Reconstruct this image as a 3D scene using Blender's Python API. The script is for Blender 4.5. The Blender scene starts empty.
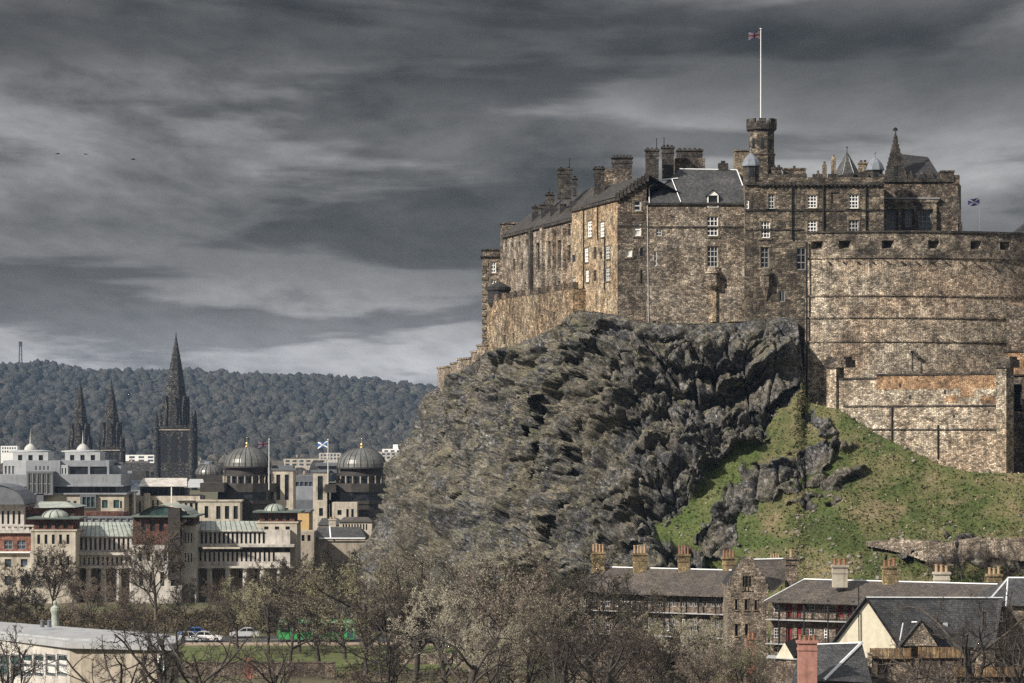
import bpy, math, random
import numpy as np
from mathutils import Vector
random.seed(7); rng = np.random.default_rng(7)
R = math.radians
scene = bpy.context.scene
col = scene.collection

# ------------------------------------------------------------------ camera, sky, sun, exposure
F = 3200.0; HZ = 430.0; CAMZ = 30.0
cam_d = bpy.data.cameras.new('camera'); cam = bpy.data.objects.new('camera', cam_d); col.objects.link(cam)
cam.location = (0, 0, CAMZ); cam.rotation_euler = (R(90), 0, 0)
cam_d.sensor_width = 36.0; cam_d.lens = 36.0*F/1024.0
cam_d.shift_y = (HZ-341.5)/1024.0
cam_d.clip_start = 1.0; cam_d.clip_end = 30000.0
scene.camera = cam

SUN_EL, SUN_AZ = R(33), R(-126)      # azimuth measured clockwise from +Y: behind the camera, to the left
sun_d = bpy.data.lights.new('sun', 'SUN'); sun = bpy.data.objects.new('sun', sun_d); col.objects.link(sun)
sun_d.energy = 5.0; sun_d.angle = R(2.0); sun_d.color = (1.0, 0.92, 0.81)
sv = Vector((math.sin(SUN_AZ)*math.cos(SUN_EL), math.cos(SUN_AZ)*math.cos(SUN_EL), math.sin(SUN_EL)))
sun.rotation_euler = sv.to_track_quat('Z', 'Y').to_euler()

world = bpy.data.worlds.new('World'); scene.world = world; world.use_nodes = True
def build_sky():
    nt = world.node_tree; N = nt.nodes; L = nt.links; N.clear()
    def n(t, **k):
        o = N.new(t)
        for a, b in k.items(): setattr(o, a, b)
        return o
    def m(op, a, b=None, clamp=False):
        o = n('ShaderNodeMath', operation=op, use_clamp=clamp)
        for i, q in enumerate((a, b)):
            if q is None: continue
            if isinstance(q, (int, float)): o.inputs[i].default_value = q
            else: L.new(q, o.inputs[i])
        return o.outputs[0]
    out = n('ShaderNodeOutputWorld'); bg = n('ShaderNodeBackground'); bg.inputs[1].default_value = 0.1
    sky = n('ShaderNodeTexSky', sky_type='NISHITA', sun_disc=False)
    sky.sun_elevation = SUN_EL; sky.sun_rotation = SUN_AZ
    tc = n('ShaderNodeTexCoord'); sp = n('ShaderNodeSeparateXYZ'); L.new(tc.outputs['Generated'], sp.inputs[0])
    x, y, z = sp.outputs
    zc = m('ADD', m('MAXIMUM', z, 0.0), 0.07)
    u = m('DIVIDE', x, zc); v = m('DIVIDE', y, zc)
    cb = n('ShaderNodeCombineXYZ'); L.new(u, cb.inputs[0]); L.new(m('MULTIPLY', m('LOGARITHM', zc, 2.718282), 2.3), cb.inputs[1])
    cb2 = n('ShaderNodeCombineXYZ'); L.new(u, cb2.inputs[0]); L.new(m('MULTIPLY', m('LOGARITHM', zc, 2.718282), 6.0), cb2.inputs[1])
    def noise(scale, detail, rough, dist, off, co=None):
        a = n('ShaderNodeVectorMath', operation='ADD'); L.new((co or cb).outputs[0], a.inputs[0]); a.inputs[1].default_value = off
        o = n('ShaderNodeTexNoise'); o.inputs['Scale'].default_value = scale; o.inputs['Detail'].default_value = detail
        o.inputs['Roughness'].default_value = rough; o.inputs['Distortion'].default_value = dist
        L.new(a.outputs[0], o.inputs['Vector']); return o.outputs[0]
    big = noise(.95, 3, .5, .1, (3.1, 7.7, 0)); mid = noise(2.0, 10, .6, .1, (11.3, 2.2, 1)); lay = noise(1.05, 8, .5, .25, (4.3, 9.2, 3), cb2); fine = noise(9.0, 6, .6, .2, (1.3, 4.2, 5))
    warp = m('ADD', m('MULTIPLY', m('SUBTRACT', big, .5), .055), m('MULTIPLY', m('SUBTRACT', mid, .5), .045))
    e = m('DIVIDE', m('ADD', z, warp), .16, True)
    rp = n('ShaderNodeValToRGB'); L.new(e, rp.inputs[0]); r = rp.color_ramp
    pts = [(.0, .36), (.14, .33), (.20, .27), (.27, .17), (.34, .10), (.42, .115), (.50, .19), (.58, .24), (.63, .12), (.70, .065), (.78, .085), (.88, .15), (1.0, .16)]
    while len(r.elements) < len(pts): r.elements.new(.5)
    for el, (p, c) in zip(r.elements, pts): el.position = p; el.color = (c*1.0, c*.985, c*.985, 1)
    r.interpolation = 'B_SPLINE'
    # brighter vault of cloud overhead, outside the picture
    up = n('ShaderNodeMapRange'); L.new(z, up.inputs[0]); up.inputs[1].default_value = .17; up.inputs[2].default_value = .6; up.inputs[3].default_value = 1.0; up.inputs[4].default_value = 3.6
    tex = m('ADD', m('ADD', m('MULTIPLY', m('SUBTRACT', mid, .5), 2.4), m('MULTIPLY', m('SUBTRACT', big, .5), 1.2)), m('MULTIPLY', m('SUBTRACT', fine, .5), .7))
    sm = n('ShaderNodeMapRange', interpolation_type='SMOOTHSTEP'); L.new(lay, sm.inputs[0]); sm.inputs[1].default_value = .45; sm.inputs[2].default_value = .535; sm.inputs[3].default_value = .62; sm.inputs[4].default_value = 1.3
    gain = m('MULTIPLY', m('MULTIPLY', m('MAXIMUM', m('ADD', tex, 1.0), .35), sm.outputs[0]), up.outputs[0])
    gain = m('MULTIPLY', gain, 8.4)
    vm = n('ShaderNodeVectorMath', operation='SCALE'); L.new(rp.outputs[0], vm.inputs[0]); L.new(gain, vm.inputs['Scale'])
    mx = n('ShaderNodeMixRGB'); mx.inputs[0].default_value = .97; L.new(sky.outputs[0], mx.inputs[1]); L.new(vm.outputs[0], mx.inputs[2])
    L.new(mx.outputs[0], bg.inputs[0]); L.new(bg.outputs[0], out.inputs[0])
build_sky()
vs = scene.view_settings
vs.view_transform = 'Standard'; vs.look = 'None'; vs.gamma = 1.0; vs.use_curve_mapping = False; vs.exposure = 0.35
scene.cycles.use_denoising = False
scene.cycles.max_bounces = 5; scene.cycles.diffuse_bounces = 3; scene.cycles.glossy_bounces = 2; scene.cycles.volume_bounces = 0
scene.cycles.transparent_max_bounces = 6

# ------------------------------------------------------------------ helpers
def X(px, d): return (px-512.0)*d/F
def Z(py, d): return CAMZ-(py-HZ)*d/F
def P(px, py, d): return Vector((X(px, d), d, Z(py, d)))

class MB:
    """collects polygons (world metres) and builds ONE mesh object"""
    def __init__(self): self.v = []; self.f = []; self.uv = []; self.mi = []
    def poly(self, pts, uvs=None, mi=0):
        pts = [Vector(p) for p in pts]
        i = len(self.v); self.v += pts; self.f.append(tuple(range(i, i+len(pts)))); self.mi.append(mi)
        if uvs is None:
            nx = ny = nz = 0.0
            for k in range(len(pts)):
                a, b = pts[k], pts[(k+1) % len(pts)]
                nx += (a.y-b.y)*(a.z+b.z); ny += (a.z-b.z)*(a.x+b.x); nz += (a.x-b.x)*(a.y+b.y)
            h = math.hypot(nx, ny); l = math.sqrt(h*h+nz*nz) or 1.0
            if h < 0.25*l: uvs = [(p.x, p.y) for p in pts]
            else:
                tx, ty = -ny/h, nx/h; s = l/h
                uvs = [(p.x*tx+p.y*ty, p.z*s) for p in pts]
        self.uv += list(uvs)
    def quad(self, a, b, c, d, uvs=None, mi=0): self.poly([a, b, c, d], uvs, mi)
    def obox(self, o, u, n, u0, u1, n0, n1, z0, z1, mi=0):
        """box on a wall: o origin XY, u along, n outward (XY unit vectors)"""
        def p(a, b, z): return Vector((o[0]+u[0]*a+n[0]*b, o[1]+u[1]*a+n[1]*b, z))
        c = [p(u0, n1, z0), p(u1, n1, z0), p(u1, n0, z0), p(u0, n0, z0)]
        t = [p(u0, n1, z1), p(u1, n1, z1), p(u1, n0, z1), p(u0, n0, z1)]
        for i in range(4):
            j = (i+1) % 4; self.poly([c[i], c[j], t[j], t[i]], None, mi)
        self.poly(t, None, mi); self.poly(c[::-1], None, mi)
    def box(self, x0, x1, y0, y1, z0, z1, mi=0): self.obox((0, 0), (1, 0), (0, -1), x0, x1, -y1, -y0, z0, z1, mi)
    def prism(self, poly, z0, z1, cap=True, mi=0):
        k = len(poly)
        for i in range(k):
            a, b = poly[i], poly[(i+1) % k]
            self.poly([(a[0], a[1], z0), (b[0], b[1], z0), (b[0], b[1], z1), (a[0], a[1], z1)], None, mi)
        if cap: self.poly([(p[0], p[1], z1) for p in poly], None, mi)
    def lathe(self, cx, cy, prof, n=16, a0=0.0, mi=0, sy=1.0):
        for k in range(len(prof)-1):
            (r0, z0), (r1, z1) = prof[k], prof[k+1]
            for i in range(n):
                a, b = a0+2*math.pi*i/n, a0+2*math.pi*(i+1)/n
                q = [(cx+r0*math.cos(a), cy+sy*r0*math.sin(a), z0), (cx+r0*math.cos(b), cy+sy*r0*math.sin(b), z0), (cx+r1*math.cos(b), cy+sy*r1*math.sin(b), z1), (cx+r1*math.cos(a), cy+sy*r1*math.sin(a), z1)]
                if r0 < 1e-4: q = [q[0], q[2], q[3]]
                elif r1 < 1e-4: q = q[:3]
                self.poly(q, None, mi)
    def tube(self, pts, r0, r1=None, n=5, mi=0, cap=False):
        pts = [Vector(p) for p in pts]; r1 = r0 if r1 is None else r1; m = len(pts); base = len(self.v)
        for k, p in enumerate(pts):
            d = (pts[min(k+1, m-1)]-pts[max(k-1, 0)]).normalized()
            a = d.cross(Vector((0, 0, 1)));
            if a.length < 1e-3: a = d.cross(Vector((1, 0, 0)))
            a.normalize(); b = d.cross(a); r = r0+(r1-r0)*k/max(1, m-1)
            for i in range(n):
                t = 2*math.pi*i/n; self.v.append(p+(a*math.cos(t)+b*math.sin(t))*r)
        for k in range(m-1):
            for i in range(n):
                j = (i+1) % n; self.f.append((base+k*n+i, base+k*n+j, base+(k+1)*n+j, base+(k+1)*n+i)); self.mi.append(mi)
                self.uv += [(i, k), (i+1, k), (i+1, k+1), (i, k+1)]
    def build(self, name, mat, parent=None, smooth=False, loc=None):
        me = bpy.data.meshes.new(name); off = wloc(parent) if parent else Vector(loc or (0, 0, 0))
        me.from_pydata([tuple(p-off) for p in self.v], [], self.f)
        ul = me.uv_layers.new(name='UV'); ul.data.foreach_set('uv', np.array(self.uv, dtype=np.float32).ravel())
        for mm in (mat if isinstance(mat, (list, tuple)) else [mat]): me.materials.append(mm)
        me.polygons.foreach_set('material_index', self.mi)
        if smooth: me.polygons.foreach_set('use_smooth', [True]*len(self.f))
        me.update()
        o = bpy.data.objects.new(name, me); col.objects.link(o)
        if parent: o.parent = parent
        else: o.location = off
        return o
def wloc(o):
    v = Vector((0, 0, 0))
    while o is not None: v += Vector(o.location); o = o.parent
    return v
def tag(o, label=None, cat=None, group=None, kind=None):
    for k, v in (('label', label), ('category', cat), ('group', group), ('kind', kind)):
        if v: o[k] = v
    return o
def thing(name, loc, label, cat, group=None):
    o = bpy.data.objects.new(name, None); col.objects.link(o); o.location = loc; o.empty_display_size = .5
    return tag(o, label, cat, group)
def copy_tree(o, parent=None):
    c = o.copy(); col.objects.link(c)
    if parent: c.parent = parent
    for ch in list(o.children): copy_tree(ch, c)
    return c
def frame_of(A, B):
    dx, dy = B[0]-A[0], B[1]-A[1]; L = math.hypot(dx, dy)
    return (dx/L, dy/L), (dy/L, -dx/L), L
def hole(A, B, x0, y0, x1, y1):
    """pixel rectangle of the photograph -> (u0,u1,z0,z1) on the wall A-B"""
    u, n, L = frame_of(A, B)
    def hit(px):
        k = (px-512)/F; t = (k*A[1]-A[0])/((B[0]-A[0])-k*(B[1]-A[1])); return t*L, A[1]+t*(B[1]-A[1])
    a, d0 = hit(x0); b, d1 = hit(x1); d = .5*(d0+d1)
    return (min(a, b), max(a, b), Z(y1, d), Z(y0, d))
def wall(mb, A, B, z0, z1, holes=(), depth=.35, mi=0):
    u, n, L = frame_of(A, B)
    hs = [(max(h[0], .02), min(h[1], L-.02), max(h[2], z0+.02), min(h[3], z1-.02)) for h in holes]
    us = sorted({0.0, L, *[h[0] for h in hs], *[h[1] for h in hs]}); zs = sorted({z0, z1, *[h[2] for h in hs], *[h[3] for h in hs]})
    def p(a, z, w=0): return Vector((A[0]+u[0]*a-n[0]*w, A[1]+u[1]*a-n[1]*w, z))
    uo = A[0]*u[0]+A[1]*u[1]
    for i in range(len(us)-1):
        # merge vertically the runs that are not holes
        run = None
        for k in range(len(zs)-1):
            cu, cz = .5*(us[i]+us[i+1]), .5*(zs[k]+zs[k+1])
            inh = any(h[0] < cu < h[1] and h[2] < cz < h[3] for h in hs)
            if not inh and run is None: run = zs[k]
            if (inh or k == len(zs)-2) and run is not None:
                top = zs[k] if inh else zs[k+1]
                if top > run+1e-6:
                    a, b = us[i], us[i+1]
                    mb.poly([p(a, run), p(b, run), p(b, top), p(a, top)], [(a+uo, run), (b+uo, run), (b+uo, top), (a+uo, top)], mi)
                run = None
    for a, b, c, d in hs:
        mb.quad(p(a, c), p(b, c), p(b, c, depth), p(a, c, depth), None, mi); mb.quad(p(a, d, depth), p(b, d, depth), p(b, d), p(a, d), None, mi)
        mb.quad(p(a, c), p(a, c, depth), p(a, d, depth), p(a, d), None, mi); mb.quad(p(b, c, depth), p(b, c), p(b, d), p(b, d, depth), None, mi)
def window(root, A, B, h, glass, frame=None, nx=3, ny=4, bar=.09, depth=.3, surround=None, sw=.18, arch=False, name='window'):
    u, n, L = frame_of(A, B); a, b, c, d = h
    if b-a < .05 or d-c < .05: return
    m = MB(); g = 0.02
    q = [(a+g, c+g), (b-g, c+g), (b-g, d-g), (a+g, d-g)]
    m.poly([(A[0]+u[0]*s-n[0]*depth*.96, A[1]+u[1]*s-n[1]*depth*.96, z) for s, z in q])
    w = m.build(name, glass, root)
    if frame and frame == M.get('white') and random.random() < .35: frame = M['dim_white']
    if frame:
        f = MB(); n0, n1 = -depth*.9, -depth*.9+.1
        for i in range(nx+1):
            s = a+(b-a)*i/nx; k = bar*(1.3 if i in (0, nx) else .8)*.5; s = min(max(s, a+k), b-k)
            f.obox(A, u, n, s-k, s+k, n0, n1, c+g, d-g)
        for j in range(ny+1):
            z = c+(d-c)*j/ny; k = bar*(1.3 if j in (0, ny, ny//2) else .8)*.5; z = min(max(z, c+k), d-k)
            f.obox(A, u, n, a+g, b-g, n0, n1+.012, z-k, z+k)
        f.build('window_frame', frame, w)
    if surround:
        s = MB()
        s.obox(A, u, n, a-sw, a, -.05, .05, c-sw, d); s.obox(A, u, n, b, b+sw, -.05, .05, c-sw, d)
        s.obox(A, u, n, a-sw-.05, b+sw+.05, -.05, .1, d, d+sw*1.3); s.obox(A, u, n, a-sw-.05, b+sw+.05, -.05, .14, c-sw*1.1, c-.001)
        if arch:
            mid = .5*(a+b); r = (b-a)*.62; z = d+sw*1.3
            pts = [(mid-r, z), (mid+r, z), (mid, z+r*.75)]
            for w0, w1 in ((.08, .02),):
                fr = [Vector((A[0]+u[0]*q+n[0]*w0, A[1]+u[1]*q+n[1]*w0, zz)) for q, zz in pts]; bk = [Vector((A[0]+u[0]*q-n[0]*w1, A[1]+u[1]*q-n[1]*w1, zz)) for q, zz in pts]
                s.poly(fr)
                for i in range(3): s.quad(fr[i], bk[i], bk[(i+1) % 3], fr[(i+1) % 3])
        s.build('surround', surround, w)
    return w
def merlons(mb, A, B, z, h, w, gap, th):
    u, n, L = frame_of(A, B); k = max(1, int(round((L+gap)/(w+gap)))); st = (L+gap)/k
    for i in range(k):
        mb.obox(A, u, n, i*st, i*st+st-gap, -th, .06, z, z+h)
def chimney(root, px0, px1, py0, py1, d, mat, potmat, pots=3, dep=1.1, pot_h=.7, cap=.12, name='chimney'):
    x0, x1, z1, z0 = X(px0, d), X(px1, d), Z(py0, d), Z(py1, d)-.6
    m = MB(); m.box(x0, x1, d-dep/2, d+dep/2, z0, z1-.25); m.box(x0-cap, x1+cap, d-dep/2-cap, d+dep/2+cap, z1-.25, z1)
    m.box(x0-cap*.5, x1+cap*.5, d-dep/2-cap*.5, d+dep/2+cap*.5, z1-.95, z1-.75)
    c = m.build(name, mat, root)
    for i in range(pots):
        q = MB(); cx = x0+(x1-x0)*(i+.5)/pots; r = min(.2, (x1-x0)/pots*.36); hh = pot_h*random.uniform(.8, 1.15)
        q.lathe(cx, d, [(r, z1), (r*.85, z1+hh*.85), (r*1.12, z1+hh*.86), (r*1.1, z1+hh), (0, z1+hh-.05)], 8)
        q.build('chimney_pot', potmat, c)
    return c

# ------------------------------------------------------------------ materials
def newmat(name):
    m = bpy.data.materials.new(name); m.use_nodes = True; nt = m.node_tree
    b = nt.nodes['Principled BSDF']; b.inputs['Specular IOR Level'].default_value = .25
    return m, nt, b
class NT:
    def __init__(s, nt): s.nt = nt; s.tc = nt.nodes.new('ShaderNodeTexCoord')
    def n(s, t, **k):
        o = s.nt.nodes.new(t)
        for a, b in k.items(): setattr(o, a, b)
        return o
    def link(s, a, b): s.nt.links.new(a, b)
    def put(s, sock, v):
        if v is None: return
        if hasattr(v, 'is_output') or isinstance(v, bpy.types.NodeSocket): s.link(v, sock)
        else: sock.default_value = v
    def math(s, op, a, b=None, clamp=False):
        o = s.n('ShaderNodeMath', operation=op, use_clamp=clamp); s.put(o.inputs[0], a); s.put(o.inputs[1], b); return o.outputs[0]
    def map(s, vec, scale=(1, 1, 1), rot=(0, 0, 0), loc=(0, 0, 0)):
        o = s.n('ShaderNodeMapping'); o.inputs['Scale'].default_value = scale; o.inputs['Rotation'].default_value = rot; o.inputs['Location'].default_value = loc
        s.link(vec, o.inputs[0]); return o.outputs[0]
    def noise(s, vec, scale, detail=4, rough=.55, dist=0):
        o = s.n('ShaderNodeTexNoise'); s.link(vec, o.inputs['Vector'])
        for k, v in (('Scale', scale), ('Detail', detail), ('Roughness', rough), ('Distortion', dist)): o.inputs[k].default_value = v
        return o.outputs[0]
    def vor(s, vec, scale, feature='F1', dims='3D', rnd=1.0):
        o = s.n('ShaderNodeTexVoronoi', feature=feature, voronoi_dimensions=dims); s.link(vec, o.inputs['Vector']); o.inputs['Scale'].default_value = scale
        o.inputs['Randomness'].default_value = rnd; return o
    def ramp(s, fac, pts, interp='LINEAR'):
        o = s.n('ShaderNodeValToRGB'); r = o.color_ramp; r.interpolation = interp
        while len(r.elements) < len(pts): r.elements.new(.5)
        for e, (p, c) in zip(r.elements, pts): e.position = p; e.color = (*(c if isinstance(c, (tuple, list)) else (c, c, c)), 1)
        s.put(o.inputs[0], fac); return o.outputs[0]
    def mix(s, fac, a, b, mode='MIX'):
        o = s.n('ShaderNodeMixRGB', blend_type=mode); s.put(o.inputs[0], fac)
        for i, q in ((1, a), (2, b)): s.put(o.inputs[i], (*q, 1) if isinstance(q, (tuple, list)) else q)
        return o.outputs[0]
    def bump(s, h, strength, dist):
        o = s.n('ShaderNodeBump'); o.inputs['Strength'].default_value = strength; o.inputs['Distance'].default_value = dist; s.link(h, o.inputs['Height']); return o.outputs[0]

def stone(name, cols, sx=2.0, sy=3.4, stain=.6, stain_col=(.03, .028, .028), tint=None, tint_amt=.5, mortar=(.06, .052, .045), streak=.5, joint=.5):
    m, nt, b = newmat(name); s = NT(nt); uv = s.tc.outputs['UV']; ob = s.tc.outputs['Object']
    wob = s.noise(uv, 1.2, 2)
    q = s.map(uv, (sx*1.8, sy*1.75, 1)); v = s.vor(q, 1.0, 'F1', '2D', .85); e = s.vor(q, 1.0, 'DISTANCE_TO_EDGE', '2D', .85)
    sep = s.n('ShaderNodeSeparateColor'); s.link(v.outputs['Color'], sep.inputs[0])
    k = len(cols); c = s.ramp(sep.outputs[0], [(i/(k-1), x) for i, x in enumerate(cols)])
    c = s.mix(.3, c, cols[len(cols)//2]); mid = s.noise(ob, .8, 4, .65); c = s.mix(1.0, c, s.ramp(mid, [(.32, .38), (.5, .95), (.68, 1.75)]), 'MULTIPLY')
    grit = s.noise(ob, 5.0, 5, .7); c = s.mix(.75, c, s.ramp(grit, [(.3, .35), (.7, 1.5)]), 'MULTIPLY')
    if tint:
        t = s.noise(ob, .12, 3, .6); c = s.mix(s.math('MULTIPLY', s.ramp(t, [(.42, 0.), (.62, 1.)]), tint_amt), c, s.mix(1, c, tint, 'MULTIPLY'))
    edge = s.ramp(e.outputs['Distance'], [(.02, 1.), (.14, 0.)]); c = s.mix(s.math('MULTIPLY', edge, joint), c, mortar)
    # dirty weathering: broad sooty patches and rain runs
    st = s.noise(ob, .22, 6, .68, .4); run = s.noise(s.map(ob, (1.1, 1.1, .09)), 1.0, 4, .6)
    f1 = s.math('MULTIPLY', s.ramp(st, [(.46, 0.), (.66, 1.)]), stain); f2 = s.math('MULTIPLY', s.ramp(run, [(.54, 0.), (.7, 1.)]), streak)
    c = s.mix(s.math('MAXIMUM', f1, f2), c, s.mix(.45, s.mix(1, c, (.25, .24, .25), 'MULTIPLY'), stain_col))
    s.link(c, b.inputs['Base Color']); b.inputs['Roughness'].default_value = .92
    hgt = s.math('ADD', s.math('MINIMUM', e.outputs['Distance'], .18), s.math('MULTIPLY', grit, .16))
    s.link(s.bump(s.math('ADD', hgt, s.math('MULTIPLY', sep.outputs[1], .12)), .9, .35), b.inputs['Normal'])
    return m
def slate(name, c0, c1, row=.28, patch=.5, moss=None):
    m, nt, b = newmat(name); s = NT(nt); uv = s.tc.outputs['UV']; ob = s.tc.outputs['Object']
    br = s.n('ShaderNodeTexBrick'); s.link(uv, br.inputs['Vector']); br.inputs['Scale'].default_value = 1.0
    for k, v in (('Brick Width', .4), ('Row Height', row), ('Mortar Size', .02), ('Bias', 0.0)): br.inputs[k].default_value = v
    br.inputs['Color1'].default_value = (*c0, 1); br.inputs['Color2'].default_value = (*c1, 1); br.inputs['Mortar'].default_value = (*[x*.35 for x in c0], 1)
    c = br.outputs['Color']; g = s.noise(ob, 3.0, 5, .7); c = s.mix(.7, c, s.ramp(g, [(.3, .4), (.72, 1.7)]), 'MULTIPLY')
    p = s.noise(ob, .35, 4, .6); c = s.mix(s.math('MULTIPLY', s.ramp(p, [(.45, 0.), (.65, 1.)]), patch), c, s.mix(1, c, (2.0, 1.9, 1.75), 'MULTIPLY'))
    if moss: c = s.mix(s.ramp(s.noise(ob, .8, 6, .7), [(.55, 0.), (.7, .6)]), c, moss)
    s.link(c, b.inputs['Base Color']); b.inputs['Roughness'].default_value = .65
    s.link(s.bump(s.math('ADD', br.outputs['Fac'], g), .5, .08), b.inputs['Normal']); return m
def plain(name, c, rough=.8, var=.35, scale=1.5, metal=0.0, bump=.0, streak=0.0):
    m, nt, b = newmat(name); s = NT(nt); ob = s.tc.outputs['Object']
    n1 = s.noise(ob, scale, 6, .65); q = s.mix(1.0, c, s.ramp(n1, [(.28, 1-var), (.72, 1+var)]), 'MULTIPLY')
    if streak:
        run = s.noise(s.map(ob, (1.3, 1.3, .1)), 1.0, 4, .6); q = s.mix(s.math('MULTIPLY', s.ramp(run, [(.5, 0.), (.68, 1.)]), streak), q, s.mix(1, q, (.35, .33, .31), 'MULTIPLY'))
    s.link(q, b.inputs['Base Color']); b.inputs['Roughness'].default_value = rough; b.inputs['Metallic'].default_value = metal
    if bump: s.link(s.bump(n1, bump, .1), b.inputs['Normal'])
    return m
def glassy(name, c=(.015, .018, .022), rough=.12):
    m, nt, b = newmat(name); s = NT(nt); n1 = s.noise(s.tc.outputs['Object'], .9, 3)
    s.link(s.mix(1, c, s.ramp(n1, [(.35, .5), (.65, 1.8)]), 'MULTIPLY'), b.inputs['Base Color']); b.inputs['Roughness'].default_value = rough; b.inputs['Specular IOR Level'].default_value = .5
    return m
M = {}
M['wall_tan'] = stone('castle_rubble_tan', [(.04, .038, .037), (.17, .146, .12), (.3, .255, .205), (.42, .36, .285), (.7, .63, .53)], 1.75, 3.0, .8, tint=(1.12, .96, .82), streak=.45)
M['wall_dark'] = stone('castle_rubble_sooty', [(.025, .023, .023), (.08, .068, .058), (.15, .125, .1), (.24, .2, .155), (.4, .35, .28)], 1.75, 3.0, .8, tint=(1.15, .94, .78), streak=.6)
M['wall_palace'] = stone('castle_ashlar_sooty', [(.022, .021, .02), (.075, .065, .052), (.15, .125, .095), (.22, .18, .135), (.37, .32, .25)], 1.1, 2.1, .75, streak=.5, joint=.35)
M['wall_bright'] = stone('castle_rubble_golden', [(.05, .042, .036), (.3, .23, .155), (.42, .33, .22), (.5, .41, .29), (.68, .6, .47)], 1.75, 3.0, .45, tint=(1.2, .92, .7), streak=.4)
M['battery'] = stone('battery_rubble', [(.03, .028, .027), (.27, .235, .19), (.5, .43, .335), (.62, .54, .42), (.82, .74, .61)], 1.7, 3.1, .7, tint=(1.12, .88, .74), streak=.75, joint=.65)
M['battery_top'] = stone('battery_parapet_rubble', [(.03, .028, .027), (.16, .135, .105), (.28, .235, .18), (.38, .32, .245), (.6, .52, .42)], 1.7, 3.1, .95, streak=.7)
M['forewall'] = stone('forewall_rubble', [(.045, .04, .036), (.23, .195, .155), (.37, .315, .24), (.48, .42, .33), (.7, .64, .54)], 1.5, 2.5, .45, tint=(1.15, .95, .8), streak=.35)
M['wall_terrace'] = stone('terrace_rubble', [(.03, .027, .025), (.16, .125, .09), (.3, .24, .165), (.42, .34, .24), (.66, .57, .44)], 1.6, 2.6, .85, tint=(1.15, .95, .75), streak=.85)
M['orange'] = stone('orange_brickwork', [(.08, .05, .032), (.3, .18, .1), (.42, .27, .16), (.52, .37, .24)], 2.0, 3.6, .55, streak=.4)
M['trim'] = stone('dark_dressed_stone', [(.025, .024, .024), (.07, .062, .056), (.12, .105, .09)], 1.2, 2.2, .5, joint=.3)
M['trim_tan'] = stone('tan_dressed_stone', [(.12, .1, .075), (.26, .21, .15), (.36, .3, .22)], 1.2, 2.2, .5, joint=.3)
M['garden'] = stone('garden_wall_rubble', [(.04, .036, .033), (.2, .165, .13), (.32, .26, .2), (.5, .44, .36)], 1.9, 3.0, .5)
M['tenement'] = stone('tenement_rubble', [(.04, .034, .032), (.15, .115, .09), (.24, .19, .15), (.38, .32, .26)], 2.2, 3.6, .55)
M['slate'] = slate('blue_grey_slate', (.038, .04, .043), (.07, .072, .076), moss=(.085, .08, .055))
M['slate_brown'] = slate('brown_grey_slate', (.06, .052, .048), (.1, .088, .078), moss=(.09, .085, .045))
M['slate_dark'] = slate('dark_slate', (.022, .022, .024), (.045, .043, .043), patch=.3)
M['lead'] = plain('grey_lead', (.17, .19, .22), .45, .3, 2.0)
M['flash'] = plain('white_ridge_lead', (.72, .74, .76), .5, .15, 2)
M['white'] = plain('white_paint', (.8, .8, .78), .6, .08, 3)
M['grey_paint'] = plain('grey_paint', (.22, .22, .22), .6, .2, 3)
M['black_iron'] = plain('black_iron', (.015, .015, .016), .5, .2, 5)
M['glass'] = glassy('dark_glass'); M['glass_teal'] = glassy('teal_glass', (.03, .055, .055)); M['glass_blue'] = glassy('blue_glass', (.06, .075, .1), .2)
M['dim_white'] = plain('weathered_white_paint', (.42, .42, .41), .7, .25, 2); M['blind'] = plain('white_blind', (.55, .55, .53), .8, .15, 2)
M['pot'] = plain('clay_pot', (.24, .125, .08), .85, .35, 6); M['pot_pale'] = plain('pale_clay_pot', (.36, .25, .16), .85, .3, 6)
M['gold'] = plain('gilded_metal', (.7, .5, .2), .35, .15, 4, .8)

# ------------------------------------------------------------------ numpy noise
def h3(i, j, k, s=0):
    n = (i.astype(np.int64)*374761393+j.astype(np.int64)*668265263+k.astype(np.int64)*1274126177+s*974634777) & 0xffffffff
    n = ((n ^ (n >> 13))*1274126177) & 0xffffffff; n = (n ^ (n >> 16)); n = (n*2246822519) & 0xffffffff; n ^= n >> 15
    return (n & 0xffffff)/float(0xffffff)
def vnoise(p, s=0):
    i = np.floor(p).astype(np.int64); f = p-i; f = f*f*f*(f*(f*6-15)+10); r = 0
    for a in (0, 1):
        for b in (0, 1):
            for c in (0, 1):
                w = (f[:, 0] if a else 1-f[:, 0])*(f[:, 1] if b else 1-f[:, 1])*(f[:, 2] if c else 1-f[:, 2])
                r = r+w*h3(i[:, 0]+a, i[:, 1]+b, i[:, 2]+c, s)
    return r*2-1
def fbm(p, o=5, g=.5, s=0, ridged=False):
    r = 0; a = 1.0; t = 0
    for k in range(o):
        v = vnoise(p*(2.03**k), s+k)
        if ridged: v = 1-2*np.abs(v)
        r = r+a*v; t += a; a *= g
    return r/t
def worley(p, s=0):
    """cell value, F1, F2-F1"""
    i = np.floor(p).astype(np.int64); b1 = np.full(len(p), 9.0); b2 = np.full(len(p), 9.0); val = np.zeros(len(p))
    for a in (-1, 0, 1):
        for b in (-1, 0, 1):
            for c in (-1, 0, 1):
                q = i+np.array([a, b, c]); x, y, z = q[:, 0], q[:, 1], q[:, 2]
                d = np.sqrt((q[:, 0]+h3(x, y, z, s)-p[:, 0])**2+(q[:, 1]+h3(x, y, z, s+1)-p[:, 1])**2+(q[:, 2]+h3(x, y, z, s+2)-p[:, 2])**2)
                v = h3(x, y, z, s+3); n = d < b1
                b2 = np.where(n, b1, np.minimum(b2, d)); val = np.where(n, v, val); b1 = np.where(n, d, b1)
    return val, b1, b2-b1
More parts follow.
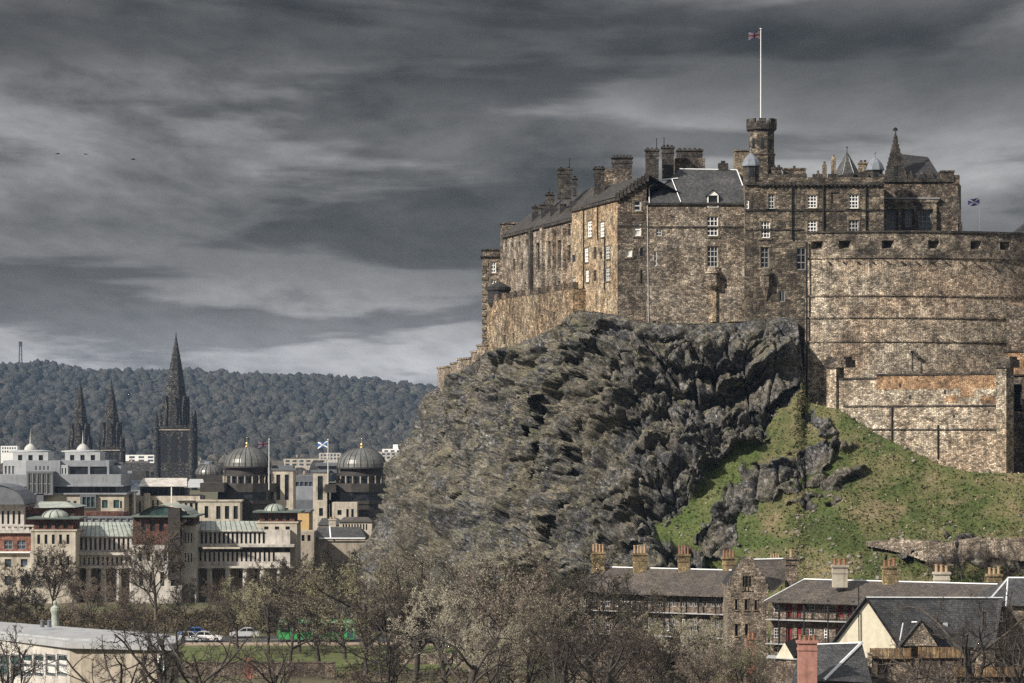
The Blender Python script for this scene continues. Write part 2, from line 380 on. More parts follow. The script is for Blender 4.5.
def facets(p, s=0, tilt=1.0):
    """angular blocks: every cell is a tilted plane of its own"""
    i = np.floor(p).astype(np.int64); b1 = np.full(len(p), 9.0); out = np.zeros(len(p)); val = np.zeros(len(p))
    for a in (-1, 0, 1):
        for b in (-1, 0, 1):
            for c in (-1, 0, 1):
                q = i+np.array([a, b, c]); x, y, z = q[:, 0], q[:, 1], q[:, 2]
                dx = p[:, 0]-q[:, 0]-h3(x, y, z, s); dy = p[:, 1]-q[:, 1]-h3(x, y, z, s+1); dz = p[:, 2]-q[:, 2]-h3(x, y, z, s+2)
                d = np.maximum(np.maximum(np.abs(dx), np.abs(dy)), np.abs(dz))*.6+np.sqrt(dx*dx+dy*dy+dz*dz)*.4; n = d < b1
                h = h3(x, y, z, s+3)-.5+tilt*(dx*(h3(x, y, z, s+4)-.5)+dy*(h3(x, y, z, s+5)-.5)+dz*(h3(x, y, z, s+6)-.35)*1.3)
                out = np.where(n, h, out); b1 = np.where(n, d, b1)
    return out
def scallop(p, s=0, tilt=1.0, k=1.0):
    """fracture surface: sharp ridges between hollow faces"""
    i = np.floor(p).astype(np.int64); out = np.full(len(p), 99.0)
    for a in (-1, 0, 1):
        for b in (-1, 0, 1):
            for c in (-1, 0, 1):
                q = i+np.array([a, b, c]); x, y, z = q[:, 0], q[:, 1], q[:, 2]
                dx = p[:, 0]-q[:, 0]-h3(x, y, z, s); dy = p[:, 1]-q[:, 1]-h3(x, y, z, s+1); dz = p[:, 2]-q[:, 2]-h3(x, y, z, s+2)
                h = (h3(x, y, z, s+3)-.5)*.7+tilt*(dx*(h3(x, y, z, s+4)-.5)+dy*(h3(x, y, z, s+5)-.5)+dz*(h3(x, y, z, s+6)-.4))+k*(dx*dx+dy*dy+dz*dz)
                out = np.minimum(out, h)
    return out-np.median(out)
def inpoly(x, y, poly):
    r = np.zeros(len(x), bool); k = len(poly)
    for i in range(k):
        (x0, y0), (x1, y1) = poly[i], poly[(i+1) % k]
        if y0 == y1: continue
        c = ((y0 > y) != (y1 > y)) & (x < (x1-x0)*(y-y0)/(y1-y0)+x0); r ^= c
    return r
def np_mesh(name, verts, faces, mat, smooth=True, attr=None, kind=None, uv=None):
    me = bpy.data.meshes.new(name); nv = len(verts); fc = np.asarray(faces, dtype=np.int32); k = fc.shape[1]
    me.vertices.add(nv); me.vertices.foreach_set('co', np.asarray(verts, np.float32).ravel())
    me.loops.add(fc.size); me.loops.foreach_set('vertex_index', fc.ravel())
    me.polygons.add(len(fc)); me.polygons.foreach_set('loop_start', np.arange(0, fc.size, k, dtype=np.int32)); me.polygons.foreach_set('loop_total', np.full(len(fc), k, np.int32))
    if smooth: me.polygons.foreach_set('use_smooth', np.ones(len(fc), bool))
    for an, av in (attr or {}).items():
        a = me.attributes.new(an, 'FLOAT', 'POINT'); a.data.foreach_set('value', np.asarray(av, np.float32))
    me.update(calc_edges=True); me.validate()
    for mm in (mat if isinstance(mat, (list, tuple)) else [mat]): me.materials.append(mm)
    o = bpy.data.objects.new(name, me); col.objects.link(o)
    if kind: o['kind'] = kind
    return o

# ------------------------------------------------------------------ ground
def ground_mat():
    m, nt, b = newmat('rough_ground'); s = NT(nt); ob = s.tc.outputs['Object']
    c = s.ramp(s.noise(ob, .06, 6, .6), [(.35, (.07, .06, .04)), (.5, (.11, .1, .06)), (.65, (.06, .075, .03))])
    c = s.mix(.8, c, s.ramp(s.noise(ob, 1.3, 5, .7), [(.3, .5), (.7, 1.6)]), 'MULTIPLY'); s.link(c, b.inputs['Base Color']); b.inputs['Roughness'].default_value = .95; return m
m = MB(); m.quad((-7000, -200, 0), (7000, -200, 0), (7000, 9000, 0), (-7000, 9000, 0)); tag(m.build('ground', ground_mat()), kind='structure')
def asphalt():
    m, nt, b = newmat('worn_asphalt'); s = NT(nt); ob = s.tc.outputs['Object']
    c = s.ramp(s.noise(ob, 2.0, 6, .7), [(.3, .035), (.7, .075)]); s.link(c, b.inputs['Base Color']); b.inputs['Roughness'].default_value = .85; return m
M['asphalt'] = asphalt(); M['paving'] = plain('grey_paving', (.3, .28, .25), .9, .3, 2)
m = MB(); m.quad((-160, 450, .004), (20, 450, .004), (20, 466, .004), (-160, 466, .004)); tag(m.build('road', M['asphalt']), kind='structure')
m = MB()
for i in range(38): m.quad((-155+i*4.6, 457.9, .008), (-153+i*4.6, 457.9, .008), (-153+i*4.6, 458.1, .008), (-155+i*4.6, 458.1, .008))
tag(m.build('road_marking', M['white']), kind='structure')
m = MB(); m.box(-160, 20, 445, 450, .0, .13); tag(m.build('pavement', plain('sandy_pavement', (.3, .24, .18), .9, .3, 2)), kind='structure')
def lawn_mat():
    m, nt, b = newmat('park_grass'); s = NT(nt); ob = s.tc.outputs['Object']
    c = s.ramp(s.noise(ob, .5, 6, .7), [(.3, (.03, .04, .015)), (.48, (.085, .11, .035)), (.6, (.13, .13, .06)), (.7, (.2, .17, .1))]); s.link(c, b.inputs['Base Color']); b.inputs['Roughness'].default_value = .95; return m
m = MB(); m.quad((-52, 398, .006), (-8, 398, .006), (-4, 444.5, .006), (-60, 444.5, .006)); tag(m.build('lawn', lawn_mat()), kind='structure')

# ------------------------------------------------------------------ the castle rock with its grass banks
T = [(455, 392, 640), (437, 389, 556), (452, 381, 538), (486, 350, 509), (520, 344, 489), (552, 328, 470), (577, 309, 458), (600, 311, 449), (645, 322, 445), (720, 321, 444), (797, 316, 443), (806, 402, 434.2), (840, 410, 429.5), (880, 436, 425), (940, 465, 419), (975, 473, 416), (1030, 473, 413), (1130, 473, 409)]
B = [(345, None, 700, -1), (318, None, 556, -1), (335, None, 515, -1), (385, None, 468, -1), (450, None, 437, -1), (520, None, 419, -1), (555, None, 414, -1), (590, None, 411, -1), (645, None, 407, -1), (720, None, 402, -1), (790, None, 397, -1), (806, None, 395, -1), (840, None, 394, -1), (880, None, 393, -1), (940, None, 392, -1), (975, None, 391, -1), (1030, None, 390, -1), (1130, None, 388, -1)]
def rock():
    Tn = np.array([P(*t) for t in T]); Bn = np.array([(X(b[0], b[2]), b[2], b[3]) for b in B])
    pxs = np.array([t[0] for t in T], float); cum = np.r_[0, np.cumsum(np.hypot(np.diff(Tn[:, 0]), np.diff(Tn[:, 1])*.6)+np.abs(np.diff(Tn[:, 2]))*.25+.5)]
    ns, ntt = 860, 400; s = np.linspace(0, cum[-1], ns)
    def smooth(a):
        k = np.ones(9)/9; ap = np.pad(a, 4, mode='edge'); return np.convolve(ap, k, 'valid')
    Ts = np.stack([smooth(np.interp(s, cum, Tn[:, i])) for i in range(3)], 1); Bs = np.stack([smooth(smooth(np.interp(s, cum, Bn[:, i]))) for i in range(3)], 1)
    t = np.linspace(0, 1, ntt); kk = np.interp(s, cum, [.7]*5+[.8]*2+[.9]*3+[.85]+[1.0]*7); kk = np.convolve(np.pad(kk, 30, mode='edge'), np.ones(61)/61, 'valid')
    th = t[None, :]**kk[:, None]
    G = np.empty((ns, ntt+12, 3))
    for i in range(2): G[:, :ntt, i] = Bs[:, None, i]+(Ts-Bs)[:, None, i]*th
    G[:, :ntt, 2] = Bs[:, None, 2]+(Ts-Bs)[:, None, 2]*t[None, :]
    d = (Ts-Bs)[:, :2]; d /= np.linalg.norm(d, axis=1)[:, None]        # a ledge running in under the walls
    for j in range(12):
        G[:, ntt+j, :2] = Ts[:, :2]+d*(j+1)*.9; G[:, ntt+j, 2] = Ts[:, 2]-.02*(j+1)
    nt2 = ntt+12; V = G.reshape(-1, 3).copy()
    px = 512+F*V[:, 0]/V[:, 1]; py = HZ-F*(V[:, 2]-CAMZ)/V[:, 1]
    # grass where it grows
    w1 = fbm(V*.11, 4, .6, 50); w2 = fbm(V*.11, 4, .6, 80); qx, qy = px+w1*30+vnoise(V*.7, 5)*8, py+w2*24+vnoise(V*.7, 6)*8
    bank = [(690, 512), (712, 482), (742, 452), (770, 425), (792, 392), (806, 380), (842, 380), (880, 400), (940, 440), (1400, 440), (1400, 760), (640, 760), (706, 556)]
    g = inpoly(qx, qy, bank) | inpoly(qx, qy, [(640, 515), (690, 500), (715, 495), (720, 505), (690, 540), (655, 545)])
    crop = [(700, 556), (722, 512), (752, 474), (772, 448), (806, 440), (850, 429), (868, 434), (830, 458), (792, 476), (766, 503), (744, 530), (724, 562)]
    for o in (crop, [(772, 492), (798, 478), (832, 470), (864, 463), (868, 470), (838, 482), (806, 494), (778, 502)], [(792, 512), (812, 500), (842, 491), (842, 496), (816, 508)], [(806, 411), (822, 404), (842, 414), (842, 422), (815, 421)], [(870, 541), (930, 538), (1100, 530), (1100, 575), (960, 565), (905, 552)]):
        g &= ~inpoly(qx, qy, o)
    g = g.reshape(ns, nt2).astype(float)
    for _ in range(2): g[1:-1, 1:-1] = (g[1:-1, 1:-1]*2+g[:-2, 1:-1]+g[2:, 1:-1]+g[1:-1, :-2]+g[1:-1, 2:])/6
    gr = g.ravel()
    # normals of the base sheet
    du = np.gradient(G, axis=0); dv = np.gradient(G, axis=1); nn = np.cross(du, dv); nn /= np.linalg.norm(nn, axis=2)[:, :, None]+1e-9
    nn[:, ntt:] = nn[:, ntt-1:ntt]
    for i in range(3): nn[:, :, i] = np.apply_along_axis(lambda a: np.convolve(np.pad(a, 40, mode='edge'), np.ones(81)/81, 'valid'), 0, nn[:, :, i])
    nn /= np.linalg.norm(nn, axis=2)[:, :, None]; nn = nn.reshape(-1, 3)
    # crags: tilted blocky strata at four scales
    c, sn = math.cos(R(33)), math.sin(R(33)); Q = np.stack([V[:, 0]*c+V[:, 2]*sn, V[:, 1], -V[:, 0]*sn+V[:, 2]*c], 1)
    Wp = Q+np.stack([fbm(V*.12, 3, .5, 11), fbm(V*.12, 3, .5, 21), fbm(V*.12, 3, .5, 31)], 1)*2.5
    C = np.stack([V[:, 0], V[:, 1], V[:, 2]*.62], 1)+np.stack([fbm(V*.12, 3, .5, 211), fbm(V*.12, 3, .5, 221), fbm(V*.12, 3, .5, 231)], 1)*1.6
    mixer = np.clip(fbm(V*.05, 2, .5, 301)*1.6+.75, .35, 1)       # columnar rock in places, tilted slabs elsewhere
    # ledges: steep risers with treads between, strata dipping to the left
    outw = np.repeat(-d, nt2, axis=0).reshape(-1, 2)
    jump = facets(V*np.array([.07, .07, .05])+4.4, 131, .5)
    def terrace(h, dip, s, lip, wob):
        zz = (V[:, 2]-V[:, 0]*dip+fbm(V*(.55/h), 4, .55, s)*h*wob+jump*h*1.2)/h; k = np.floor(zz); f = zz-k
        hr = .6+.8*h3(k, k*0, k*0, s+7); rise = lip*(.75+.35*vnoise(V*(.9/h)+3.3, s+9)); ramp = np.clip((f-rise)/np.maximum(1-rise, .05), 0, 1)
        return (f-ramp)*h*hr
    lm = np.clip(fbm(V*.07, 3, .5, 411)*2+.75, .15, 1)
    lw = np.clip((px-385)/130, .3, 1); lw8 = np.clip((px-400)/110, .2, 1)
    step = (terrace(9.5, .36, 421, .8, .8)*.95*lm+terrace(3.1, .3, 441, .78, .8)*.7*lw)*lw8+terrace(1.4, .34, 461, .75, .8)*.8*lw*lw
    gul = np.stack([V[:, 0], V[:, 1], V[:, 2]*.22], 1); gully = np.abs(vnoise(gul*.16, 501))**.7*2.6+np.abs(vnoise(gul*.45+9, 511))**.7*1.3-1.9
    _, _, c1 = worley(C*np.array([.26, .26, .2])+1.7, 601); _, _, c2 = worley(C*np.array([.75, .75, .6])+8.1, 611); crack = -2.2*np.exp(-(c1/.05)**2)-.9*np.exp(-(c2/.07)**2)
    big = scallop(Wp*np.array([.085, .09, .115]), 3, 1.3)*5.0
    midd = scallop(Wp*np.array([.23, .25, .33])+7.3, 9, 1.5)*2.3*(1-mixer)+scallop(C*np.array([.3, .3, .17])+2.2, 39, 1.5)*2.6*mixer
    sml = scallop(Wp*np.array([.62, .62, .85])+3.1, 19, 1.5)*.95*(1-mixer)+scallop(C*np.array([.9, .9, .45])+5.2, 49, 1.5)*1.0*mixer
    lf_ = np.clip((px-370)/190, .22, 1)
    disp = big*1.0+midd*.55*(.5+.5*lf_)+sml*.42*lf_+gully*1.5+crack*(.35+.65*lf_)*.8+facets(C*np.array([1.3, 1.3, 1.5]), 79, 1.2)*.5*lf_+facets(C*np.array([.34, .34, .42])+9.7, 69, .6)*.8+scallop(C*np.array([2.0, 2.0, 1.6]), 59, 1.5)*.16*lf_+fbm(V*.06, 4, .5, 61)*2.0+fbm(V*1.6, 3, .6, 71)*.1
    inb = inpoly(qx, qy, bank+[]).astype(float); disp = disp*(1-.45*inb); step = step*(1-.45*inb)*(1-gr); rim = np.clip((808-px)/45, .12, 1)*(1-inb)+inb; disp *= rim; step *= rim
    soft = fbm(V*.09, 4, .5, 91)*1.0+fbm(V*.7, 4, .6, 93)*.28
    dd = disp*(1-gr)+soft*gr
    tt = np.tile(np.r_[t, np.ones(12)], ns); edge = np.clip((1-tt)/.06, 0, 1); edge = .12+.88*edge*edge*(3-2*edge)
    V += nn*(dd*edge)[:, None]; V[:, :2] += outw*((step-1.2*(1-gr))*edge)[:, None]
    V[:, 2] = np.where(tt > .985, np.minimum(V[:, 2], np.repeat(Ts[:, 2], nt2)+.6), V[:, 2])
    idx = np.arange(ns*nt2).reshape(ns, nt2)
    Fc = np.stack([idx[:-1, :-1], idx[1:, :-1], idx[1:, 1:], idx[:-1, 1:]], -1).reshape(-1, 4)
    return V, Fc, gr, nn
def rock_mat():
    m, nt, b = newmat('basalt_crag_and_turf'); s = NT(nt); ob = s.tc.outputs['Object']
    q = s.map(ob, (1, 1, 1), (0, R(-33), 0)); qs = s.map(q, (.62, .6, 1.0))
    v1 = s.vor(qs, 1.0); v2 = s.vor(qs, 3.2)
    s1 = s.n('ShaderNodeSeparateColor'); s.link(v1.outputs['Color'], s1.inputs[0]); s2 = s.n('ShaderNodeSeparateColor'); s.link(v2.outputs['Color'], s2.inputs[0])
    n1 = s.noise(ob, .22, 7, .65, .5); n2 = s.noise(q, 1.4, 8, .72, .3); n3 = s.noise(ob, 4.5, 5, .7)
    c = s.ramp(n1, [(.3, (.046, .049, .058)), (.46, (.092, .092, .098)), (.6, (.15, .142, .13)), (.74, (.23, .21, .18))])
    c = s.mix(.8, c, s.ramp(n2, [(.3, .22), (.47, .7), (.6, 1.9), (.74, 3.6)]), 'MULTIPLY')
    c = s.mix(.75, c, s.ramp(s2.outputs[0], [(0, .35), (.6, 1.0), (.92, 1.4), (1., 2.6)]), 'MULTIPLY'); c = s.mix(.5, c, s.ramp(s1.outputs[1], [(0, .55), (1, 1.5)]), 'MULTIPLY')
    c = s.mix(s.math('MULTIPLY', s.ramp(s.noise(ob, .11, 6, .65), [(.42, 0.), (.6, 1.)]), .55), c, s.mix(.7, (.115, .1, .068), s.ramp(n3, [(.3, .35), (.7, 2.0)]), 'MULTIPLY'))
    c = s.mix(s.math('MULTIPLY', s.ramp(s.noise(s.map(ob, (1, 1, 1.5), (0, R(-35), 0)), .42, 7, .7, .4), [(.5, 0.), (.6, 1.)]), .8), c, s.mix(.8, (.036, .037, .028), s.ramp(n3, [(.3, .35), (.7, 2.2)]), 'MULTIPLY'))
    # pale lichen and droppings, running down; bright specks are highlights painted into the colour
    dr = s.noise(s.map(ob, (1.2, 1.2, .28)), 1.0, 5, .7); c = s.mix(s.ramp(dr, [(.61, 0.), (.74, .7)]), c, (.3, .295, .29)); spk = s.noise(ob, 3.2, 3, .8); c = s.mix(s.ramp(spk, [(.6, 0.), (.68, .7)]), c, (.45, .45, .46)); c = s.mix(s.ramp(spk, [(.33, .8), (.42, 0.)]), c, (.012, .012, .014))
    # dead grass and moss on up-facing ledges, kept pale to paint them lit
    ge = s.n('ShaderNodeNewGeometry'); sp = s.n('ShaderNodeSeparateXYZ'); s.link(ge.outputs['True Normal'], sp.inputs[0])
    up = s.math('ADD', sp.outputs[2], s.math('MULTIPLY', s.math('SUBTRACT', s.noise(ob, .5, 6, .7), .5), 1.7))
    led = s.mix(s.ramp(s.noise(ob, .16, 4), [(.42, 0.), (.6, 1.)]), (.27, .235, .16), (.15, .15, .085)); led = s.mix(.8, led, s.ramp(n3, [(.3, .4), (.7, 1.7)]), 'MULTIPLY')
    c = s.mix(s.math('MULTIPLY', s.ramp(up, [(.74, 0.), (1.02, 1.)]), .85), c, led)
    # turf
    at = s.n('ShaderNodeAttribute', attribute_name='grass')
    gA = s.noise(ob, .16, 5, .6); gB = s.noise(s.map(ob, (1, 1, .6)), 2.4, 7, .78)
    g = s.ramp(gA, [(.3, (.04, .056, .02)), (.45, (.075, .098, .033)), (.57, (.135, .13, .062)), (.68, (.2, .165, .095))])
    g = s.mix(.8, g, s.ramp(gB, [(.3, .55), (.5, 1.0), (.7, 1.5)]), 'MULTIPLY'); g = s.mix(s.ramp(s.noise(s.map(ob, (.5, .5, 1.3), (0, R(-25), 0)), .35, 6, .7), [(.56, 0.), (.68, .85)]), g, (.2, .16, .1))
    sx_ = s.n('ShaderNodeSeparateXYZ'); s.link(ob, sx_.inputs[0]); lush = s.math('MULTIPLY', s.ramp(s.math('ADD', s.math('MULTIPLY', sx_.outputs[0], .022), s.math('MULTIPLY', gA, .5)), [(.95, 1.), (1.2, 0.)]), .6)
    g = s.mix(lush, g, s.mix(1, (.07, .105, .03), s.ramp(gB, [(.3, .4), (.7, 1.8)]), 'MULTIPLY'))
    g = s.mix(s.ramp(s.noise(ob, .6, 6, .72), [(.62, 0.), (.7, .8)]), g, (.23, .2, .16))
    fac = s.ramp(s.math('ADD', at.outputs['Fac'], s.math('MULTIPLY', s.math('SUBTRACT', n2, .5), .9)), [(.3, 0.), (.68, 1.)])
    s.link(s.mix(fac, c, g), b.inputs['Base Color']); b.inputs['Roughness'].default_value = .95; b.inputs['Specular IOR Level'].default_value = .15
    hr = s.math('ADD', s.math('ADD', s.math('MULTIPLY', s1.outputs[0], .55), s.math('MULTIPLY', s2.outputs[1], .28)), s.math('MULTIPLY', n2, .8))
    h = s.mix(fac, hr, s.math('MULTIPLY', gB, .5)); s.link(s.bump(h, 1.0, .6), b.inputs['Normal'])
    return m
RV, RF, RG, RN = rock()
np_mesh('castle_rock', RV, RF, rock_mat(), False, {'grass': RG}, 'structure')
RPX = 512+F*RV[:, 0]/RV[:, 1]; RPY = HZ-F*(RV[:, 2]-CAMZ)/RV[:, 1]
def surf(px, py):
    """the point of the rock seen near that place of the photograph"""
    k = (np.abs(RPX-px) < 2.5) & (np.abs(RPY-py) < 2.5); i = np.where(k)[0]
    if len(i) == 0: i = np.array([np.argmin((RPX-px)**2+(RPY-py)**2)])
    return RV[i[np.argmin(RV[i, 1])]]
def tufts():
    """rough grass on the banks: tussocks too many to count"""
    w = np.where((RG > .8) & (RPX > 600) & (RPX < 1100) & (RPY > 380) & (RPY < 620))[0]; sel = rng.choice(w, 16000)
    c = RV[sel]+rng.normal(0, .12, (len(sel), 3))*[1, 1, .2]; k = len(sel); r = .06+.16*rng.random(k)**2; hgt = .06+.3*rng.random(k)**3
    V = []; 
    for j in range(3):
        a = rng.random(k)*6.283; o = np.stack([np.cos(a)*r, np.sin(a)*r, np.zeros(k)], 1); lean = rng.normal(0, .12, (k, 3)); lean[:, 2] = hgt*(.7+.5*rng.random(k))
        V += [c+o*.9, c-o*.9, c+lean+o*.15]
    V = np.stack(V, 1).reshape(-1, 3); Fc = np.arange(len(V)).reshape(-1, 3); val = np.repeat(rng.random(k), 9)
    m, nt, b = newmat('tussock_grass'); s = NT(nt); at = s.n('ShaderNodeAttribute', attribute_name='tone')
    s.link(s.ramp(at.outputs['Fac'], [(0, (.03, .04, .015)), (.4, (.07, .09, .03)), (.7, (.13, .125, .055)), (.9, (.24, .2, .12)), (1, (.4, .35, .25))]), b.inputs['Base Color']); b.inputs['Roughness'].default_value = .95
    o = np_mesh('tussock_grass', V, Fc, m, False, {'tone': val}, 'stuff'); tag(o, 'rough green and straw coloured grass tussocks on the banks below the battery', 'grass')
tufts()
def ico():
    t = (1+5**.5)/2; v = [(-1, t, 0), (1, t, 0), (-1, -t, 0), (1, -t, 0), (0, -1, t), (0, 1, t), (0, -1, -t), (0, 1, -t), (t, 0, -1), (t, 0, 1), (-t, 0, -1), (-t, 0, 1)]
    f = [(0, 11, 5), (0, 5, 1), (0, 1, 7), (0, 7, 10), (0, 10, 11), (1, 5, 9), (5, 11, 4), (11, 10, 2), (10, 7, 6), (7, 1, 8), (3, 9, 4), (3, 4, 2), (3, 2, 6), (3, 6, 8), (3, 8, 9), (4, 9, 5), (2, 4, 11), (6, 2, 10), (8, 6, 7), (9, 8, 1)]
    v = [np.array(q)/np.linalg.norm(q) for q in v]; mid = {}; g = []
    def mp(a, b):
        k = (min(a, b), max(a, b))
        if k not in mid: q = v[a]+v[b]; v.append(q/np.linalg.norm(q)); mid[k] = len(v)-1
        return mid[k]
    for a, b, c in f: x, y, z = mp(a, b), mp(b, c), mp(c, a); g += [(a, x, z), (b, y, x), (c, z, y), (x, y, z)]
    return np.array(v), np.array(g)
def bank_stones():
    """loose stones and low rock showing through the turf"""
    f = fbm(RV*.12, 4, .6, 333); w = np.where((RG > .3) & (RPX > 640) & (RPX < 1060) & (RPY > 395) & (RPY < 600) & (f > .2))[0]; sel = rng.choice(w, 420)
    iv, ifc = ico(); n = len(sel); r = .05+.24*rng.random(n)**3.5; V = iv[None]*(1+.25*rng.normal(0, 1, (n, len(iv), 1)).clip(-1.3, 1.3))*(r[:, None]*np.array([1.2, 1.1, .95]))[:, None, :]+RV[sel][:, None, :]
    Fc = (ifc[None]+(np.arange(n)*len(iv))[:, None, None]).reshape(-1, 3)
    tag(np_mesh('bank_stones', V.reshape(-1, 3), Fc, M['garden_stone'], False, None, 'stuff'), 'loose grey stones lying in the turf of the castle bank', 'stones')
def rock_scrub():
    """ivy, gorse and dead stalks rooted in the cracks of the cliff: ground cover"""
    w = np.where((RG < .3) & (RPX > 360) & (RPX < 800) & (RPY > 318) & (RPY < 580))[0]; f = fbm(RV[w]*.13, 4, .6, 123); w = w[f > .05]; sel = rng.choice(w, 2200)
    k = len(sel); c = RV[sel]+RN[sel]*.05; V = []
    for j in range(5):
        a = rng.normal(0, 1, (k, 3)); a /= np.linalg.norm(a, axis=1)[:, None]; b2 = rng.normal(0, 1, (k, 3)); b2 /= np.linalg.norm(b2, axis=1)[:, None]; s = (.08+.2*rng.random(k)**2)[:, None]
        ce = c+rng.normal(0, .18, (k, 3))+RN[sel]*.12; V += [ce-a*s*.5, ce+a*s*.5, ce+b2*s]
    V = np.stack(V, 1).reshape(-1, 3); val = np.repeat(rng.random(k), 15)
    m, nt, b = newmat('cliff_scrub'); s = NT(nt); at = s.n('ShaderNodeAttribute', attribute_name='tone')
    s.link(s.ramp(at.outputs['Fac'], [(0, (.025, .035, .015)), (.4, (.07, .075, .03)), (.7, (.15, .13, .07)), (1, (.3, .26, .17))]), b.inputs['Base Color']); b.inputs['Roughness'].default_value = .95
    tag(np_mesh('cliff_scrub', V, np.arange(len(V)).reshape(-1, 3), m, False, {'tone': val}, 'stuff'), 'olive and straw scrub clinging to the ledges of the dark crag', 'scrub')
rock_scrub()
M['garden_stone'] = plain('grey_loose_stone', (.2, .185, .16), .95, .5, 2.5)
bank_stones()

# ------------------------------------------------------------------ the wooded hill far behind
RIDGE = [(-300, 371), (-60, 364), (0, 366), (40, 364), (70, 367), (95, 374), (130, 372), (180, 373), (230, 374), (280, 376), (330, 378), (380, 382), (437, 389), (520, 396), (700, 400), (1400, 408)]
def hill_z(x, y):
    """height of the hill's ground"""
    px = 512+F*x/4400.0; top = Z(1, 1)*0+CAMZ-(np.interp(px, [q[0] for q in RIDGE], [q[1]+7 for q in RIDGE])-HZ)*4400/F
    t = np.clip((y-2500)/1900.0, 0, 1.4); t1 = np.clip(t, 0, 1); prof = t1*t1*(3-2*t1)*.75+.25*t1-np.clip(t-1, 0, 1)*.4
    return np.maximum(top*prof, -1)+8*np.sin(x/170.0+y/260.0)*t1*(1-t1)*2.2
xs = np.linspace(-2600, 1500, 170); ys = np.linspace(2450, 5000, 90); gx, gy = np.meshgrid(xs, ys, indexing='ij'); gz = hill_z(gx.ravel(), gy.ravel())-.5
idx = np.arange(gx.size).reshape(gx.shape); fc = np.stack([idx[:-1, :-1], idx[1:, :-1], idx[1:, 1:], idx[:-1, 1:]], -1).reshape(-1, 4)
def hill_mat():
    m, nt, b = newmat('hill_fields'); s = NT(nt); ob = s.tc.outputs['Object']
    c = s.ramp(s.noise(ob, .006, 4, .5), [(.38, (.06, .065, .045)), (.5, (.16, .2, .12)), (.62, (.3, .31, .24))]); s.link(c, b.inputs['Base Color']); b.inputs['Roughness'].default_value = 1; return m
np_mesh('hill', np.stack([gx.ravel(), gy.ravel(), gz], 1), fc, hill_mat(), True, None, 'structure')
def leafy(name, cs, n, rad, hgt, per, size, label, cat, cols):
    """a wood too far off to count: crowns of many small leaf clumps over each foot point"""
    k = len(cs); r = rad*(.6+.8*rng.random(k)); h = hgt*(.65+.7*rng.random(k))
    u = rng.normal(0, 1, (k, per, 3)); u /= np.linalg.norm(u, axis=2)[:, :, None]; u *= (.55+.45*rng.random((k, per)))[:, :, None]; u[:, :, 2] = np.abs(u[:, :, 2])*1.1-.05
    c = cs[:, None, :]+u*np.stack([r, r, h], 1)[:, None, :]; c[:, :, 2] += (h*.12)[:, None]
    a = rng.normal(0, 1, (k, per, 3)); a /= np.linalg.norm(a, axis=2)[:, :, None]; b = rng.normal(0, 1, (k, per, 3)); b /= np.linalg.norm(b, axis=2)[:, :, None]
    s = size*(.5+rng.random((k, per)))[:, :, None]
    V = np.stack([c-a*s, c+a*s, c+b*s*1.2], 2).reshape(-1, 3); lf = vnoise(np.stack([cs[:, 0]/130, cs[:, 1]/260, cs[:, 0]*0], 1), 77)*.5+.5; tone = np.repeat(np.clip((rng.random(k)*.62+lf*.38)[:, None]*.93+.07*rng.random((k, per)), 0, 1).ravel(), 3)
    m, nt, bs = newmat(name+'_leaf'); q = NT(nt); at = q.n('ShaderNodeAttribute', attribute_name='tone'); q.link(q.ramp(at.outputs['Fac'], cols), bs.inputs['Base Color']); bs.inputs['Roughness'].default_value = 1
    tag(np_mesh(name, V, np.arange(len(V)).reshape(-1, 3), m, False, {'tone': tone}, 'stuff'), label, cat)
def crowns(name, x, y, z, rad, label, cols):
    """a far wood: rounded uneven crowns standing shoulder to shoulder"""
    iv, ifc = ico(); n = len(x); r = rad*(.35+1.0*rng.random(n)**1.3); hh = r*(.9+.7*rng.random(n))
    D = 1+.2*rng.normal(0, 1, (n, len(iv))).clip(-1.5, 1.5); V = iv[None]*D[:, :, None]*np.stack([r, r, hh], 1)[:, None, :]+np.stack([x, y, z+hh*.55], 1)[:, None, :]
    Fc = (ifc[None]+(np.arange(n)*len(iv))[:, None, None]).reshape(-1, 3); lf = vnoise(np.stack([x/150, y/300, x*0], 1), 77)*.5+.5; tone = np.repeat(np.clip(rng.random(n)*.6+lf*.4, 0, 1), len(iv))
    m, nt, b = newmat(name+'_crown'); s = NT(nt); at = s.n('ShaderNodeAttribute', attribute_name='tone'); nz = s.noise(s.tc.outputs['Object'], .35, 5, .75)
    s.link(s.mix(1, s.ramp(at.outputs['Fac'], cols), s.ramp(nz, [(.34, .3), (.66, 1.8)]), 'MULTIPLY'), b.inputs['Base Color']); b.inputs['Roughness'].default_value = 1; s.link(s.bump(nz, 1.0, 3.0), b.inputs['Normal'])
    tag(np_mesh(name, V.reshape(-1, 3), Fc, m, True, {'tone': tone}, 'stuff'), label, 'woodland')
def hill_wood():
    n = 17500; y = 2560+1950*rng.random(n)**.85; px = -120+700*rng.random(n); x = (px-512)*y/F
    f = vnoise(np.stack([x/240, y/420, x*0], 1), 3); keep = ~((f > .3) & (y < 3150)); x, y = x[keep], y[keep]
    crowns('hill_wood', x, y, hill_z(x, y)-3, 6.0, 'dark bare and evergreen woodland covering the far hill', [(0, (.016, .02, .018)), (.3, (.036, .039, .036)), (.55, (.066, .062, .056)), (.8, (.045, .05, .04)), (1, (.13, .12, .105))])
    n = 1100; y = 1850+750*rng.random(n); px = -100+580*rng.random(n); x = (px-512)*y/F
    crowns('suburb_wood', x, y, x*0-1, 4.3, 'brown bare garden trees among the houses below the far hill', [(0, (.02, .02, .018)), (.5, (.07, .062, .052)), (1, (.16, .14, .11))])
hill_wood()

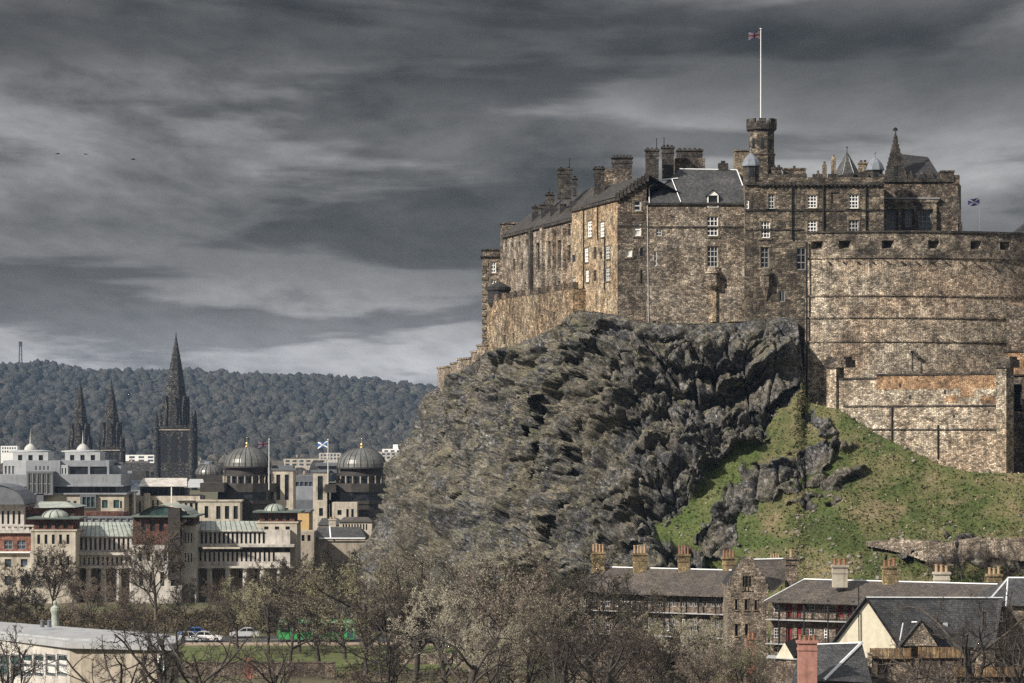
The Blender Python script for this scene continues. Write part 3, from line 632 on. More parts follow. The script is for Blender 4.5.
# ------------------------------------------------------------------ the castle
def XY(px, d): return (X(px, d), d)
def off(p, n, k): return (p[0]+n[0]*k, p[1]+n[1]*k)
def pipe(root, name, px0, py0, px1, py1, d0, d1, r, mat):
    m = MB(); m.tube([P(px0, py0, d0), P(px1, py1, d1)], r, n=5); return m.build(name, mat, root)
def bandline(root, A, B, z, h, mat, out=.12, name='string_course', inn=.05, u0=0, u1=None):
    u, n, L = frame_of(A, B); m = MB(); m.obox(A, u, n, u0, L if u1 is None else u1, -inn, out, z-h/2, z+h/2); return m.build(name, mat, root)
M['slab_grey'] = plain('pale_grey_pipe', (.5, .5, .5), .6, .3, 2)
M['modern_frame'] = plain('dark_grey_frame', (.07, .07, .07), .7, .3, 2)
CG = 'buildings of the castle on the rock'
M['slate_castle'] = slate('dark_brown_slate', (.03, .028, .027), (.06, .055, .05), patch=.5)
# --- great hall block with the blue slate roof
d = 450.0
hall = thing('castle_hall', (X(697, d), d, Z(320, d)), 'tan castle block with blue slate roof and two white windows stacked above a bay', 'castle building', CG)
A, Bp = XY(646.5, d), XY(746, d); zt = Z(203, d)
wins = [(656, 229, 662, 236, 2, 2, 'white', 0), (654, 251, 657, 266, 1, 3, 'white', 0), (706.5, 216, 718, 236, 3, 4, 'white', 1), (707, 246, 718, 267, 3, 4, 'white', 1), (744, 252, 746, 259, 1, 1, None, 0), (725, 283, 727, 288, 1, 1, None, 0), (653, 321, 656, 325, 1, 1, None, 0)]
hs = [hole(A, Bp, *w[:4]) for w in wins]
m = MB(); wall(m, A, Bp, 36, zt, hs); m.quad((*Bp, 36), (Bp[0], d+14, 36), (Bp[0], d+14, zt), (*Bp, zt)); m.quad((A[0], d+14, 36), (*A, 36), (*A, zt), (A[0], d+14, zt)); m.build('wall', M['wall_tan'], hall)
for w, h in zip(wins, hs):
    window(hall, A, Bp, h, M['glass'], M['white'] if w[6] else None, w[4], w[5], .11, .25, M['trim_tan'] if w[7] else None, .22)
bandline(hall, A, Bp, Z(227, d), .22, M['trim'], .1)
bandline(hall, A, Bp, zt-.12, .3, M['trim'], .28, 'eaves_course')
# hipped slate roof
e0, e1 = P(645, 203.3, d-.35), P(750, 204.5, d-.35); r0, r1 = P(679, 169, d+6.5), P(737, 170, d+6.5); b0, b1 = Vector((e0.x, d+14, zt)), Vector((e1.x, d+14, zt))
m = MB(); m.poly([e0, e1, r1, r0]); m.poly([e1, b1, r1]); m.poly([b1, b0, r0, r1]); m.poly([b0, e0, r0]); rf = m.build('roof', M['slate'], hall)
m = MB(); m.tube([r0, r1], .1, n=5); m.tube([r1, e1], .08, n=5); m.tube([P(672, 179, d+4.1), P(681, 202, d-.2)], .07, n=4); m.tube([P(649, 188, d+1.3), P(649.5, 203, d-.3)], .08, n=4); m.tube([P(649, 187, d+2), P(660, 180, d+3.8), P(678, 178.3, d+4.4)], .09, n=4); m.build('lead_flashing', M['flash'], rf)
m = MB(); c = P(723, 165, d+7); m.box(c.x-.7, c.x+.7, d+6.2, d+7.6, Z(170, d+7), Z(163.5, d+7)); m.box(c.x-.3, c.x+.3, d+6.6, d+7.3, Z(163.5, d+7), Z(161, d+7)); m.build('roof_vent', M['trim'], rf)
# dormer in the slates
A2, B2 = XY(707.5, d-.1), XY(718.5, d-.1); h = hole(A2, B2, 708.5, 195, 717.5, 207); m = MB(); wall(m, A2, B2, Z(207.5, d), Z(195, d), [h], .25)
ap = P(713, 190.5, d-.1); l, r_ = P(707, 195.5, d-.1), P(719, 195.5, d-.1); m.poly([l, r_, ap]); m.quad((A2[0], d+2.5, Z(207.5, d)), (*A2, Z(207.5, d)), (*A2, Z(195, d)), (A2[0], d+2.5, Z(195, d))); m.quad((*B2, Z(207.5, d)), (B2[0], d+2.5, Z(207.5, d)), (B2[0], d+2.5, Z(195, d)), (*B2, Z(195, d)))
dm = m.build('dormer', M['white'], hall); window(dm, A2, B2, h, M['glass'], None, 3, 3, .12, .2)
q = MB(); bk = Vector((0, 3.5, .0)); q.quad(l-Vector((.25, .2, .1)), ap-Vector((0, .2, -.12)), ap+bk, l+bk); q.quad(ap-Vector((0, .2, -.12)), r_+Vector((.25, -.2, -.1)), r_+bk, ap+bk); q.build('dormer_roof', M['lead'], dm)
# corbelled garderobe with its chute
cx, zz = X(713, d), Z(288, d)
m = MB(); m.lathe(cx, d, [(.2, zz-.6), (.95, zz+.2), (1.05, zz+.35), (1.05, zz+1.9), (1.25, zz+2.05), (1.2, zz+2.2), (.55, zz+3.0)], 8, R(22.5)); m.build('corbelled_bay', M['wall_tan'], hall)
m = MB(); m.box(cx-.42, cx+.42, d-.35, d, Z(322, d), zz-.4); m.build('chute', M['wall_bright'], hall)
pipe(hall, 'drainpipe', 647.5, 205, 648.5, 326, d-.06, d-.06, .05, M['slab_grey'])
m = MB(); m.box(X(727, d), X(757, d), d-.5, d+.1, Z(321.8, d), Z(321, d)); m.build('ledge', M['trim_tan'], hall)
for a in ((677, 702, 150, 170, 461, 5, 2.4), (645.5, 658.5, 149.5, 184, 453.5, 3, 1.6), (662, 673.5, 147, 176, 457, 3, 1.6)):
    chimney(hall, *a[:5], M['trim'], M['trim'], a[5], a[6], .3, .14)
m = MB(); m.box(X(674.5, 460), X(704.5, 460), 458.6, 462, Z(172, 460), Z(159, 460)); m.build('chimney_base', M['wall_dark'], hall)
for px, y0, y1, dd in ((656.5, 138, 150, 453.5), (664, 137, 147, 457)): pipe(hall, 'aerial', px, y0, px, y1, dd, dd, .06, M['black_iron'])

# --- gable block left of it, with the sunlit side wall running away from the camera
K = XY(617.5, 450); K2 = XY(572, 474); G1 = XY(646.5, 450.02)
gab = thing('castle_gable_block', (K[0]+3, 452, 44), 'tall gabled castle block with golden sunlit side wall above the left of the crag', 'castle building', CG)
zE = Z(197, 450); zA = Z(176, 450)
fw = [(633.5, 211.5-11, 641, 211, 1, 2, 'white'), (634, 223, 641, 236, 1, 2, 'blind'), (626, 249, 632, 257, 1, 1, 'blind'), (640, 248, 643, 256, 1, 1, None), (640.5, 270, 642.5, 284, 1, 2, None)]
hs = [hole(K, G1, *w[:4]) for w in fw]; m = MB(); wall(m, K, G1, 36, zE, hs); ap = P(648, 175.5, 450); m.poly([(*K, zE), (*G1, zE), (G1[0], 450.02, ap.z)])
sw = [(588, 221, 592, 237, 'white'), (600.5, 222, 604.5, 237, 'white'), (585, 248, 588.5, 262, 'white'), (593.5, 247, 596.5, 259, None), (606, 246, 610, 259, 'white'), (586, 270, 589, 282, 'white'), (593.5, 270, 596.5, 281, None), (606, 268, 610, 281, 'white'), (579, 298, 581.5, 309, None), (573, 278, 575.5, 288, 'white'), (571.6, 255, 575.5, 262, None), (599.5, 252, 602, 259, None)]
hs2 = [hole(K2, K, *w[:4]) for w in sw]; m2 = MB(); wall(m2, K2, K, 38, zE-.2, hs2, .2)
m.build('wall', M['wall_dark'], gab); m = MB(); m.quad((K2[0]+14, 474, 38), (*K2, 38), (*K2, zE-.2), (K2[0]+14, 474, zE-.2)); m.build('back_wall', M['wall_dark'], gab); m2.build('side_wall', M['wall_bright'], gab)  # dark front, golden side: shade and sunlight put into the stone colours
for w, h in zip(fw, hs): window(gab, K, G1, h, M['blind'] if w[6] == 'blind' else M['glass'], M['white'] if w[6] else None, w[4], w[5], .14, .22, M['trim_tan'] if w[6] else None)
for w, h in zip(sw, hs2): window(gab, K2, K, h, M['glass'], M['white'] if w[4] else None, 2, 4, .22, .16, M['trim_tan'] if w[4] else None, .15)
bandline(gab, K, G1, Z(226, 450), .22, M['trim'], .1); bandline(gab, K2, K, zE-.3, .4, M['trim'], .3, 'eaves_course')
rb = Vector((ap.x-7, 476, ap.z)); ef = Vector((K[0]-.3, 449.7, zE)); eb = Vector((K2[0]-.3, 475, zE)); m = MB(); m.poly([ef, Vector((ap.x, 449.7, ap.z+.1)), rb, eb]); m.poly([Vector((ap.x, 449.7, ap.z+.1)), Vector((ap.x+6, 452, zE)), rb+Vector((6, 0, ap.z*0-4)), rb]); m.build('roof', M['slate_castle'], gab)
m = MB(); sk = (Vector((ap.x, 449.8, ap.z))-ef)
for i in range(9): # stepped coping of the gable
    a = ef+sk*(i/9); b = ef+sk*((i+1)/9); m.box(a.x, b.x+.1, 449.55, 450.3, a.z-.5, b.z+.25)
m.build('crow_step_coping', M['trim'], gab)
chimney(gab, 594, 604, 168, 199, 467, M['trim'], M['trim'], 3, 2.6, .3, .15); chimney(gab, 612, 632, 157, 178, 476, M['trim'], M['trim'], 6, 1.8, .35, .18)
m = MB(); m.box(X(604, 475), X(632, 475), 474, 476.5, Z(190, 475), Z(169.5, 475)); m.build('parapet', M['wall_dark'], gab)
def onside(px, A, B):
    k = (px-512)/F; t = (k*A[1]-A[0])/((B[0]-A[0])-k*(B[1]-A[1])); return A[1]+t*(B[1]-A[1])
for px, y0, y1 in ((604.5, 238, 290), (583.5, 207, 310), (597.5, 205, 240)):
    dd = onside(px, K2, K)-.5; pipe(gab, 'drainpipe', px, y0, px, y1, dd, dd, .09, M['black_iron'])

# --- long range running back behind it
H0 = XY(503, 520); H1 = (K2[0]+.6, 474.5)
lng = thing('castle_range', (X(530, 500)+3, 500, 46), 'long receding castle range with three tall dark lancet windows', 'castle building', CG)
zE = 61.6
lw = [(536.5, 243, 540.5, 270, 1), (548, 241, 552, 269, 1), (558, 240, 562.5, 268, 1), (511.5, 237, 513.5, 247, 0), (505.5, 238, 507, 247, 0), (518.5, 236, 520.5, 246, 0), (526, 234, 528, 245, 0), (513, 259, 515, 270, 0), (521, 258, 523, 270, 0), (528, 256, 530, 268, 0), (558, 281, 560, 288, 0), (524, 282, 526, 289, 0), (567.5, 224, 570.5, 236, 0), (567.5, 245, 570.5, 262, 0)]
hs = [hole(H0, H1, *w[:4]) for w in lw]; m = MB(); wall(m, H0, H1, 42, zE, hs, .4); m.quad((H0[0]+12, H0[1]+3, 42), (*H0, 42), (*H0, zE), (H0[0]+12, H0[1]+3, zE)); m.build('wall', M['wall_tan'], lng)
for w, h in zip(lw, hs): window(lng, H0, H1, h, M['glass'], M['modern_frame'] if w[4] else None, 2, 5, .12, .35, M['trim_tan'] if w[4] else None, .2)
u, n, L = frame_of(H0, H1); nn = (-n[0], -n[1])
for px in (533, 544.5, 555.5, 566): # buttress piers between the lancets
    q = hole(H0, H1, px-1, 228, px+1, 292); m = MB(); m.obox(H0, u, n, q[0]-.3, q[0]+.9, -.1, .55, q[2], q[3]); m.build('pier', M['trim'] if px in (533,) else M['wall_tan'], lng)
bandline(lng, H0, H1, zE-.2, .5, M['trim'], .35, 'eaves_course')
zr = 66.6; e0 = Vector((*off(H0, n, .4), zE)); e1 = Vector((*off(H1, n, .4), zE)); r0 = Vector((*off((H0[0]+u[0]*6, H0[1]+u[1]*6), nn, 5), zr-.4)); r1 = Vector((*off(H1, nn, 5.4), zr+.4)); b0 = Vector((*off(H0, nn, 10), zE)); b1 = Vector((*off(H1, nn, 10), zE))
m = MB(); m.poly([e0, e1, r1, r0]); m.poly([b0, e0, r0]); m.poly([e1, b1, r1]); m.poly([b1, b0, r0, r1]); m.build('roof', M['slate_castle'], lng)
for px0, px1, y0, y1, t, k in ((557.5, 571.5, 168.5, 195, 486, 2), (546, 554, 194, 212, 500, 2), (541, 546.5, 204, 216, 508, 1), (532.5, 541, 206.5, 226, 512, 2), (573, 577, 178, 192, 486, 1)):
    chimney(lng, px0, px1, y0, y1, t, M['trim'], M['trim'], k, 1.8, .3, .14)
pipe(lng, 'aerial', 569.5, 158, 569.5, 170, 486, 486, .07, M['black_iron']); pipe(lng, 'aerial', 549.5, 188, 549.5, 196, 500, 500, .06, M['black_iron'])
for i in range(5):   # little roof-side parapet humps along the slates
    t = .3+.13*i; a = e0.lerp(e1, t).lerp(r0.lerp(r1, t), .35); m = MB(); m.box(a.x-.5, a.x+.5, a.y-.6, a.y+.6, a.z-.6, a.z+1.1); m.build('roof_dormer', M['slate_dark'], lng)
m = MB(); q0 = XY(500.5, 523); m.box(q0[0], q0[0]+4, 522, 526, 50, Z(224, 523)); m.box(q0[0]-.15, q0[0]+4.1, 521.8, 526.2, Z(224, 523), Z(222.8, 523)); m.build('end_turret', M['wall_tan'], lng)

# --- small square end building at the far left
d = 524.0; A, Bp = XY(482.5, d), XY(501.5, d)
endb = thing('castle_end_tower', (.5*(A[0]+Bp[0]), d+4, 43), 'narrow square castle building with flat parapet at the left end of the range', 'castle building', CG)
ew = [(490.5, 261.5, 496, 273, 2, 3), (490.5, 279.5, 496, 292, 2, 3)]; hs = [hole(A, Bp, *w[:4]) for w in ew]
m = MB(); zt = Z(250, d); wall(m, A, Bp, 36, zt, hs); m.quad((A[0]-.1, d+8, 36), (*A, 36), (*A, zt), (A[0]-.1, d+8, zt)); m.quad((*Bp, 36), (Bp[0], d+8, 36), (Bp[0], d+8, zt), (*Bp, zt)); m.quad((*A, zt), (*Bp, zt), (Bp[0], d+8, zt), (A[0], d+8, zt)); m.build('wall', M['wall_tan'], endb)
for w, h in zip(ew, hs): window(endb, A, Bp, h, M['glass'], M['white'], w[4], w[5], .14, .25, M['trim_tan'])
m = MB(); m.box(A[0]-.35, Bp[0]+.1, d-.35, d+8.2, Z(256.8, d), Z(255.6, d)); m.box(A[0]-.2, Bp[0]+.1, d-.2, d+8.1, Z(250.4, d), Z(249, d)); m.build('cornice', M['trim'], endb)
m = MB()
for i in range(12):
    z0 = Z(345-i*7.2, d); m.box(A[0]-.12, A[0]+(.9 if i % 2 else .55), d-.12, d+.8, z0, z0+.55)
m.build('quoin', M['trim_tan'], endb)

# --- terrace wall with battlements below the long range, and the bartizan on it
D0, D1 = XY(487, 513.5), XY(573, 466)
ter = thing('terrace_wall', (X(530, 490), 490, 44), 'golden retaining wall with battlements under the lancet range', 'castle wall', 'curtain walls of the castle')
m = MB(); zt = 50.6; tw = [hole(D0, D1, x, y, x+2, y+9) for x, y in ((512.5, 333), (503.5, 335), (541, 315), (553, 312))]; wall(m, D0, D1, 36, zt, tw, .4); u, n, L = frame_of(D0, D1)
q = off(D0, n, -6); m.quad((*q, 36), (*D0, 36), (*D0, zt), (*q, zt)); q1 = off(D1, n, -4); m.quad((*D0, zt), (*D1, zt), (*q1, zt), (*q, zt)); m.quad((*D1, 36), (*q1, 36), (*q1, zt), (*D1, zt)); m.build('wall', M['wall_terrace'], ter)
for h in tw: window(ter, D0, D1, h, M['glass'], None, 1, 1)
m = MB(); merlons(m, D0, D1, zt-.05, 1.0, 2.4, 2.2, .8); m.build('merlon', M['wall_dark'], ter)
m = MB(); bc = off(D0, n, -.3); zz = Z(308, 512)
m.lathe(bc[0]+1.6, bc[1]-2.4, [(.3, zz-1.2), (1.5, zz+.3), (1.75, zz+.8), (1.75, zz+2.6), (1.95, zz+2.8), (1.95, zz+3.3), (0, zz+4.3)], 12); m.build('bartizan', M['slate_dark'], ter)
# --- stepped outer wall
steps = [((437.5, 556), (450.5, 541), 368), ((450.5, 541), (457, 534.5), 364), ((457, 534.5), (471, 524), 359.5), ((471, 524), (477, 519), 352.5), ((477, 519), (487.5, 512.6), 346)]
stw = thing('stepped_wall', (X(460, 535), 535, 36), 'low stepped curtain wall going down the left shoulder of the crag', 'castle wall', 'curtain walls of the castle')
for (a, da), (b, db), y in steps:
    m = MB(); A, Bp = XY(a, da), XY(b, db); u, n, L = frame_of(A, Bp); zt = Z(y, .5*(da+db)); m.obox(A, u, n, 0, L, -1.4, 0, 32, zt); m.obox(A, u, n, -.1, L+.1, -1.5, .15, zt, zt+.3); m.build('wall_step', M['wall_tan'], stw)

# --- palace block with turrets
d = 448.0; A, Bp = XY(745, d), XY(884, d)
pal = thing('castle_palace', (X(810, d), d+6, 44), 'dark sooty palace block with string courses, turrets and several white sash windows', 'castle building', CG)
zt = Z(183, d)
pw = [(768, 194, 774.5, 209, 2, 4, 'white', 1), (807, 194.5, 817, 208, 3, 4, 'white', 1), (831, 192, 839, 203, 1, 1, 'board', 0), (848.5, 194, 858.5, 208.5, 3, 4, 'white', 1), (760.5, 221, 770, 238, 3, 4, 'white', 1), (807, 220, 817, 233.5, 3, 4, 'white', 1), (848.5, 220, 858.5, 236, 3, 4, 'white', 1), (760.5, 247, 769, 268, 2, 4, 'grey', 1), (796.5, 247.5, 806, 270, 2, 3, 'iron', 0), (779, 290.5, 785, 302, 2, 1, 'grey', 0), (775, 188, 777, 190, 1, 1, None, 0), (745.8, 200, 749, 209, 1, 2, 'white', 0)]
hs = [hole(A, Bp, *w[:4]) for w in pw]; m = MB(); wall(m, A, Bp, 36, zt, hs); m.quad((A[0], d+12, 36), (*A, 36), (*A, zt), (A[0], d+12, zt)); m.quad((*A, zt), (*Bp, zt), (Bp[0], d+14, zt), (A[0], d+14, zt)); m.build('wall', M['wall_palace'], pal)
fm = {'white': M['white'], 'grey': M['grey_paint'], 'iron': M['grey_paint']}
for w, h in zip(pw, hs): window(pal, A, Bp, h, M['trim_tan'] if w[6] == 'board' else M['glass'], fm.get(w[6]), w[4], w[5], .115, .25, M['trim_tan'] if w[7] else None, .2, arch=w[7] and w[6] == 'white')
bandline(pal, A, Bp, Z(183.5, d), .4, M['trim'], .4, 'parapet_course'); bandline(pal, A, Bp, Z(209.8, d), .25, M['trim'], .14); bandline(pal, A, Bp, Z(229.5, d), .25, M['trim'], .12, u1=8.2)
u, n, L = frame_of(A, Bp); m = MB(); m.obox(A, u, n, 2.5, L, -.5, .25, zt, Z(177.5, d)); mm = m.build('parapet', M['wall_palace'], pal)
m = MB(); merlons(m, off(A, u, 3.0), Bp, Z(177.5, d)-.05, .55, 1.3, .8, .5); m.build('merlon', M['trim'], pal)
for px in (792, 823.5, 866): pipe(pal, 'drainpipe', px, 186, px, 240, d-.2, d-.2, .1, M['black_iron'])
for i in range(26):  # corbels under the parapet
    pass
m = MB()
for i in range(30): m.obox(A, u, n, 2+i*.58, 2.3+i*.58, -.02, .35, Z(186.2, d), Z(184.9, d))
m.build('corbel_row', M['trim'], pal)
cx, zz = X(766, d), Z(287, d); m = MB(); m.lathe(cx, d, [(.15, zz-1.9), (.5, zz-.6), (.9, zz), (.95, zz+1.5), (1.1, zz+1.6), (1.1, zz+1.85), (.55, zz+2.4)], 8, R(22.5)); m.build('corbelled_bay', M['wall_tan'], pal)
def turret(px, dd, rpx, ybase, yeave, yapex, yfin, bell, name='turret', mat=None, capm=None):
    r = rpx*dd/F; cx = X(px, dd); m = MB(); zb, ze, za, zf = Z(ybase, dd), Z(yeave, dd), Z(yapex, dd), Z(yfin, dd)
    m.lathe(cx, dd, [(.2, zb-1.3), (r*.95, zb-.3), (r*1.05, zb), (r, zb+.2), (r, ze-.1)], 8, R(22.5)); t = m.build(name, mat or M['trim'], pal)
    m = MB(); hgt = za-ze
    prof = [(r*1.2, ze-.15), (r*1.22, ze), (r*1.1, ze+hgt*.22), (r*.88, ze+hgt*.5), (r*.5, ze+hgt*.78), (r*.15, ze+hgt*.95), (.06, za), (.05, zf-.25), (.16, zf-.15), (.12, zf), (0, zf+.05)] if bell else [(r*1.12, ze-.1), (r*1.1, ze), (.1, za), (.06, za+.1), (.05, zf-.3), (.17, zf-.2), (0, zf)]
    m.lathe(cx, dd, prof, 8, R(22.5)); m.build('turret_cap', capm or M['lead'], t)
    m = MB(); m.box(cx-r*.25, cx+r*.25, dd-r*.97, dd-r*.8, ze-(ze-zb)*.7, ze-.45); m.build('turret_window', M['glass'], t); return t
turret(751, 449, 8.3, 182, 165.5, 153, 148, True); turret(875, 449, 8, 185, 169.5, 157, 152, True)
tt = turret(847, 455, 13, 184, 175.5, 152.5, 146, False, capm=M['slate'])
m = MB(); rr_ = 13*455/F*1.13; cx_ = X(847, 455)
for a in (-112.5, -67.5): m.tube([(cx_+rr_*math.cos(R(a)), 455+rr_*math.sin(R(a)), Z(175.5, 455)+.05), (cx_, 455, Z(152.5, 455)+.05)], .035, n=4)
m.build('lead_flashing', M['slab_grey'], tt)
for px, y0, y1, k in ((824.5, 161, 180, 0), (833.5, 154, 178, 1), (818, 170, 180, 0)):
    m = MB(); c = X(px, 451); s = .3; m.box(c-s, c+s, 450.7, 451.3, Z(y1, 451), Z(y0+5, 451)); m.lathe(c, 451, [(.35, Z(y0+5, 451)), (.12, Z(y0+2, 451)), (.2, Z(y0+1, 451)), (0, Z(y0, 451))], 6); m.build('finial', M['trim_tan'], pal)
for a in ((772, 781, 167.5, 183, 456, 2, 1.6), (783.5, 805, 168.5, 183, 458, 1, 2), (859, 867, 162.5, 180, 458, 2, 1.6)): chimney(pal, *a[:5], M['trim_tan'] if a[0] > 850 else M['wall_dark'], M['trim'], a[5], a[6], .35, .12)
# --- flag tower: octagonal stair tower behind the palace
twd = 458.0; cx = X(761.5, twd); r = 13.2*twd/F; z = lambda y: Z(y, twd)
twr = thing('flag_tower', (cx, twd, 50), 'octagonal stair tower with battlements and tall flagpole, highest point of the castle', 'castle tower', CG)
m = MB(); m.lathe(cx, twd, [(r*1.04, 50), (r*1.04, z(156)), (r*1.12, z(155.5)), (r*1.12, z(154.5)), (r, z(154)), (r, z(132))], 8, R(22.5)); m.build('shaft', M['wall_palace'], twr)
m = MB(); m.lathe(cx, twd, [(r, z(132)), (r*1.2, z(130)), (r*1.22, z(124)), (r*1.02, z(124)), (r*1.02, z(128)), (0, z(128))], 8, R(22.5)); m.build('parapet', M['trim'], twr)
m = MB()
for i in range(8):
    a = R(45*i); px_, py_ = cx+math.cos(a)*r*1.04, twd+math.sin(a)*r*1.04; m.obox((px_, py_), (-math.sin(a), math.cos(a)), (math.cos(a), math.sin(a)), -.52, .52, -.18, .18, z(124.2), z(119.3))
m.build('merlon', M['trim'], twr)
for ax, y0, y1 in ((-90+45, 140, 149), (-90, 139, 150), (-135, 139, 149)):
    a = R(ax); k = r*.925; m = MB(); m.obox((cx+math.cos(a)*k, twd+math.sin(a)*k), (-math.sin(a), math.cos(a)), (math.cos(a), math.sin(a)), -.22, .22, -.1, .03, z(y1), z(y0)); m.build('window', M['glass'], twr)
m = MB(); m.box(X(734.5, 459), X(751, 459), 458, 461, 55, Z(151.5, 459)); m.box(X(734, 459), X(751.5, 459), 457.8, 461.2, Z(151.5, 459), Z(150.3, 459)); m.build('stair_annexe', M['trim_tan'], twr)

# --- flags
def flag(name, base, H, w, h, pat, dirx, label, cat='flag', pole_r=.07, pm='white', fd=0.0, group=None):
    root = thing(name, base, label, cat, group); m = MB(); b = Vector(base); m.tube([b, b+Vector((0, 0, H))], pole_r, pole_r*.6, 6); m.lathe(b.x, b.y, [(0, H+b.z-.05), (pole_r*2, H+b.z+.08), (0, H+b.z+.22)], 6); m.build('pole', M[pm], root)
    cols = {'b': M['flag_blue'], 'w': M['flag_white'], 'r': M['flag_red']}; keys = list(cols); m = MB(); nu, nv = 26, 16
    def pt(i, j):
        s, t = i/nu, j/nv; return Vector((b.x+dirx*(pole_r+s*w*.96), b.y+.16*math.sin(s*7+t)*s+s*w*fd, b.z+H-.25-h*(1-t)-.12*w*s*s+.05*math.sin(s*9)))
    for i in range(nu):
        for j in range(nv):
            m.quad(pt(i, j), pt(i+1, j), pt(i+1, j+1), pt(i, j+1), [(0, 0)]*4, keys.index(pat((i+.5)/nu, (j+.5)/nv)))
    m.build('flag', list(cols.values()), root, True); return root
M['flag_blue'] = plain('shaded_navy_cloth', (.012, .018, .07), .85, .2, 3); M['flag_red'] = plain('shaded_red_cloth', (.06, .008, .012), .85, .2, 3); M['flag_white'] = plain('shaded_white_cloth', (.16, .16, .18), .85, .2, 3)  # cloth colours darkened to paint the flags as backlit
def p_union(u, v):
    x, y = (u-.5)*2, (v-.5); 
    if abs(x) < .12 or abs(y) < .1: return 'r'
    if abs(x) < .2 or abs(y) < .167: return 'w'
    dd = min(abs(y-x*.5), abs(y+x*.5)); return 'r' if dd < .035 else ('w' if dd < .1 else 'b')
def p_salt(u, v):
    x, y = (u-.5), (v-.5); return 'w' if min(abs(y-x), abs(y+x)) < .1 else 'b'
b = (X(760.8, twd), twd, z(128)); flag('flagpole', b, z(29.5)-z(128), 1.75, 1.1, p_union, -1, 'tall white flagpole with small union flag on the octagonal castle tower', 'flag', .1)
dd = 470.0; flag('flagpole', (X(980, dd), dd, 50), Z(196.5, dd)-50, 1.75, 1.05, p_salt, -1, 'thin dark pole with navy saltire flag behind the right end of the castle', 'flag', .06, 'grey_paint')

# --- wing with gable chapel-like roof at the right
d = 453.0; A, Bp = XY(883, d), XY(958, d); zt = Z(180, d)
reg = thing('castle_wing', (X(920, d), d+5, 50), 'dark castle wing with steep stepped gable, slate roof and deep shadowed arches', 'castle building', CG)
rw = [(886, 207, 896, 232), (905, 209, 912, 227), (918.5, 206, 931.5, 232)]; hs = [hole(A, Bp, *w) for w in rw]
C2 = (X(962, d+6), d+7)
m = MB(); wall(m, A, Bp, 48, zt, hs, .5); m.quad((*A, zt), (*Bp, zt), (Bp[0], d+10, zt), (A[0], d+10, zt)); wall(m, Bp, C2, 48, zt-.3, [], .3); m.build('wall', M['wall_dark'], reg)
for h in hs: window(reg, A, Bp, h, M['glass_blue'], M['grey_paint'], 3, 5, .12, .45)
u, n, L = frame_of(A, Bp); m = MB(); q = hole(A, Bp, 881, 198.5, 938, 202.5); m.obox(A, u, n, 0, q[1], -.05, .45, q[2], q[3]); m.obox(A, u, n, .1, q[1]-.2, -.05, .3, q[2]-1.0, q[2]); m.build('entablature', M['wall_palace'], reg)
m = MB(); m.obox(A, u, n, 0, q[1]+.2, -.05, .55, q[3]-.1, q[3]+.12); m.build('lead_flashing', M['grey_paint'], reg)
for px in (884.5, 899.5, 915.5, 934.5): q = hole(A, Bp, px-1.6, 203, px+1.6, 236); m = MB(); m.obox(A, u, n, q[0], q[1], -.05, .5, q[2], q[3]-.9); m.build('pilaster', M['wall_palace'], reg)
q = hole(A, Bp, 941, 170.5, 954, 182); m = MB(); m.obox(A, u, n, q[0], q[1], -2.5, .2, q[2], q[3]); m.obox(A, u, n, q[0]-.1, q[1]+.1, -2.6, .3, q[3]-.25, q[3]); q2 = hole(A, Bp, 953, 175, 958.2, 184); m.obox(A, u, n, q2[0], q2[1]+.2, -3, .1, q2[2], q2[3]); m.build('corner_merlon', M['wall_dark'], reg)
for i, (y, px) in enumerate(((197, 958), (210, 959.5), (222, 961))): m = MB(); m.box(X(px-1.5, d), X(px+1.2, d), d-.2, d+5, Z(y+13.5, d), Z(y, d)); m.build('buttress_step', M['trim'], reg)
m = MB(); q = hole(A, Bp, 884, 178.6, 940, 182); m.obox(A, u, n, 0, q[1], -.4, .3, q[2], q[3]); m.build('parapet', M['trim'], reg)
# gable with crow steps, and roof
gx0, gx1, gd = X(885, d), X(905.5, d), d+.6; ap = P(895.5, 140, gd); zb = Z(179, gd); m = MB(); k = 9
for i in range(k):
    t0, t1 = i/k, (i+1)/k; hw = (gx1-gx0)/2*1.1*(1-t0*.9); m.box(ap.x-hw, ap.x+hw, gd-.4, gd+.5, zb+(ap.z-zb)*t0, zb+(ap.z-zb)*t1)
m.lathe(ap.x, gd, [(.28, ap.z-.5), (.3, ap.z+.4), (.1, Z(134, gd)), (.08, Z(129, gd)), (.25, Z(128.4, gd)), (0, Z(127, gd))], 6); m.box(ap.x-.35, ap.x+.3, gd-.04, gd+.04, Z(131, gd), Z(128.6, gd)); m.build('crow_step_gable', M['trim'], reg)
m = MB(); m.box(ap.x-.3, ap.x+.25, gd-.45, gd-.3, Z(176, gd), Z(166, gd)); m.build('gable_window', M['glass'], reg)
m = MB(); a, b_, c, e = P(901, 154, d+5), P(928, 157, d+5), P(941.5, 178.5, d+.6), P(901, 178.5, d+.6); m.poly([e, c, b_, a]); m.poly([c, Vector((c.x, d+10, c.z)), b_]); m.poly([Vector((c.x, d+10, c.z)), Vector((e.x, d+10, e.z)), a, b_]); m.poly([e, a, Vector((e.x, d+10, e.z))]); m.build('roof', M['slate_dark'], reg)
for px in (910, 921, 930.5): c = P(px, 174, d+1); m = MB(); m.poly([(c.x-.5, d+.3, zb+.1), (c.x+.5, d+.3, zb+.1), (c.x, d+.4, zb+1.3)]); m.poly([(c.x-.5, d+.3, zb+.1), (c.x, d+.4, zb+1.3), (c.x, d+2.6, zb+1.3)]); m.poly([(c.x+.5, d+.3, zb+.1), (c.x, d+2.6, zb+1.3), (c.x, d+.4, zb+1.3)]); m.build('roof_dormer', M['trim'], reg)
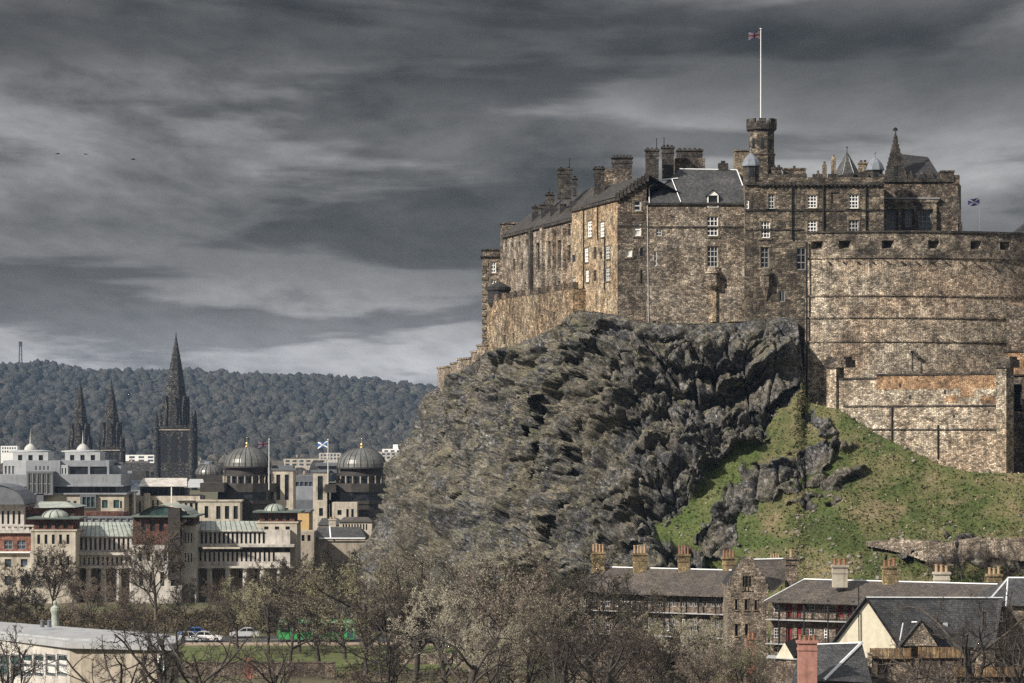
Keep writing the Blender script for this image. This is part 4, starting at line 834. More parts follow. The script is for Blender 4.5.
# a further roof just showing at the right edge
far = thing('castle_gatehouse', (X(1035, 480), 480, 46), 'dark roof corner showing above the round battery at the right edge', 'castle building', CG)
m = MB(); x0 = X(1011, 478); x1 = x0+9; m.prism([(x0, 478), (x1, 478), (x1, 486), (x0, 486)], 46, Z(237, 478)); m.build('wall', M['wall_dark'], far)
m = MB(); zt, za = Z(237, 478), Z(213, 482); m.poly([(x0, 478, zt), (x1, 478, zt), (x0+4.5, 482, za)]); m.poly([(x1, 478, zt), (x1, 486, zt), (x0+4.5, 482, za)]); m.poly([(x0, 486, zt), (x0, 478, zt), (x0+4.5, 482, za)]); m.build('roof', M['slate_dark'], far)

# --- the round battery
BC = (X(900, 440), 474.0); BR = 34.0
bat = thing('round_battery', (BC[0], 442, 28), 'huge curved half moon gun battery wall of tan rubble with dark gun ports', 'castle wall', 'curtain walls of the castle')
def ang(px):  # angle on the drum seen at that column
    k = (px-512)/F; a = k*k+1; b_ = -2*(k*BC[0]+BC[1]); c = BC[0]**2+BC[1]**2-BR**2; y = (-b_-math.sqrt(b_*b_-4*a*c))/(2*a); return math.atan2(y-BC[1], k*y-BC[0]), y
aL, aR = ang(806)[0], R(-28)
def ring(m, r0, z0, r1, z1, n=80, mi=0, a0=None, a1=None):
    a0 = aL if a0 is None else a0; a1 = aR if a1 is None else a1
    for i in range(n):
        a, b_ = a0+(a1-a0)*i/n, a0+(a1-a0)*(i+1)/n
        p = lambda r, t, zz: (BC[0]+r*math.cos(t), BC[1]+r*math.sin(t), zz)
        m.quad(p(r0, a, z0), p(r0, b_, z0), p(r1, b_, z1), p(r1, a, z1), [(a*BR, z0+.3*abs(r0)), (b_*BR, z0+.3*abs(r0)), (b_*BR, z1+.3*abs(r1)), (a*BR, z1+.3*abs(r1))], mi)
zs = [(257.3, 'c'), (295.5, 'c'), (317.5, 'c'), (341.5, 'c')]; ztop = Z(232.5, 440.5)
# lower drum, stepping out a little at each course
m = MB(); zz = [Z(y, 440.5) for y, _ in zs]; ring(m, BR+.9, 16, BR+.7, zz[3]); ring(m, BR+.55, zz[3], BR+.45, zz[2]); ring(m, BR+.35, zz[2], BR+.25, zz[1]); ring(m, BR+.12, zz[1], BR, zz[0]); m.build('drum_wall', M['battery'], bat)
m = MB()
for k, z0 in enumerate(zz): o = (.2, .42, .62, .85)[k]; ring(m, BR-.1, z0-.12, BR+o, z0-.12, 80); ring(m, BR+o, z0-.12, BR+o, z0+.09, 80); ring(m, BR+o, z0+.09, BR-.1, z0+.09, 80)
m.build('string_course', M['battery_top'], bat)
# parapet with splayed gun ports
m = MB(); ports = []; zc0, zc1 = Z(249, 440.5), Z(240.5, 440.5)
cuts = []
for px in (817, 845, 888, 934, 976, 1005, 1040): a, dd = ang(px); cuts.append(a)
edges = [aL]; hw = .85/BR
for a in cuts: edges += [a-hw, a+hw]
edges.append(aR)
for i in range(len(edges)-1):
    nseg = max(1, int((edges[i+1]-edges[i])*BR/1.0)); inport = i % 2 == 1
    if not inport: ring(m, BR, zz[0]+.1, BR, ztop, nseg, 0, edges[i], edges[i+1])
    else:
        ring(m, BR, zz[0]+.1, BR, zc0, 2, 0, edges[i], edges[i+1]); ring(m, BR, zc1, BR, ztop, 2, 0, edges[i], edges[i+1])
        a, b_ = edges[i], edges[i+1]; am = .5*(a+b_); p = lambda r, t, q: Vector((BC[0]+r*math.cos(t), BC[1]+r*math.sin(t), q)); ri = BR-1.1; ia, ib = am-.35/BR, am+.35/BR; zi0, zi1 = zc0+.25, zc1-.2
        m.quad(p(BR, a, zc0), p(ri, ia, zi0), p(ri, ia, zi1), p(BR, a, zc1)); m.quad(p(ri, ib, zi0), p(BR, b_, zc0), p(BR, b_, zc1), p(ri, ib, zi1)); m.quad(p(BR, a, zc0), p(BR, b_, zc0), p(ri, ib, zi0), p(ri, ia, zi0)); m.quad(p(ri, ia, zi1), p(ri, ib, zi1), p(BR, b_, zc1), p(BR, a, zc1))
        ports.append((p(ri, ia, zi0), p(ri, ib, zi0), p(ri, ib, zi1), p(ri, ia, zi1)))
ring(m, BR, ztop, BR-2.2, ztop, 80); ring(m, BR-2.2, ztop, BR-2.2, ztop-2, 80); m.build('parapet', M['battery_top'], bat)
for q in ports: g = MB(); g.quad(*q); g.build('gun_port_shade', M['trim'], bat)  # dark stone panel stands in for the shade inside each port
m = MB(); ring(m, BR+.02, ztop+.003, BR+.2, ztop+.003, 80); ring(m, BR+.2, ztop, BR+.2, ztop+.25, 80); ring(m, BR+.2, ztop+.25, BR-1.9, ztop+.25, 80); m.build('coping', M['trim'], bat)
for i in range(14): # iron stains and drains: short spouts in the upper drum
    a = ang(829+i*14.5)[0]; 
    m = MB(); c_, s_ = math.cos(a), math.sin(a); m.obox((BC[0]+BR*c_, BC[1]+BR*s_), (-s_, c_), (c_, s_), -.1, .1, -.1, .45, zz[0]-.75, zz[0]-.55); m.build('spout', M['trim'], bat)
a = ang(808)[0]; m = MB(); p0 = (BC[0]+BR*math.cos(a), BC[1]+BR*math.sin(a)); m.tube([(p0[0]-.2, p0[1]-.4, 56), (p0[0]-.3, p0[1]-1.3, 34)], .13, n=6); m.build('drainpipe', M['black_iron'], bat)
m = MB(); c = P(912.3, 352, 438.5); m.tube([(c.x, 438.4, Z(371, 438.4)), (c.x, 438.4, c.z)], .08, n=5); m.box(c.x-.25, c.x+.25, 438.2, 438.6, c.z-.2, c.z+.15); m.build('spot_lamp_post', M['black_iron'], bat)

# --- lower forewall with orange patched parapet
A, Bp = XY(829, 431.5), XY(1003, 416)
fwl = thing('forewall', (X(920, 424), 424, 24), 'straight lower forewall with orange brick parapet above the grass bank', 'castle wall', 'curtain walls of the castle')
u, n, L = frame_of(A, Bp); q = hole(A, Bp, 876.5, 375, 1000, 389); qa = hole(A, Bp, 838, 379.5, 877, 403)
m = MB(); z0 = 12; zc = q[2]
wall(m, A, off(A, u, q[0]), z0, qa[3]); wall(m, off(A, u, q[0]), Bp, z0, zc); m.obox(A, u, n, 0, q[0], -1.5, -.001, qa[3]-.3, qa[3]); m.build('wall', M['forewall'], fwl)
m = MB(); m.obox(A, u, n, q[0], L, -1.2, 0.0, zc, q[3]); m.build('brick_parapet', M['orange'], fwl)
m = MB(); m.obox(A, u, n, q[0]-.1, L, -1.35, .14, q[3], q[3]+.25); m.obox(A, u, n, qa[0], q[0]-.1, -1.6, .14, qa[3], qa[3]+.25); m.build('coping', M['trim'], fwl)
for y, x0 in ((406, 843), (429.5, 866)): h = hole(A, Bp, x0, y-1, 1000, y+1); m = MB(); m.obox(A, u, n, h[0], L, -.05, .16, h[2]+.05, h[3]-.02); m.build('string_course', M['trim'], fwl)
for px, y0, y1 in ((892.5, 408, 441), (938.5, 425, 459)): h = hole(A, Bp, px-.8, y0, px+.8, y1); m = MB(); c = off(off(A, u, .5*(h[0]+h[1])), n, .12); m.tube([(*c, h[2]), (*c, h[3])], .13, n=6); m.build('drainpipe', M['black_iron'], fwl)
for x0, x1, y0, y1, cap in ((828.5, 838, 365, 425, 1), (998, 1008, 365, 480, 2)):
    h = hole(A, Bp, x0, y0, x1, y1); m = MB(); m.obox(A, u, n, h[0], h[1], -1.6, .5, h[2]-4, h[3]); m.build('pillar', M['forewall'], fwl)
    m = MB(); m.obox(A, u, n, h[0]-.25, h[1]+(1.6 if cap == 1 else .7), -1.9, .75, h[3]-.35, h[3]+.7); m.obox(A, u, n, h[0]-.05, h[1]+(1.2 if cap == 1 else .45), -1.7, .5, h[3]+.7, h[3]+1.1); m.build('pillar_cap', M['wall_dark'], fwl)
for x0, x1, y0, y1 in ((960, 974, 389, 397), (981, 998, 396, 403), (946, 958, 396, 402), (884, 890, 380, 387)): h = hole(A, Bp, x0, y0, x1, y1); m = MB(); m.obox(A, u, n, h[0], h[1], -.05, .035, h[2], h[3]); m.build('masonry_patch', M['orange'], fwl)
for x0, x1, y0, y1 in ((899, 901, 384, 387), (909, 911, 395, 399), (944, 946, 390, 394), (988, 990, 410, 413), (953, 955, 415, 418)): h = hole(A, Bp, x0, y0, x1, y1); m = MB(); m.obox(A, u, n, h[0], h[1], -.02, .02, h[2], h[3]); m.build('putlog_shade', M['black_iron'], fwl)  # flat black patches paint the shade inside putlog holes
# --- dark gate tower cut by the right edge
gt = thing('gate_tower', (X(1030, 420), 424, 26), 'dark projecting masonry with orange brick parapet at the right edge of the forewall', 'castle wall', 'curtain walls of the castle')
m = MB(); A2, B2 = XY(1008, 422), XY(1090, 418); h = hole(A2, B2, 1012, 384, 1022, 412); wall(m, A2, B2, 10, Z(352+21, 422), [h], 1.5); m.build('wall', M['wall_dark'], gt); window(gt, A2, B2, h, M['black_iron'], None, depth=1.4, name='recess_shade')  # black panel stands for the shade deep in the recess
m = MB(); u2, n2, L2 = frame_of(A2, B2); h = hole(A2, B2, 1005, 352, 1080, 374); m.obox(A2, u2, n2, -.4, L2, -1, .1, h[2], h[3]); m.build('brick_parapet', M['orange'], gt)
m = MB(); m.obox(A2, u2, n2, -.5, L2, -1.1, .25, h[3], h[3]+.25); m.build('coping', M['trim'], gt); m = MB(); m.obox(A2, u2, n2, -.4, L2, -.1, .3, h[2]-.2, h[2]); m.build('ledge', M['trim'], gt); h = hole(A2, B2, 1008, 418, 1080, 420); m = MB(); m.obox(A2, u2, n2, 0, L2, -.1, .3, h[2], h[3]); m.build('ledge', M['trim'], gt); h = hole(A2, B2, 1008, 428, 1080, 430); m = MB(); m.obox(A2, u2, n2, 0, L2, -.1, .25, h[2], h[3]); m.build('ledge', M['trim'], gt)
sb = thing('battery_shoulder', (X(1030, 434), 438, 40), 'dark square shoulder of masonry against the curved battery at the right edge', 'castle wall', 'curtain walls of the castle')
m = MB(); A3, B3 = XY(1006.5, 436), XY(1100, 433); wall(m, A3, B3, 20, Z(306, 436)); m.quad((A3[0]+2.5, 447, 20), (*A3, 20), (*A3, Z(306, 436)), (A3[0]+2.5, 447, Z(306, 436))); m.quad((*A3, Z(306, 436)), (*B3, Z(306, 436)), (B3[0], 448, Z(306, 436)), (A3[0]+2, 448, Z(306, 436))); m.build('wall', M['wall_dark'], sb)

# ------------------------------------------------------------------ the town below, left
M['cream'] = plain('cream_stone', (.46, .42, .35), .85, .35, .5, streak=.55); M['cream_dark'] = plain('weathered_cream_stone', (.34, .3, .245), .85, .4, .5, streak=.65)
M['pale'] = plain('pale_sandstone', (.47, .445, .41), .85, .35, .5, streak=.6)
M['pink'] = stone('pink_brick', [(.2, .09, .07), (.34, .16, .12), (.42, .22, .17)], 2.0, 4.0, .4, joint=.3); M['redbrick'] = stone('red_brick', [(.1, .048, .038), (.17, .08, .062), (.24, .125, .1)], 2.0, 4.0, .5, joint=.3)
M['copper'] = plain('green_copper', (.32, .35, .315), .65, .3, .5, streak=.5); M['copper_dark'] = plain('dark_green_copper', (.12, .15, .135), .6, .35, .5, streak=.4)
M['modern'] = plain('grey_cladding', (.25, .265, .29), .6, .2, .5, streak=.3); M['modern_dark'] = plain('dark_grey_cladding', (.13, .14, .155), .55, .25, .6); M['pale_metal'] = plain('pale_metal', (.4, .415, .43), .45, .15, .8, streak=.2)
M['dome'] = plain('ribbed_lead_dome', (.15, .155, .15), .4, .3, .5, .3, streak=.5); M['bronze'] = plain('dark_bronze_cladding', (.05, .045, .042), .5, .35, .7)
M['gothic'] = stone('sooty_gothic_stone', [(.005, .005, .006), (.014, .014, .014), (.035, .033, .031), (.2, .19, .17)], .8, 1.4, .5)
M['orange_wall'] = plain('ochre_render', (.55, .38, .18), .85, .2, .8, streak=.3)
TG = 'town buildings below the castle'
def face(root, mat, px0, px1, y0, d, dep=12, y1=None, rows=(), glass=None, frame=None, name='wall', inset=.3, cap=True, glname='window'):
    """one block of a building: front wall with real window openings, sides, back and flat top"""
    A, Bp = XY(px0, d), XY(px1, d); z1 = Z(y0, d); z0 = 0 if y1 is None else Z(y1, d); hs = []
    for r in rows:
        x0, x1, a, b, k, fill = r[:6]; w = (x1-x0)/k
        for i in range(k): hs.append(hole(A, Bp, x0+w*i+w*(1-fill)/2, a, x0+w*i+w*(1+fill)/2, b))
    m = MB(); wall(m, A, Bp, z0, z1, hs, inset); bx0, bx1 = A[0], Bp[0]
    m.quad((bx0, d+dep, z0), (*A, z0), (*A, z1), (bx0, d+dep, z1)); m.quad((*Bp, z0), (bx1, d+dep, z0), (bx1, d+dep, z1), (*Bp, z1)); m.quad((bx1, d+dep, z0), (bx0, d+dep, z0), (bx0, d+dep, z1), (bx1, d+dep, z1))
    if cap: m.quad((*A, z1), (*Bp, z1), (bx1, d+dep, z1), (bx0, d+dep, z1))
    w = m.build(name, mat, root)
    for h in hs: window(root, A, Bp, h, glass or M['glass'], frame, 2, 2, .12, inset*.9, name=glname)
    return w
def slab(root, mat, px0, px1, y0, y1, d, dep, out=.4, name='cornice'):
    m = MB(); m.box(X(px0, d)-out, X(px1, d)+out, d-out, d+dep+out, Z(y1, d), Z(y0, d)); return m.build(name, mat, root)
def dome(root, mat, px, y0, y1, rpx, d, n=24, ribs=0, name='dome', ribmat=None):
    r = rpx*d/F; z0, z1 = Z(y1, d), Z(y0, d); cx = X(px, d); dy = d+r; m = MB(); k = 8
    m.lathe(cx, dy, [(r*math.cos(t*math.pi/2/k)+.0001*(t == k), z0+(z1-z0)*math.sin(t*math.pi/2/k)) for t in range(k+1)], n); o = m.build(name, mat, root, ribs == 0)
    if ribs:
        q = MB()
        for i in range(ribs):
            a = 2*math.pi*i/ribs; q.tube([(cx+(r+.04)*math.cos(t*.2)*math.cos(a), dy+(r+.04)*math.cos(t*.2)*math.sin(a), z0+(z1-z0)*math.sin(t*.2)) for t in range(8)], .1, .06, 4)
        q.build('dome_rib', ribmat or mat, o)
    return o, cx, dy, z1

# --- long classical office building with corner turrets and green copper roofs
d = 560.0
cls = thing('classical_offices', (X(165, d), d, 0), 'long pale stone office building with colonnade, green copper roofs and small domed corner turrets', 'office building', TG)
face(cls, M['pale'], 74, 140, 536, d, 14, 553, [(79, 140, 538, 550, 13, .5)]); slab(cls, M['pale'], 72, 142, 552.5, 555, d-1, 12)
face(cls, M['pale'], 190, 290, 530, d, 14, 545.2, [(195, 266, 532.5, 543.5, 16, .5)]); slab(cls, M['pale'], 180, 292, 544.5, 547, d-1, 12)
face(cls, M['pale'], 30, 290, 552, d-.5, 15, 566.5, [(77, 138, 557, 565, 13, .45), (180, 276, 551.5-.0, 561.5, 21, .45)], cap=False)
slab(cls, M['pale'], 28, 292, 566, 568, d-1, 2, .5, 'architrave'); face(cls, M['cream_dark'], 30, 290, 566, d+3, 10, None, [(80, 134, 569, 577, 4, .35), (80, 134, 588, 598, 4, .35), (188, 280, 570, 578, 6, .35), (188, 280, 588, 597, 6, .35)])
for px in (34, 48, 62, 76, 89, 104, 119, 133, 148, 170, 190, 210, 228, 246, 263, 280):
    m = MB(); c = X(px, d); m.lathe(c, d-.75, [(.75, 0), (.75, .5), (.55, .6), (.48, Z(569.5, d)), (.75, Z(568.6, d)), (.75, Z(567.5, d))], 10); m.build('column', M['pale'], cls, True)
for a, b, c, e, t, s in ((76, 143, 522, 536.5, 80, 135), (190, 263, 521, 531.5, 192, 258)):
    m = MB(); p0, p1, q0, q1 = P(a, e, d-.4), P(b, e, d-.4), P(t, c, d+8), P(s, c, d+8); m.quad(p0, p1, q1, q0); bk = Vector((0, 8.5, 0)); m.quad(q0, q1, Vector((p1.x, d+16, p1.z)), Vector((p0.x, d+16, p0.z))); m.poly([p1, Vector((p1.x, d+16, p1.z)), q1]); m.poly([Vector((p0.x, d+16, p0.z)), p0, q0]); r = m.build('roof', M['copper'], cls)
    m = MB()
    for i in range(15): u = i/14; m.tube([p0.lerp(p1, u)+Vector((0, 0, .05)), q0.lerp(q1, u)+Vector((0, 0, .05))], .05, n=4)
    m.build('standing_seam', M['copper_dark'], r)
def turret_block(px0, px1, yb, yt, ye, yd, ytop, dd, dx0, dx1, nwin, y1=None):
    face(cls, M['cream'], px0, px1, yt, dd, 10, y1, [(px0+4, px1-4, yt+4.5, yt+14, nwin, .4), (px0+4, px1-4, yt+26, yt+35, nwin, .4)]); slab(cls, M['cream'], px0-.5, px1+.5, yt-.4, yt+1.2, dd, 10, .15)
    face(cls, M['redbrick'], px0+2.5, px1-2.5, ye, dd+.6, 8.5, yt, [(px0+6, px1-6, ye+3.5, yt-1.5, 4, .55)]); slab(cls, M['copper_dark'], px0-2, px1+2, ye-.8, ye+.7, dd, 10, .4, 'eaves')
    return dome(cls, M['copper'], .5*(dx0+dx1), ytop, ye-.8, (dx1-dx0)/2, dd+.8, 16, 10, 'turret_dome', M['copper_dark'])
turret_block(31, 75.5, 0, 530, 518.5, 0, 510, d-6, 40, 67, 5); turret_block(257, 297, 0, 522, 512, 0, 504, d+2, 264, 285, 3)
# central pavilion with a barrel vault
face(cls, M['pale'], 182, 196, 525, d-5, 12, None, [(184, 193, 533, 543, 3, .45), (184, 193, 553, 562, 3, .4)]); face(cls, M['redbrick'], 133, 181, 516, d-6, 14, 545, [(139, 166, 521, 531, 3, .5)]); face(cls, M['pale'], 131, 182, 545, d-6.5, 14, None, [(136, 178, 551, 561, 5, .4), (136, 178, 572, 586, 4, .4)])
face(cls, M['redbrick'], 181, 194, 517, d-5.5, 10, 525, [(182, 193, 518.5, 524, 4, .55)])
m = MB(); dd = d-6.6; n = 14; x0, x1, zb, za = X(136, dd), X(193, dd), Z(516.3, dd), Z(505, dd); arc = [(x0+(x1-x0)*(.5-.5*math.cos(math.pi*(.12+.76*i/n)))/1, zb+(za-zb)*max(0, (math.sin(math.pi*(.12+.76*i/n))-.37)/.63)) for i in range(n+1)]
for i in range(n): (a, b), (c, e) = arc[i], arc[i+1]; m.quad((a, dd, b), (c, dd, e), (c, dd+15, e), (a, dd+15, b))
m.build('vault_roof', M['copper'], cls); m = MB(); m.poly([(a, dd+.5, b-.25) for a, b in arc][::-1]); m.build('vault_gable', M['glass_teal'], cls)
slab(cls, M['copper_dark'], 133, 195, 515.5, 517.2, dd-.2, 14, .3, 'eaves'); face(cls, M['bronze'], 168, 180, 508, dd-.8, 2, 580, name='stair_shaft')
# --- pink brick building, far left in front
d = 575.0
pnk = thing('pink_offices', (X(5, d), d, 0), 'pink brick office building with arched grey roof at the left edge of the town', 'office building', TG)
face(pnk, M['pink'], -60, 32, 532.5, d, 16, 552, [(2, 28, 540.5, 549.5, 2, .68), (-56, -4, 540.5, 549.5, 4, .68)], M['glass_blue'], M['grey_paint']); slab(pnk, M['white'], -60, 32, 551.5, 553, d-.3, 14, .2); face(pnk, M['cream'], -60, 32, 553, d+.2, 15, None, [(0, 32, 559, 567, 2, .42), (0, 32, 576, 585, 2, .42), (-56, -4, 559, 567, 3, .4)], M['glass_blue'])
slab(pnk, M['pale'], -60, 32, 531, 533, d-.3, 14, .3)
m = MB()
for i in range(16): m.box(X(-58+i*6, d-.4), X(-55+i*6, d-.4), d-.5, d, Z(531, d), Z(526.5, d))
m.build('baluster', M['pale'], pnk); slab(pnk, M['pale'], -60, 33, 525, 526.6, d-.6, 1, .1, 'balustrade_rail')
face(pnk, M['pale'], -60, 24, 504, d+8, 18, 531, [(0, 22, 511, 524, 4, .42), (-50, -4, 511, 524, 8, .42)]); face(pnk, M['redbrick'], 24, 74, 507, d+10, 14, 531, [(26, 40, 513, 519, 2, .7), (45, 72, 512, 518, 4, .6)])
m = MB(); dd = d+6; n = 12; x0, x1, zb = X(-40, dd), X(24, dd), Z(504.5, dd); hgt = 20*dd/F
for i in range(n):
    a, c = math.pi*i/n, math.pi*(i+1)/n; xa, xc = (x0+x1)/2-(x1-x0)/2*math.cos(a), (x0+x1)/2-(x1-x0)/2*math.cos(c); m.quad((xa, dd, zb+hgt*math.sin(a)), (xc, dd, zb+hgt*math.sin(c)), (xc, dd+16, zb+hgt*math.sin(c)), (xa, dd+16, zb+hgt*math.sin(a)))
m.poly([((x0+x1)/2-(x1-x0)/2*math.cos(math.pi*i/n), dd+.3, zb+hgt*math.sin(math.pi*i/n)) for i in range(n+1)][::-1]); m.build('arched_roof', M['modern_dark'], pnk)
m = MB(); a, b, c, e = P(33, 508, d+9), P(76, 507.5, d+9), P(66, 501.5, d+15), P(40, 501.5, d+15); m.quad(a, b, c, e); m.quad(e, c, Vector((b.x, d+25, b.z)), Vector((a.x, d+25, a.z))); m.poly([b, Vector((b.x, d+25, b.z)), c]); m.build('roof', M['copper'], pnk)
# --- grey glass fronted building with two capped pavilions
d = 690.0
gry = thing('grey_offices', (X(62, d), d, 0), 'modern grey stepped office building with two flat disc roofs topped by white caps', 'office building', TG)
face(gry, M['modern'], 1, 121, 474.5, d, 20, 486, [(88, 118, 476, 482, 1, .01)]); face(gry, M['modern_dark'], 3, 121, 486, d+1.2, 18, 493.5, [(14, 26, 487, 493, 2, .85), (54, 72, 487, 493, 3, .85), (79, 116, 487, 493, 5, .85)], M['glass']); face(gry, M['cream'], 0, 124, 493.5, d-.5, 20, None, [(66, 78, 501, 508, 2, .5), (99, 122, 500, 508, 2, .5), (128-9, 123, 501, 508, 1, .5), (4, 30, 501, 508, 4, .5)], M['glass_teal'])
slab(gry, M['modern'], 0, 122, 485, 486.5, d-.2, 19, .3); slab(gry, M['modern'], -1, 126, 493, 494.5, d-.8, 20, .2)
face(gry, M['modern_dark'], 26.5, 53, 471.5, d-2.5, 6, 495, [(28, 51.5, 473.5, 494, 5, .82)], M['glass_teal'], M['grey_paint'], name='atrium'); face(gry, M['modern_dark'], 36.5, 43.5, 493, d-2.5, 3, 503, name='porch'); face(gry, M['modern_dark'], 80, 96, 495, d-1.2, 3, 508, [(82, 95, 497, 507, 3, .8)], M['glass_teal'], name='bay')
face(gry, M['modern'], 26, 60, 460.5, d+2, 14, 475, [(34, 50, 466, 470, 4, .3)]); face(gry, M['pale_metal'], 3, 26, 460.5, d+2.2, 14, 475, [(4, 15, 466, 474, 3, .6)], M['modern']); face(gry, M['modern'], 60, 109, 460.5, d+3, 14, 475, [(70, 88, 466.5, 474.5, 1, 1), (90, 107, 466.5, 474.5, 1, 1)], M['glass']); face(gry, M['pale_metal'], 59.5, 68, 465, d+2.2, 12, 475, [(61, 67, 468, 474, 2, .4)])
face(gry, M['modern'], 108, 121, 466, d+5, 12, 475)
for a, b, c0, c1, cap in ((13, 48, 8, 51, 30), (65, 100, 61, 103, 82.5)):
    face(gry, M['pale_metal'], a, b, 452.2, d+4, 9, 461, [(a+2, b-2, 455, 460.3, 3, .42)]); cx = X(.5*(c0+c1), d+8); r = (c1-c0)/2*(d+8)/F; zz = Z(452.2, d+8); m = MB(); m.lathe(cx, d+8.5, [(r*.8, zz-.1), (r, zz+.1), (r, zz+.32), (r*.5, zz+.5), (0, zz+.5)], 28, sy=.75); m.build('disc_roof', M['pale_metal'], gry)
    m = MB(); q = 6.3*(d+8)/F; m.lathe(cx+(cap-.5*(c0+c1))*(d+8)/F, d+8.5, [(q, zz+.45), (q*.95, zz+.8), (q*.7, zz+1.35), (q*.35, zz+1.75), (.18, zz+1.9), (.1, zz+3.3), (0, zz+5)], 20); m.build('roof_cap', M['dim_white'], gry, True)
face(gry, M['modern'], -40, 3, 475, d+3, 14, None, [(-36, 1, 478, 486, 5, .7)])
for px, w, h, dd in ((30, 4, 2, 700), (112, 5, 2.5, 704), (70, 6, 1.5, 697), (46, 3, 2.5, 698)):
    m = MB(); x = X(px, dd); zb = Z(474.5, 690); m.box(x-w/2, x+w/2, dd-1.5, dd+1.5, zb, zb+h); m.build('roof_plant', M['modern_dark'], gry)
# --- twin domed conference building
d = 705.0
dom = thing('domed_offices', (X(248, d), d, 0), 'dark ribbed dome on bronze galleries and cream base, left one of the twin domed buildings', 'office building', TG)
dm2 = thing('domed_offices', (X(360, d), d, 0), 'ribbed dark dome on bronze galleries nearest the crag, right of the twin domes', 'office building', TG)
def domed(root, cx, rd, yt, yb, x0, x1, clip):
    dd = d
    o, gx, gy, z1 = dome(root, M['dome'], cx, yt, yb, rd, dd-5, 32, 24, 'dome', M['bronze'])
    m = MB(); m.lathe(gx, gy, [(.4, z1-.3), (.35, z1+.2), (.1, z1+.35), (.3, z1+.6), (.25, z1+.85), (.06, z1+1.0), (.04, z1+1.9), (0, z1+2.)], 8); m.build('finial', M['gold'], o, True)
    r = rd*dd/F; z = lambda y: Z(y, dd)
    m = MB(); m.lathe(gx, gy, [(r*1.03, z(yb+1)), (r*1.03, z(yb-.3)), (r*.9, z(yb-.6))], 32); m.build('dome_eaves', M['bronze'], root)
    m = MB(); m.lathe(gx, gy, [(r*.86, z(487)), (r*.86, z(yb+.5))], 32); m.build('drum', M['bronze'], root)
    m = MB(); m.lathe(gx, gy, [(r*.885, z(483)), (r*.885, z(475.5))], 32); m.build('drum_window', M['glass'], root)
    for i in range(20): a = 2*math.pi*i/20; m = MB(); m.lathe(gx+r*1.0*math.cos(a), gy+r*1.0*math.sin(a), [(.16, z(486)), (.16, z(475))], 6); m.build('drum_post', M['cream_dark'], root)
    m = MB(); m.lathe(gx, gy, [(r*1.04, z(475.5)), (r*1.04, z(474))], 32); m.build('drum_ring', M['bronze'], root)
    for y0, y1, k, mt, nm in ((483, 491.5, 1.36, M['bronze'], 'gallery'), (491.5, 500, 1.26, M['glass'], 'gallery_window'), (500, 503.5, 1.34, M['bronze'], 'gallery')):
        m = MB(); m.lathe(gx, gy, [(r*k*.6, z(y1)), (r*k, z(y1)), (r*k, z(y0)), (r*k*.5, z(y0))], 12, R(15)); m.build(nm, mt, root)
    m = MB(); m.lathe(gx, gy, [(r*1.3, 0), (r*1.3, z(503))], 12, R(15)); m.build('base_wall', M['bronze'], root)
domed(dom, 245, 23.5, 446.5, 466.5, 200, 271, 0); domed(dm2, 360.5, 25, 447.5, 467.5, 325, 392, 0)
face(dom, M['cream'], 198, 240, 500.5, d-14, 6, None, [(203, 210, 506, 518, 1, .55), (214, 240, 506, 519, 3, .5)]); face(dom, M['bronze'], 200, 224, 483, d-12, 8, 492); slab(dom, M['cream'], 197, 241, 500, 501.5, d-14, 6, .2)
face(dom, M['cream'], 271, 293, 470.5, d-2, 9, None, [(274, 291, 474.5, 500, 2, .48), (274, 291, 508, 518, 2, .4)], M['glass']); slab(dom, M['modern_dark'], 269.5, 295, 468.5, 470.6, d-2, 9, .2); slab(dom, M['modern_dark'], 272, 293, 465.5, 468.6, d, 6, .0, 'roof_step')
face(dm2, M['cream'], 313, 327, 472.3, d-6, 9, None, [(317.5, 323, 476, 500, 1, .95), (317, 325, 508, 516, 1, .5)], M['glass']); slab(dm2, M['modern_dark'], 311.5, 328.5, 470.5, 472.5, d-6, 9, .2); face(dm2, M['cream'], 332, 357, 502.5, d-14, 6, None, [(336, 343, 510, 515, 1, .6), (345, 355, 509, 517, 2, .5)]); face(dm2, M['bronze'], 325, 336, 484.5, d-9, 6, 492.5); slab(dm2, M['modern_dark'], 316, 338, 463, 466, d, 8, .2, 'roof_step'); face(dm2, M['modern_dark'], 318, 337, 466, d+.5, 7, 473)
o, gx, gy, z1 = dome(dom, M['dome'], 208, 463.5, 474.5, 14, d+6, 24, 18, 'small_dome', M['bronze']); face(dom, M['bronze'], 196, 222, 475, d+4, 9, 484); m = MB(); m.lathe(gx, gy, [(1.2, z1-.3), (1.2, z1+.4), (0, z1+.5)], 12); m.build('dome_cap', M['lead'], o)
face(dm2, M['cream_dark'], 355, 394, 503, d-4, 6, None, [(358, 392, 508, 518, 5, .6)])
